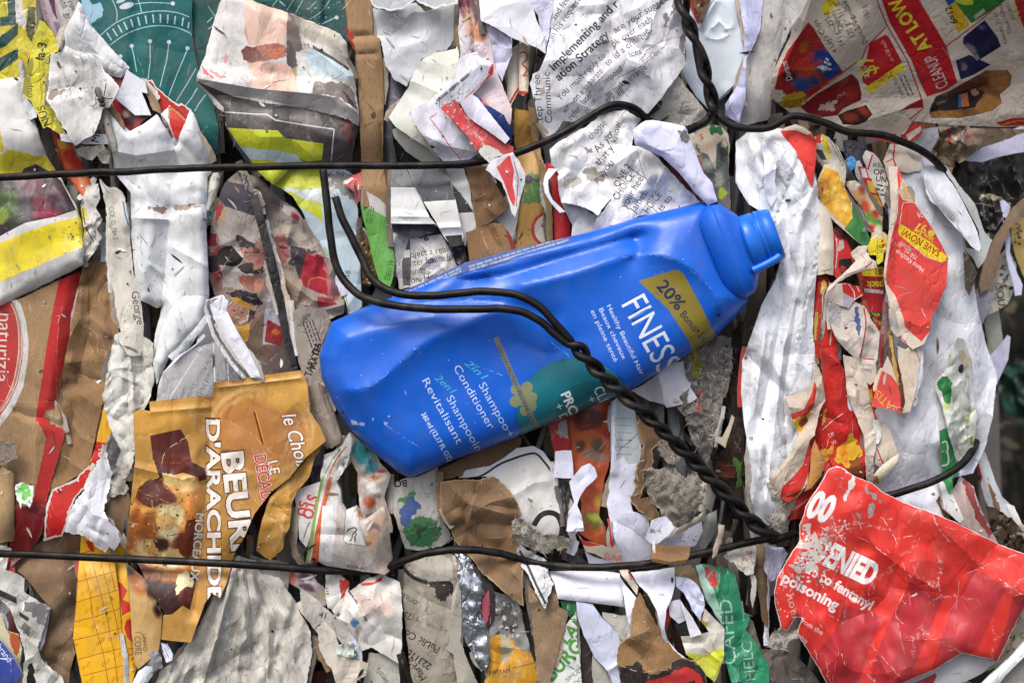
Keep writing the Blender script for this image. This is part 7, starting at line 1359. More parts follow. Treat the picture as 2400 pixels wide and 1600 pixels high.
S('dark_scrap', 'dark patterned paper in the gap under the wire, above the corn picture', 'paper scrap', '30', '690,1290 800,1290 900,1340 900,1420 880,1520 840,1700 760,1560 700,1400', -14, '24242e', 'gloss', .3, prints=[('specks', (710, 1320, 880, 1420), 20, 4, 14, ['5a6070', '3a3a4a'])])
S('flyer_strip', 'cream flyer strip with red line and small figures leaning right', 'flyer', '30', '870,1440 900,1380 960,1400 1020,1460 1070,1560 1110,1700 1090,1800 1060,1900 1000,1740 940,1640', 10, 'd8d2c8', 'news', .4, bulge=(70, 10), prints=[('line', '960,1420 930,1520 905,1620', 14, 'b8302e'), ('text', '#30', 960, 1530, 8, 44, '4a4440'), ('text', 'OP', 965, 1600, 8, 50, '2c2828', dict(bold=.02)), ('text', 'UN', 985, 1660, 10, 48, '2c2828', dict(bold=.02)), ('lines', 1000, 1690, 12, 80, 3, 40, 14, '4a4440')])
S('flyer_page', 'cream flyer page with a red rule beside the upper wire', 'flyer', '30', '1060,1480 1120,1320 1165,1320 1300,1380 1420,1440 1400,1568 1280,1590 1160,1560 1120,1700 1090,1600', 4, 'd6c7b6', 'news', .3, prints=[('line', '1165,1320 1150,1460 1190,1568', 14, 'b83030'), ('line', '1150,1460 1080,1490', 10, 'b83030')])
S('flyer_page', 'flyer strip with a bright corn picture and green husk', 'flyer', '31', '430,170 470,60 520,-60 620,-60 680,80 740,240 850,430 950,650 880,690 820,650 740,580 690,540 560,420 480,300', 26, 'd8cdb8', 'news', .2, g=6, bulge=(62, 12), torn=.6, prints=[('img', '440,180 480,60 530,-30 640,10 700,140 760,280 775,440 715,520 640,450 560,370 480,270', 'e3a838', [(520, 120, 60, 50, 0, 'c98a3a', .5), (600, 180, 40, 40, 0, 'f2c860', .4), (660, 250, 40, 40, 0, 'eec058', .4), (620, 330, 40, 40, 0, 'f0c456', .4), (700, 330, 36, 40, 0, 'f2cf70', .4), (690, 430, 46, 40, 0, 'e8ae44', .4), (560, 250, 36, 40, 0, 'e8a83c', .4), (640, 90, 40, 50, 0, 'f0b84a', .4), (590, 40, 50, 30, 0, 'd89a40', .5), (480, 200, 30, 30, 0, 'b87c34', .5)], .28), ('img', '770,270 850,400 905,500 950,650 880,690 820,650 700,530 775,440', '3f7a42', [(760, 480, 40, 60, 40, '58914c', .5), (880, 600, 40, 70, 0, '2a5a36', .5), (900, 540, 30, 20, 0, '88a08a', .4)], .15)])
S('flyer_page', 'flyer strip with pasta and vegetable pictures right of the corn', 'flyer', '31', '700,100 800,90 900,160 1000,330 1055,420 1050,560 960,610 930,520 860,330 760,210', 14, 'c9b89a', 'news', .3, bulge=(66, 8), prints=[('img', '700,100 800,90 900,160 1000,330 1055,420 1050,560 960,610 930,520 860,330 760,210', 'c8a884', [(790, 120, 60, 70, 30, 'd8d0c2', .3), (840, 250, 60, 60, 0, 'c89a6a', .5), (900, 330, 40, 60, 0, 'b84a34', .5), (930, 430, 50, 50, 0, '58913a', .4), (990, 400, 40, 40, 0, 'a83a30', .5), (1000, 480, 50, 50, 0, '3a8a4a', .4), (860, 180, 40, 50, 0, 'a04a3a', .5), (960, 530, 50, 40, 0, 'c84a3a', .5), (1010, 540, 30, 50, 20, 'dcd2c0', .3)], .3)])
S('flyer_strip', 'red and yellow strip with dark edge at the top of the ketchup leaflet', 'flyer', '31', '830,-40 930,-20 960,80 1020,230 1060,330 1050,430 980,320 900,150', 6, 'a8262a', 'gloss', .3, prints=[('poly', '900,80 970,100 1000,210 940,190', 'd8a430', 4), ('poly', '960,220 1020,240 1050,330 1000,310', 'c8962c', 4), ('poly', '850,-20 930,-10 950,70 870,60', 'd6cfd0'), ('line', '900,-10 930,70', 12, 'b82a2c')])
S('card_strip', 'cream carton strip standing upright beside the white bundle', 'carton strip', '31', '470,290 520,330 575,390 600,560 605,760 600,960 530,945 440,965 445,880 465,620', 22, 'dccfbd', 'board', .35, bulge=(90, 10), torn=.8)
S('flyer_strip', 'red flyer strip with a thin white rule and a burnt looking hole', 'flyer', '31', '590,470 650,500 700,580 730,660 760,730 800,840 770,880 700,960 640,1000 600,960 605,700', 12, 'c4302e', 'news', .3, g=6, prints=[('line', '630,620 635,760 620,900', 7, 'e6d8cf', 1), ('poly', '650,640 690,620 700,720 640,740', 'bfb1a6', 3), ('poly', '655,840 700,800 760,810 780,870 700,960 660,940', '150f10', 4), ('poly', '670,860 720,880 700,930 665,920', 'b0302c', 2), ('img', '590,470 650,500 700,580 720,640 640,620 600,560', '6a2a30', [(640, 540, 40, 40, 0, '8a4a44'), (610, 500, 30, 30, 0, '3a2030')])])
S('flyer_strip', 'yellow flyer scrap with black lettering against a red edge', 'flyer', '31', '960,570 1060,560 1110,600 1110,700 1060,760 1055,830 1010,860 990,780 920,770 910,700 940,640', 26, 'e6cf34', 'news', .2, torn=2.2, prints=[('poly', '950,570 1080,570 1090,620 960,620', 'd8c9b8'), ('text', 'L097', 1090, 665, 172, 42, '2a2418', dict(sx=.8)), ('text', 'each', 1085, 725, 178, 46, '2a2418', dict(sx=.8)), ('specks', (1000, 640, 1100, 690), 6, 6, 16, ['b83028'])])
S('torn_scrap', 'cream torn flap folded across the red and yellow shreds', 'torn paper', '31', '540,1090 620,1000 720,920 800,830 760,760 830,690 920,680 900,740 940,800 1000,840 1010,890 920,905 860,920 720,980 640,1030 580,1150 520,1170', 34, 'd3c4b6', 'news', .4, torn=2.0, crump=(40, 7), folds=[('560,1100 720,950 900,880', 8, 24)], prints=[('line', '890,890 960,840', 12, 'b83a34')])
S('flyer_page', 'red and yellow flyer strip with upside down price lettering', 'flyer', '31', '855,930 960,900 1060,880 1065,1200 1055,1330 1000,1360 930,1300 895,1140', 8, 'a8222a', 'news', .3, bulge=(88, 8), prints=[('poly', '860,900 1060,870 1060,975 870,965', 'e2cf34'), ('text', '$1', 1050, 905, 180, 50, 'b83028', dict(bold=.01)), ('text', 'pack', 1062, 1020, 181, 62, 'd8c234', dict(bold=.03, sx=.9)), ('poly', '880,1080 1060,1100 1060,1130 885,1115', 'c9bdb4'), ('poly', '920,1290 1050,1300 1050,1340 940,1330', '3a4a2a'), ('text', 'eno', 1030, 1312, 184, 34, 'c8c83a')])
S('flyer_page', 'red ketchup flyer leaf with yellow save now banner, upside down', 'flyer', '31', '1105,-40 1195,-40 1230,60 1280,170 1340,290 1480,480 1600,690 1655,800 1640,1050 1560,1240 1500,1350 1490,1470 1430,1590 1330,1640 1230,1560 1190,1490 1130,1300 1085,1100 1060,960 1070,880 1110,560 1130,300 1120,150', 36, 'd9c9b8', 'news', .2, g=8, torn=.7, wob=6, bulge=(82, 16), crump=(110, 4), folds=[('1170,540 1170,1140', -5, 16), ('1190,180 1160,500 1080,940', 6, 22), ('1260,1380 1400,1430 1490,1380', 5, 24)], prints=[
    ('poly', '1195,-40 1240,60 1200,200 1240,270 1340,290 1480,480 1600,690 1655,800 1640,1050 1560,1240 1500,1350 1490,1470 1410,1570 1330,1500 1260,1440 1250,1370 1170,1150 1090,1040 1085,930 1130,620 1190,420 1200,180 1185,40', 'dd4b44'), ('poly', '1215,60 1290,180 1335,280 1245,265 1240,160', 'd8ac74', 5),
    ('line', '1370,300 1320,290 1245,292 1235,320 1200,560 1225,600 1450,790 1600,840 1640,820', 7, 'eec8b8'), ('poly', '1210,490 1235,495 1330,560 1470,640 1645,785 1625,835 1560,830 1450,780 1205,590 1195,560', 'efd02e'),
    ('text', 'SAVE NOW!', 1592, 742, 212, 62, 'b83224', dict(bold=.02, sx=.82)), ('text', 'Save $1', 1535, 625, 210, 48, 'e8c83c', dict(bold=.01, sx=.85)), ('text', '97', 1470, 505, 196, 78, 'e8c83c', dict(bold=.02)), ('ell', 1500, 575, 30, 30, 0, 'e8c83c'), ('text', 'ch', 1440, 400, 200, 50, 'f0e0d8'), ('text', 'Heinz Ketchup', 1440, 905, 216, 42, 'f0e0d8', dict(sx=.84)), ('text', '750 mL', 1380, 790, 212, 36, 'ecd4cc', dict(sx=.9)), ('text', '9027097', 1330, 720, 214, 30, 'ecd4cc', dict(sx=.9)), ('text', 'or 1 L', 1230, 690, 215, 32, 'ecd4cc'),
    ('line', '1180,1500 1260,1568 1300,1640', 10, 'b83030')])
S('white_corner_sheet', 'broad white sheet wrapped round the right-hand corner of the bale', 'plastic sheet', 'F', '2055,330 2100,335 2140,350 2175,395 2195,470 2210,560 2235,640 2250,730 2268,800 2290,860 2280,960 2262,1030 2235,1085 2180,1100 2150,1150 2180,1210 2040,1190 1990,1130 2000,980 2020,900 2010,760 2050,620 2040,480', -2, 'dcdee6', 'paper', .55, g=9, torn=1, wob=9, bulge=(88, 24), pleat=(92, 55, 8), crump=(80, 4), tilt=(-.10, 0))
S('white_leaf', 'white folded flap over the corner sheet, dark along one edge', 'plastic sheet', '31', '1420,-60 1500,-80 1620,20 1720,160 1850,400 1925,560 1955,700 1945,745 1870,700 1760,560 1660,450 1560,330 1490,280 1455,200 1430,80', 24, 'dfe1e8', 'paper', .5, torn=1.0, bulge=(58, 14), thick=3, folds=[('1450,160 1530,300 1700,480', -8, 20)])
S('white_leaf', 'grey white stiff strip with a curled tip at the bale corner', 'plastic strip', '31', '1560,-90 1640,-40 1760,140 1900,300 1960,480 1990,560 2060,640 1990,820 1930,900 1900,830 1800,700 1960,740 1940,560 1850,380 1720,140', 8, 'c4c6c4', 'paper', .5, torn=1.2, tilt=(-.2, 0), bulge=(62, 10))
S('dark_scrap', 'dark glossy folds showing through a slit in the corner sheet', 'plastic scrap', '31', '1790,740 1830,780 1900,880 1920,940 1880,1080 1850,1150 1815,1100 1800,920', 10, '3f342c', 'gloss', .4, pleat=(88, 12, 5), crump=(30, 4))
S('kraft_corner', 'brown cardboard edge standing out at the bale corner', 'cardboard', '31', '2250,340 2352,250 2460,180 2460,300 2352,430 2230,520 2180,640 2130,760 2100,960 2020,1090 1950,1130 1940,1050 1990,820 2090,600 2160,500', -70, '8d7862', 'card', .5, torn=1.2, bulge=(115, 12), thick=6)
S('black_bag', 'black plastic bag bulging behind the bale corner', 'plastic bag', '31', '1600,-120 1800,-180 2100,-160 2300,-80 2460,0 2460,160 2300,260 2140,280 1930,230 1880,190 1760,140 1680,20', -110, '23211f', 'film', .3, crump=(40, 14), wob=12)
S('black_bag', 'dark wrapped bag with ragged beige edge below the black bulge', 'plastic bag', '31', '1940,220 2040,210 2140,240 2230,300 2180,480 2080,640 2040,660 2000,560 1960,500 1945,360', -90, '2a2624', 'film', .3, crump=(24, 9), prints=[('poly', '1940,215 2040,205 2150,245 2240,300 2200,310 2120,280 2050,260 1950,245', 'b9ac8f', 6)])
S('newsprint_corner', 'curled newsprint piece with large letters at the bale corner', 'newspaper', '31', '2060,1000 2140,760 2200,690 2280,860 2270,1050 2250,1130 2200,1220 2100,1290 1980,1340 1930,1330 1960,1180', -100, 'c3bdb0', 'news', .7, crump=(40, 7), tilt=(-.3, 0), prints=[('text', 'SOUS', 2090, 1060, 82, 66, '2f2c2a', dict(bold=.01)), ('specks', (2130, 780, 2260, 1100), 26, 8, 26, ['6a665e', '8d887e', '4a4642'])])
S('letter_sheet', 'narrow lavender strip hanging off the bale corner', 'paper strip', '31', '2130,280 2170,270 2230,330 2200,460 2230,620 2220,760 2300,960 2340,1050 2330,1140 2270,1150 2260,1060 2190,800 2180,650 2160,430', -84, 'cfcfea', 'paper', .2, torn=.8)
S('letter_sheet', 'pale yellow sheet behind the lavender strip at the corner', 'paper sheet', '31', '2240,480 2352,420 2460,400 2460,1000 2350,980 2280,800 2240,640', -170, 'd2b46a', 'paper', .5, crump=(50, 6), prints=[('specks', (2260, 480, 2352, 700), 16, 6, 20, ['4a4030', '2a2622'])])
S('pale_strip', 'pale grey green strip drooping at the bale corner', 'paper strip', '31', '1985,1310 2040,1280 2120,1280 2140,1400 2160,1568 2180,1700 2060,1800 2020,1640 2000,1450', -130, 'b0b3a4', 'paper', .4, bulge=(86, 8))
S('letter_sheet', 'lavender folded paper hanging from the corner below the pale strip', 'paper sheet', '32', '1930,-40 2000,160 2080,90 2160,0 2200,-60 2230,-40 2205,170 2100,400 2010,500 1965,530 1930,420 1945,200', -110, 'c9c8e2', 'paper', .3, torn=.7, folds=[('1990,180 2060,300 2010,500', 8, 30)], crump=(60, 5))
S('crushed_carton', 'crushed white and green drink carton folded along the bale corner', 'drinks carton', '32', '1530,400 1560,340 1640,260 1670,120 1740,-40 1800,-20 1840,80 1870,180 1880,300 1870,440 1900,580 1920,700 1905,830 1890,960 1840,1080 1780,1130 1730,1090 1700,980 1660,860 1630,700 1590,560', 14, 'd6d8ce', 'board', .75, g=7, crump=(30, 8), bulge=(88, 20), pleat=(90, 42, 12), tilt=(-.14, 0), folds=[('1700,500 1760,800 1770,1100', -12, 20), ('1710,0 1680,300 1690,500', 10, 16)], prints=[('poly', '1560,370 1600,325 1650,320 1690,380 1690,480 1670,580 1620,560 1600,470 1565,430', '2a7a40', 2), ('poly', '1620,570 1665,580 1650,640 1625,620', 'c8c83a', 2), ('poly', '1750,90 1800,70 1860,180 1800,270 1770,300 1755,220', 'c8b494', 5), ('ell', 1775, 250, 26, 42, 10, '20222e'), ('poly', '1830,620 1870,560 1860,700 1830,900 1820,760', 'a8bc74', 4), ('poly', '1850,880 1885,870 1890,960 1855,940', '7fae4a', 2)])
S('crushed_carton', 'green carton edge with white figures running beside the crushed carton', 'drinks carton', '32', '1575,820 1640,790 1670,900 1700,1010 1720,1120 1760,1190 1690,1260 1700,1340 1690,1390 1660,1395 1610,1290 1590,1100', 10, '2f8a48', 'board', .3, bulge=(86, 12), torn=.6, prints=[('text', '8', 1590, 1080, -94, 74, 'e6ece4', dict(bold=.01)), ('line', '1600,930 1640,920 1650,1000 1600,1010 1650,1020 1655,1120 1600,1140', 14, 'e6ece4', 1)])
S('letter_sheet', 'white and red torn layers fanning out at the corner under the wire', 'paper sheet', '32', '1920,900 1960,930 2020,1080 2080,1260 2150,1420 2260,1530 2290,1640 2200,1680 2060,1600 1980,1400 1930,1200 1900,1060', -80, 'dcdce0', 'paper', .4, pleat=(70, 24, 8), tilt=(-.2, 0), prints=[('poly', '1900,1050 1930,1100 1970,1250 1950,1320 1910,1220', 'c03434'), ('poly', '2020,1250 2080,1400 2140,1560 2100,1560 2040,1420', '8d6a48', 4)])
S('carton_strip', 'maroon and white folded carton edge below the corner wire', 'carton strip', '33', '1540,-360 1690,-190 1770,-330 1890,-240 1940,-60 2060,180 2120,290 1960,210 1760,100 1600,-40', 6, 'b5a29c', 'board', .6, pleat=(68, 30, 9), prints=[('poly', '1780,-330 1880,-250 1930,-60 2060,190 2030,230 1920,60 1840,-120', '8a3438', 3), ('poly', '1560,-340 1690,-180 1800,60 1760,100 1620,-40', 'e2e2e0')])
S('bark_scrap', 'brown black shredded layers at the right of the red poster', 'shredded paper', '33', '2000,-60 2100,-40 2200,40 2300,60 2460,60 2460,420 2352,375 2120,290 2040,120', -50, '4a3a2e', 'pulp', .7, torn=2, pleat=(70, 30, 14), crump=(26, 9), prints=[('specks', (2050, 0, 2400, 300), 14, 14, 40, ['8a6a4a', 'a89a90', '1c1614', '6a5a6a'])])
S('paper_sheet', 'pale curled sheet edge right of the maroon carton', 'paper sheet', '33', '2180,-80 2260,-60 2330,100 2460,220 2460,280 2340,180 2250,60', -20, 'dcd8d0', 'paper', .4, bulge=(40, 8))
# red and yellow shreds, lower middle right
S('flyer_strip', 'cream flyer shreds with red rules hanging beside the ketchup leaf', 'flyer', '31', '560,1220 640,1200 700,1240 800,1200 880,1240 960,1380 1030,1480 1010,1700 960,1900 860,1900 790,1720 640,1560 570,1420', 20, 'd2c6ba', 'news', .4, torn=1.6, crump=(46, 8), prints=[('poly', '560,1230 690,1250 680,1340 660,1480 580,1420 545,1330', 'b9b6b8', 3), ('line', '880,1260 900,1420 870,1600 850,1720', 13, 'b83030', 1), ('line', '550,1370 600,1500 640,1600', 13, 'b83030'), ('poly', '690,1270 800,1240 820,1400 760,1490 700,1420', 'c0bab6', 3), ('poly', '800,1260 830,1260 850,1480 830,1540 810,1460', '4a5a8a', 4)])
S('flyer_strip', 'red striped flyer shred above the cream shreds', 'flyer', '31', '570,1030 680,1040 760,1040 840,1060 870,1140 800,1190 740,1260 690,1240 560,1200', 24, 'cfc4b8', 'news', .3, torn=1.6, prints=[('poly', '680,1040 800,1035 850,1080 870,1130 800,1180 690,1120', 'c8342e'), ('line', '740,1040 790,1110 800,1190', 7, 'ece2da'), ('line', '810,1050 840,1110', 6, 'ece2da'), ('poly', '690,1120 800,1180 740,1250 690,1240', 'b5a8ba')])
S('torn_scrap', 'pale torn curl with a dark tip in the middle of the flyer shreds', 'torn paper', '31', '570,1400 640,1440 740,1420 760,1450 720,1500 750,1540 720,1568 640,1540 600,1480', 36, 'e2d5c8', 'paper', .3, torn=2.2, prints=[('poly', '700,1430 750,1430 740,1450 700,1465', '5a3a30', 2)])
S('flyer_strip', 'yellow and red flyer edge pressed against the white bundle', 'flyer', '31', '450,1030 520,990 540,1060 510,1160 490,1400 470,1568 520,1640 640,1780 600,1800 430,1700 400,1550 430,1340 470,1160', 14, 'a83028', 'news', .3, bulge=(92, 8), prints=[('poly', '480,1030 530,1000 540,1070 500,1160', 'd8b43a', 3), ('poly', '430,1300 460,1300 440,1560 410,1540', 'b89a3a', 3), ('poly', '400,1420 430,1420 420,1568 395,1568', '3a4a2a', 3), ('line', '500,1040 500,1300 480,1568', 9, 'cfc4bc', 1)])
S('glass_strip', 'narrow clear and dark red wrapper strip beside the ketchup leaf', 'wrapper', '31', '1060,1190 1100,1220 1110,1380 1130,1470 1080,1600 1060,1800 1020,1800 1030,1560', 16, '8a6a68', 'film', .3, pleat=(92, 10, 4), prints=[('poly', '1020,1500 1070,1500 1060,1800 1030,1800', '7a1e24'), ('poly', '1090,1490 1150,1440 1170,1560 1120,1640', 'b8963c', 6)])
S('flyer_strip', 'red flyer strip twisting down through the shreds', 'flyer', '32', '480,80 560,60 640,150 700,260 720,500 760,600 880,820 890,1000 890,1240 850,1280 740,1200 600,1170 560,1060 480,860 520,560 500,300', 16, 'bf2a26', 'news', .25, g=8, torn=.8, wob=6, crump=(60, 7), folds=[('540,120 640,500 740,800', 9, 40), ('680,300 760,700 880,1000', -8, 30)], prints=[('line', '500,810 600,720 690,660', 6, 'e8cfc6'), ('text', 'nGez Wr', 620, 900, 155, 44, 'e6c6bc', dict(sx=.9)), ('text', '#306-3', 600, 830, 158, 40, 'e6c6bc', dict(sx=.9)), ('poly', '630,980 740,880 760,840 850,960 860,1040 740,1170 620,1090', 'd6a62c', 4), ('poly', '650,1000 700,940 730,960 740,1130 660,1080', 'd88a2a', 4), ('poly', '750,1100 860,1060 870,1230 800,1260 740,1180', '8a4a24', 5), ('poly', '500,640 540,620 520,760 490,780', 'd8a42c', 3)])
S('flyer_strip', 'cream crinkled strip winding beside the red twisting strip', 'flyer', '32', '690,120 760,140 820,180 880,300 920,420 950,600 1000,760 1000,900 970,1100 970,1260 940,1300 900,1260 890,1000 880,860 790,640 730,480 710,300', 24, 'd0c2b2', 'news', .4, torn=1.2, bulge=(82, 10), crump=(36, 6))
S('flyer_strip', 'cream flyer corner with small upside down print and red rules', 'flyer', '32', '760,140 840,130 990,160 1000,340 940,400 910,380 860,300', 18, 'd6c9bb', 'news', .3, prints=[('line', '770,130 870,155 980,165', 12, 'b8302e'), ('line', '880,0 870,150', 12, 'b8302e'), ('poly', '770,180 820,185 820,260', 'c04038'), ('text', 'Selection', 955, 255, 186, 34, '4a4440', dict(sx=.8)), ('text', 'vary by store', 950, 205, 184, 32, '4a4440', dict(sx=.75))])
S('flyer_strip', 'cream fold and red edge tucked in against the bottom of the white bundle', 'flyer', '32', '160,510 300,470 400,400 420,300 440,200 490,300 530,540 470,640 430,860 380,920 400,1000 360,1300 300,1400 180,1480 110,1420 20,1290 30,1230 200,1040 280,860 240,760', 30, 'c9baa8', 'news', .4, g=8, torn=1.2, crump=(50, 8), folds=[('190,600 330,620 430,560', 8, 30), ('300,840 400,640 520,540', -9, 30), ('60,1240 230,1060 340,900', 8, 26)], prints=[('poly', '200,670 330,620 400,480 430,360 450,420 420,600 340,700 215,720', 'c23028'), ('poly', '215,720 340,690 400,640 370,740 300,840 240,790', 'd8b02c', 3), ('poly', '380,920 400,880 400,1000 380,1180 330,1330 250,1440 180,1480 110,1420 130,1340 250,1220 320,1130', 'c82c26'), ('poly', '270,740 350,680 360,740 300,800', '8a3a20', 4)])
S('flyer_strip', 'orange and brown picture shred in a red fold above the red poster', 'flyer', '32', '400,1000 430,900 480,1020 520,1110 490,1230 400,1340 330,1380 360,1300 390,1180', 36, 'b8824a', 'news', .3, torn=1.0, bulge=(100, 8))
S('flyer_strip', 'deep red crumpled flyer corner just above the red poster', 'flyer', '32', '180,1470 300,1390 420,1340 510,1220 560,1130 620,1180 560,1300 500,1400 420,1540 330,1620 200,1640 140,1560', 20, 'b02622', 'news', .3, crump=(40, 8), prints=[('line', '200,1560 330,1480 420,1400', 5, 'd8a49c')])
S('flyer_page', 'coral flyer triangle with yellow letters hanging over the white sheet', 'flyer', '32', '1100,130 1130,200 1190,400 1215,480 1225,660 1180,640 1080,610 950,600 960,580 1000,420 1040,280', 40, 'dc5048', 'news', .2, torn=.8, prints=[('poly', '1100,130 1135,200 1185,380 1130,310 1045,265', 'd9c6b4'), ('text', 'SATISF', 1200, 620, 224, 76, 'dcb038', dict(sx=.95))])
S('flyer_page', 'cream flyer strips with a torn lower edge beside the coral triangle', 'flyer', '32', '1190,40 1260,70 1400,0 1420,60 1395,200 1370,400 1330,560 1305,650 1235,660 1260,560 1240,380 1200,200', 30, 'd6c6b2', 'news', .4, torn=1.4, bulge=(82, 8), prints=[('line', '1290,0 1360,90 1400,190', 8, 'b84038')])
S('carton_strip', 'dark gold and brown strip between coral triangle and cream strips', 'carton strip', '32', '1100,-60 1150,-80 1170,120 1220,260 1250,500 1260,600 1220,640 1210,460 1160,300 1110,120', 20, '6a3a20', 'gloss', .4, prints=[('poly', '1110,-60 1150,-60 1160,140 1200,300 1190,420 1150,280 1130,100', 'c8a860', 3)])
S('letter_sheet', 'cream folded cone of paper above the red poster edge', 'paper sheet', '32', '965,1240 1030,1150 1130,1080 1200,1030 1180,1120 1120,1200 1060,1290 1030,1320 970,1290', 34, 'ddd0b4', 'paper', .3, bulge=(140, 8), prints=[('poly', '965,1235 1000,1230 1030,1280 1020,1310 970,1290', '9a6a28', 2)])
S('flyer_strip', 'cream flyer piece with a red stripe right of the winding strip', 'flyer', '32', '1000,780 1060,720 1120,820 1200,1030 1100,1100 1020,1150 980,1120 990,1000', 16, 'cdbfae', 'news', .4, prints=[('line', '1000,980 1060,1130', 13, 'b83834')])
S('flyer_strip', 'deep red flyer layer pressed upright behind the twisting red strip', 'flyer', '32', '390,420 450,320 520,540 570,700 660,900 720,1120 600,1190 480,1190 370,1060 430,760', 8, 'b8241f', 'news', .3, crump=(40, 6), pleat=(92, 30, 8), prints=[('line', '440,700 560,640 640,600', 6, 'dfc0b4'), ('poly', '480,1000 600,960 620,1060 520,1120', 'c8962a', 4)])
S('flyer_strip', 'long red flyer edge crushed against the cream shreds, with a yellow flash', 'flyer', '31', '430,980 520,950 610,1080 640,1300 620,1500 640,1700 560,1800 450,1700 415,1400 430,1180', 8, 'bd2a24', 'news', .3, crump=(36, 6), pleat=(90, 24, 8), prints=[('poly', '450,1260 540,1240 560,1360 480,1400', 'd2a32a', 3), ('line', '560,1020 590,1300 570,1600', 8, 'd8c8bc', 1)])
S('flyer_strip', 'orange red picture strip behind the striped shred', 'flyer', '31', '840,1220 900,1180 1000,1340 1060,1420 1050,1620 1000,1760 900,1700 860,1460', 4, 'b4502a', 'news', .3, crump=(34, 6), prints=[('specks', (850, 1220, 1050, 1700), 22, 10, 34, ['c8302a', 'd8a03a', '8a3420', 'd8c4a8'])])
S('flyer_strip', 'bright red flyer fold left of the coral triangle', 'flyer', '32', '880,420 930,330 1000,300 1010,420 960,560 1000,700 1020,860 960,940 900,800 880,620', 14, 'c82e28', 'news', .3, crump=(34, 6), pleat=(86, 22, 6), prints=[('text', 'X.S', 925, 390, 186, 40, 'ecd8d0'), ('poly', '900,440 960,430 960,560 910,580', 'd8a42c', 3)])
# the red poster
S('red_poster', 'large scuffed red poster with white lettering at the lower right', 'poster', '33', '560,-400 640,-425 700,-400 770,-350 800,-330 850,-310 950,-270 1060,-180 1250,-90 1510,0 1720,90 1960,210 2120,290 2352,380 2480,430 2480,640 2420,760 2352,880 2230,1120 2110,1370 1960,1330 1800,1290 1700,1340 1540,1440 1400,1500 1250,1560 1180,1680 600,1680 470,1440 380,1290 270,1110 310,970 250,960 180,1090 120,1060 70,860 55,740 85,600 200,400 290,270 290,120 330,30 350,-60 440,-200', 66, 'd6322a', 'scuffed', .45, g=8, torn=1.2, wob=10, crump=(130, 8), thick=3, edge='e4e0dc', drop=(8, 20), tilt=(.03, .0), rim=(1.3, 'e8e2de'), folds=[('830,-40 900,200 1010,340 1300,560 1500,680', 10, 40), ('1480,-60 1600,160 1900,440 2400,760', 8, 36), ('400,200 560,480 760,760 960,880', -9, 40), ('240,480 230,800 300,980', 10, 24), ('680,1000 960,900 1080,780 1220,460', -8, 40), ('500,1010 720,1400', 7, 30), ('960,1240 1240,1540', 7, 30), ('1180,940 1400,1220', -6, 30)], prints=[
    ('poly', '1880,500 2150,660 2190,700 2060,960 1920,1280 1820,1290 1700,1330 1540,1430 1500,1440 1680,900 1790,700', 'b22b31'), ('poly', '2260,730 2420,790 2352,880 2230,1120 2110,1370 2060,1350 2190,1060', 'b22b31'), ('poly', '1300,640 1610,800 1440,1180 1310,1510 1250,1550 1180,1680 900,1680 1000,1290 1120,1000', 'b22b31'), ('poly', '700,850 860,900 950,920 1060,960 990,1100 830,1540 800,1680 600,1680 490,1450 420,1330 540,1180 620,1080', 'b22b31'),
    ('text', '00', 335, 20, 20, 240, 'ece6e4', dict(bold=.05, w=225, shear=.2)), ('text', 'DENIED', 381, 408, 25.5, 205, 'efebe9', dict(bold=.05, w=620, shear=.12)), ('text', 'due to fentanyl', 278, 505, 31, 90, 'efe6e4', dict(bold=.03, w=765)), ('text', 'poisoning', 117, 630, 28, 96, 'efe6e4', dict(bold=.03, w=575)), ('text', 'this', 272, 1150, 38, 46, 'ead8d6'), ('text', 'from the', 290, 1000, 32, 46, 'ead2d0'), ('text', 'PUD EH', 170, 760, 76, 48, 'e2c6c4', dict(sx=.9)), ('text', 'ERSEMUF', 95, 520, 76, 40, 'e2c6c4', dict(sx=.8)),
    ('poly', '340,150 420,190 500,180 560,230 540,300 500,330 540,400 500,440 440,420 430,500 380,520 330,480 280,520 260,600 240,560 280,440 320,380 310,260', 'c4b8b0', 26), ('specks', (230, 120, 640, 700), 120, 5, 22, ['8d857d', 'd8d2ce', 'd0302f', 'cf3a38', 'a69d95', '6f675f', 'd4282a']), ('specks', (60, 550, 260, 1000), 40, 3, 12, ['d8c2c0', 'e6d6d4', 'b89a98']), ('specks', (600, 60, 760, 260), 30, 3, 14, ['c9bebb', 'e0d2d0', '9a908c']),
    ('poly', '1310,770 1370,735 1375,755 1340,770', 'ecdcd8'), ('poly', '800,-10 850,20 850,70 830,60', '8d8580', 3), ('poly', '640,-420 700,-400 800,-330 770,-220 720,-110 700,-120 760,-250 770,-330', 'd8cfc8', 8), ('poly', '900,-230 1040,-110 1030,-90 890,-200', '9a8f88', 5), ('poly', '920,-60 960,-100 1000,-60 960,20 930,40', '9d948c', 6)]
    + [('scr', q, w * 1.05, 'e8cbc8') for q, w in (('800,-20 860,160 1010,340 1200,470 1330,600', 8), ('930,-40 1060,60 1180,260 1240,430', 9), ('1510,30 1570,150 1680,280 1850,410 1990,520 2200,660 2352,760', 8), ('1950,460 2100,430 2290,395', 6), ('1180,240 1350,210 1500,205', 5), ('560,940 690,1010 740,1020', 5), ('640,1230 690,1340 720,1440', 9), ('430,1250 460,1380 500,1420', 6), ('520,620 640,720 760,800 860,890 880,1000', 7), ('930,700 925,820 960,960', 6), ('500,160 700,120 900,100 1150,60', 7), ('480,140 640,200 720,300', 7), ('640,180 800,140 960,120', 6), ('600,80 640,200 600,320', 8), ('350,840 430,960 500,1060', 8), ('960,1230 1100,1380 1240,1540', 5), ('1170,950 1300,1080 1390,1220', 4), ('1530,1290 1640,1260 1720,1270', 4), ('1240,800 1330,900', 5))])
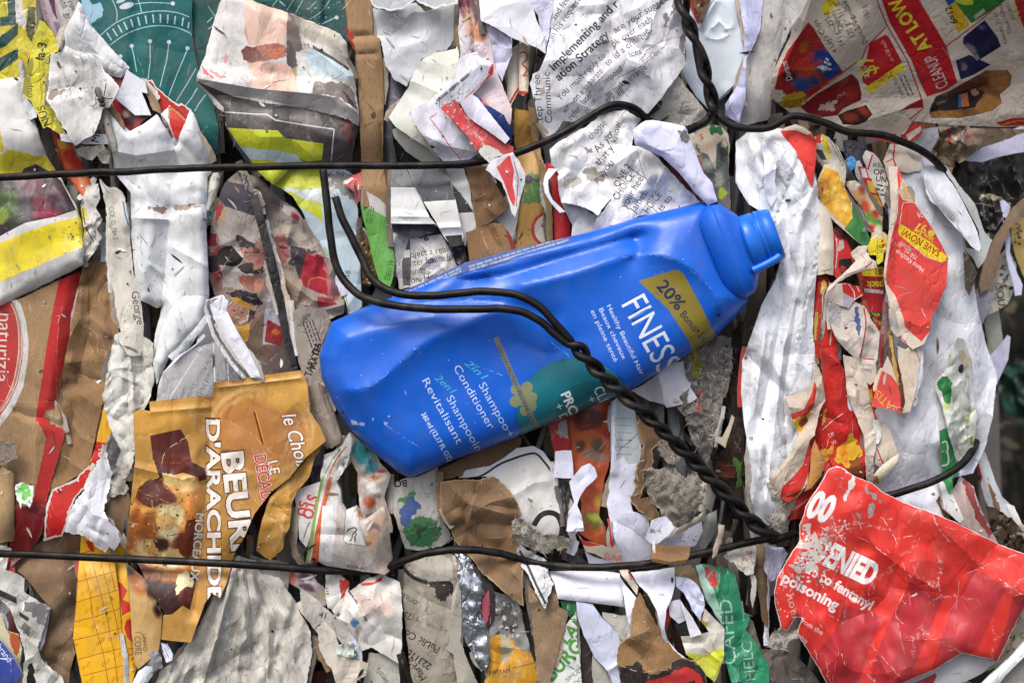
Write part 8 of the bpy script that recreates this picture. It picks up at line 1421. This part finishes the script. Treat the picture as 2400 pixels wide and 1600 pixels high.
S('card_corner', 'grey card corner with a red printed edge at the lower right under the poster', 'card', '33', '1180,1700 1250,1560 1400,1500 1540,1440 1700,1340 1800,1295 1960,1330 2100,1375 1960,1480 1800,1560 1600,1640 1500,1700', 48, 'b9b9bc', 'board', .4, thick=3, prints=[('poly', '1250,1600 1400,1540 1540,1475 1550,1500 1500,1620 1440,1700 1200,1700', 'a82430')], bulge=(150, 6))
S('white_tray_edge', 'white plastic tray rim crossing the lower right corner', 'plastic tray', '33', '1900,1640 2060,1480 2240,1320 2352,1190 2460,1090 2460,1240 2352,1330 2200,1480 2060,1660', 58, 'e8eaec', 'film', .15, crump=None, torn=.3, bulge=(138, 12), thick=6)
S('white_tray_edge', 'grey underside strip of a tray in the lower right corner', 'plastic tray', '33', '2060,1660 2200,1490 2352,1340 2460,1250 2460,1660', 40, '9a958e', 'film', .3, crump=None, torn=.5)
S('brown_scrap', 'brown torn strip below the right end of the poster', 'paper scrap', '33', '2110,1370 2230,1120 2352,900 2460,800 2460,1080 2352,1180 2240,1300 2100,1420 1960,1480', 30, 'b5a994', 'paper', .6, crump=(40, 7), prints=[('specks', (2200, 1100, 2352, 1300), 12, 8, 24, ['6a5a44', '8d7a5a'])])
S('paper_bundle', 'bunched lavender and grey tissue left of the red poster', 'tissue', '33', '-20,300 60,320 140,320 180,380 130,500 60,620 20,640 -40,520', 30, 'b9b6cc', 'pulp', .4, crump=(22, 8))
S('pulp_wad', 'grey frayed pulp ends at the left edge of the poster', 'pulp', '33', '0,1240 40,1100 110,1050 180,1100 270,1080 300,1140 200,1180 150,1250 80,1260', 50, 'aaa196', 'pulp', .7, torn=4, crump=(24, 8))
S('pulp_wad', 'dirty white crushed paper at the foot of the white bundle', 'paper wad', '32', '-80,1360 20,1290 120,1420 180,1480 150,1580 200,1660 180,1760 60,1740 0,1640 -60,1560', 26, 'b0aaa0', 'pulp', .8, torn=3, crump=(22, 9))
# ------------------------------------------------------------------ behind the bale's right edge
def far(name, label, cat, pts, d, col, kind, **kw):
    S(name, label, cat, '32', pts, d, col, kind, **kw)
S('green_bag', 'dark green crumpled bag on a second bale, out of focus behind the corner', 'plastic bag', '32', '2130,260 2240,210 2360,180 2520,160 2520,700 2400,720 2280,700 2180,640 2120,480', -620, '284a41', 'film', .4, crump=(44, 40), pleat=(30, 40, 22), wob=20, thick=6, prints=[('specks', (2140, 240, 2400, 640), 16, 10, 34, ['55786c', '1c3a34', '3a5c50'])])
S('concrete_post', 'grey concrete block standing behind the bale corner', 'concrete block', '32', '1940,480 2110,470 2120,640 2130,1000 2150,1500 2160,1700 1940,1700', -560, '77726e', 'card', .4, crump=None, torn=.6, thick=120)
S('second_bale', 'dark second bale of packed waste far behind the right edge', 'bale', '31', '1700,-6000 14000,-6000 14000,9000 1700,9000', -760, '25241f', 'pulp', .6, g=16, crump=(60, 20), wob=50, thick=300, prints=[('specks', (2000, -400, 4200, 3400), 150, 30, 110, ['4a463c', '15140f', '3a4a40', '5a5448', '2a3a30', '6a6250'])])
# ------------------------------------------------------------------ thin sheet edges showing along the seams between the packed pieces
def seam_edges(count):
    rr = random.Random(33)
    pal = ['e6e4e0', 'dcdad6', 'e4e4f2', 'cfcac2', 'bdb6ac', 'a89a88', '8f7355', '77706a', 'd8d0c0', 'c9c6c4', 'b63a34', 'd8c6b0', '6a6460', 'cfd6dc']
    cand = []
    for q, z in OUTL:
        m = len(q)
        for i in range(m):
            a, b = q[i], q[(i + 1) % m]
            d = b - a
            ln = float(np.hypot(*d))
            if ln > 34 and abs(d[1]) > 1.1 * abs(d[0]):
                n = np.array([d[1], -d[0]]) / ln
                mid = (a + b) / 2
                if inside((mid + n * 3)[None], q)[0]:
                    n = -n
                cand.append((a, b, n, z, ln))
    rr.shuffle(cand)
    done = 0
    for a, b, n, z, ln in cand:
        if done >= count:
            break
        mid = (a + b) / 2
        if not (10 < mid[0] < 2210 and 10 < mid[1] < 1590):
            continue
        u = (b - a) / ln
        ext = rr.uniform(0.15, 0.6) * min(ln, 110)
        L = ln + 2 * ext
        w = rr.uniform(5, 13)
        k = 7
        ph = rr.uniform(0, 6)
        side, inner = [], []
        for i in range(k + 1):
            t = i / k
            p = a - u * ext + u * L * t
            wob = 2.5 * math.sin(3.5 * t + ph)
            ww = w * (0.35 + 0.65 * math.sin(math.pi * min(1, max(0, t * 0.9 + 0.05)))) * rr.uniform(.8, 1.15)
            side.append(p + n * (ww + wob))
            inner.append(p - n * rr.uniform(7, 10))
        pts = np.array(side + inner[::-1])
        S('paper_edge', 'thin edge of a crushed sheet pressed upright between larger pieces', 'paper edge', 'P', pts, (z - rr.uniform(5, 9)) / 1.5, rr.choice(pal), rr.choice(('paper', 'news', 'gloss', 'card')), rr.uniform(.5, 1), g=8, torn=rr.choice((.5, 1, 2)), crump=(60, 2.5),
          bulge=(math.degrees(math.atan2(u[1], u[0])), rr.uniform(2, 6)), wob=3, group='thin sheet edges packed between the larger pieces')
        done += 1
seam_edges(190)
# ------------------------------------------------------------------ crumbs, fibres and slivers lying on and between the pieces
def crumbs():
    bpy.context.view_layer.update()
    dg = bpy.context.evaluated_depsgraph_get()
    rr = random.Random(21)
    V, Fc, Cc = [], [], []
    pal = ['e8e6e2', 'e8e6e2', 'd8d4cc', 'c9b79c', '8a6d50', '4a4440', '2a2626', 'b8b2a8', '2a2626', '9c9288']
    org = cam.location.copy()
    skip = ('red_poster', 'sale_flyer', 'cookie_packet', 'house_fly', 'wing', 'thorax', 'abdomen', 'plastic_tray', 'fabric_wrap', 'body', 'baling_wire', 'back_label', 'collar', 'neck')
    n = 0
    hairy = ('pulp_wad',)
    tries = 0
    while n < 1500 and tries < 60000:
        tries += 1
        px, py = rr.uniform(0, 2330), rr.uniform(0, 1600)
        tgt = Vector(W(np.array(px), np.array(py), np.array(0.0)))
        ok, loc, nor, _, ob, _ = SC.ray_cast(dg, org, (tgt - org).normalized())
        if not ok or ob.name.split('.')[0] in skip or loc.y > 0.06:
            continue
        if nor.dot(org - loc) < 0:
            nor = -nor
        fuzzy = ob.name.split('.')[0] in hairy
        if not fuzzy and rr.random() > .022:
            continue
        n += 1
        kind = rr.random() if not fuzzy else rr.uniform(.4, .92)
        col = C(rr.choice(pal)) if not fuzzy else C(rr.choice(['c9c2b6', 'b5ada0', 'd8d2c8', '8d857a', '6a645c'])) 
        a = nor.cross(Vector((0, 0, 1)))
        if a.length < .1:
            a = Vector((1, 0, 0))
        a.normalize()
        b = nor.cross(a)
        th = rr.uniform(0, 6.28)
        u, v = a * math.cos(th) + b * math.sin(th), -a * math.sin(th) + b * math.cos(th)
        base = len(V)
        if kind < 0.4:      # torn crumb
            r = rr.uniform(1.5, 5) * PX if rr.random() < .9 else rr.uniform(5, 9) * PX
            m = rr.randint(5, 8)
            cen = loc + nor * (rr.uniform(1.0, 3) * PX)
            for k in range(m):
                q = 6.283 * k / m
                rad = r * rr.uniform(.45, 1.2)
                V.append(cen + u * (rad * math.cos(q)) + v * (rad * 0.6 * math.sin(q)) + nor * (rr.uniform(-1, 1.5) * PX))
            Fc.append(list(range(base, base + m)))
            Cc.extend([col] * m)
        else:               # fibre or sliver
            L = rr.uniform(10, 42) * PX
            w = rr.uniform(.3, .7) * PX if kind < .93 else rr.uniform(1.5, 4) * PX
            bend = rr.uniform(-.12, .12) if not fuzzy else rr.uniform(-.6, .6)
            m = 5
            for k in range(m):
                t = k / (m - 1) - .5
                p = loc + u * (L * t) + v * (L * bend * (4 * t * t - .5) * .5) + nor * ((1.2 + (9 if fuzzy else 2.5) * abs(t) * rr.random()) * PX)
                ww = w * (1 - .8 * abs(2 * t) ** 2)
                V.append(p + v * ww)
                V.append(p - v * ww)
            for k in range(m - 1):
                Fc.append([base + 2 * k, base + 2 * k + 1, base + 2 * k + 3, base + 2 * k + 2])
                Cc.extend([col] * 4)
    o = add_mesh('paper_crumbs', np.array([tuple(p) for p in V]), Fc, np.array(Cc), material('paper', 0.4), None, False)
    tag(o, 'tiny paper crumbs, fibres and slivers scattered over the bale face', 'paper crumbs', None, 'stuff')
crumbs()
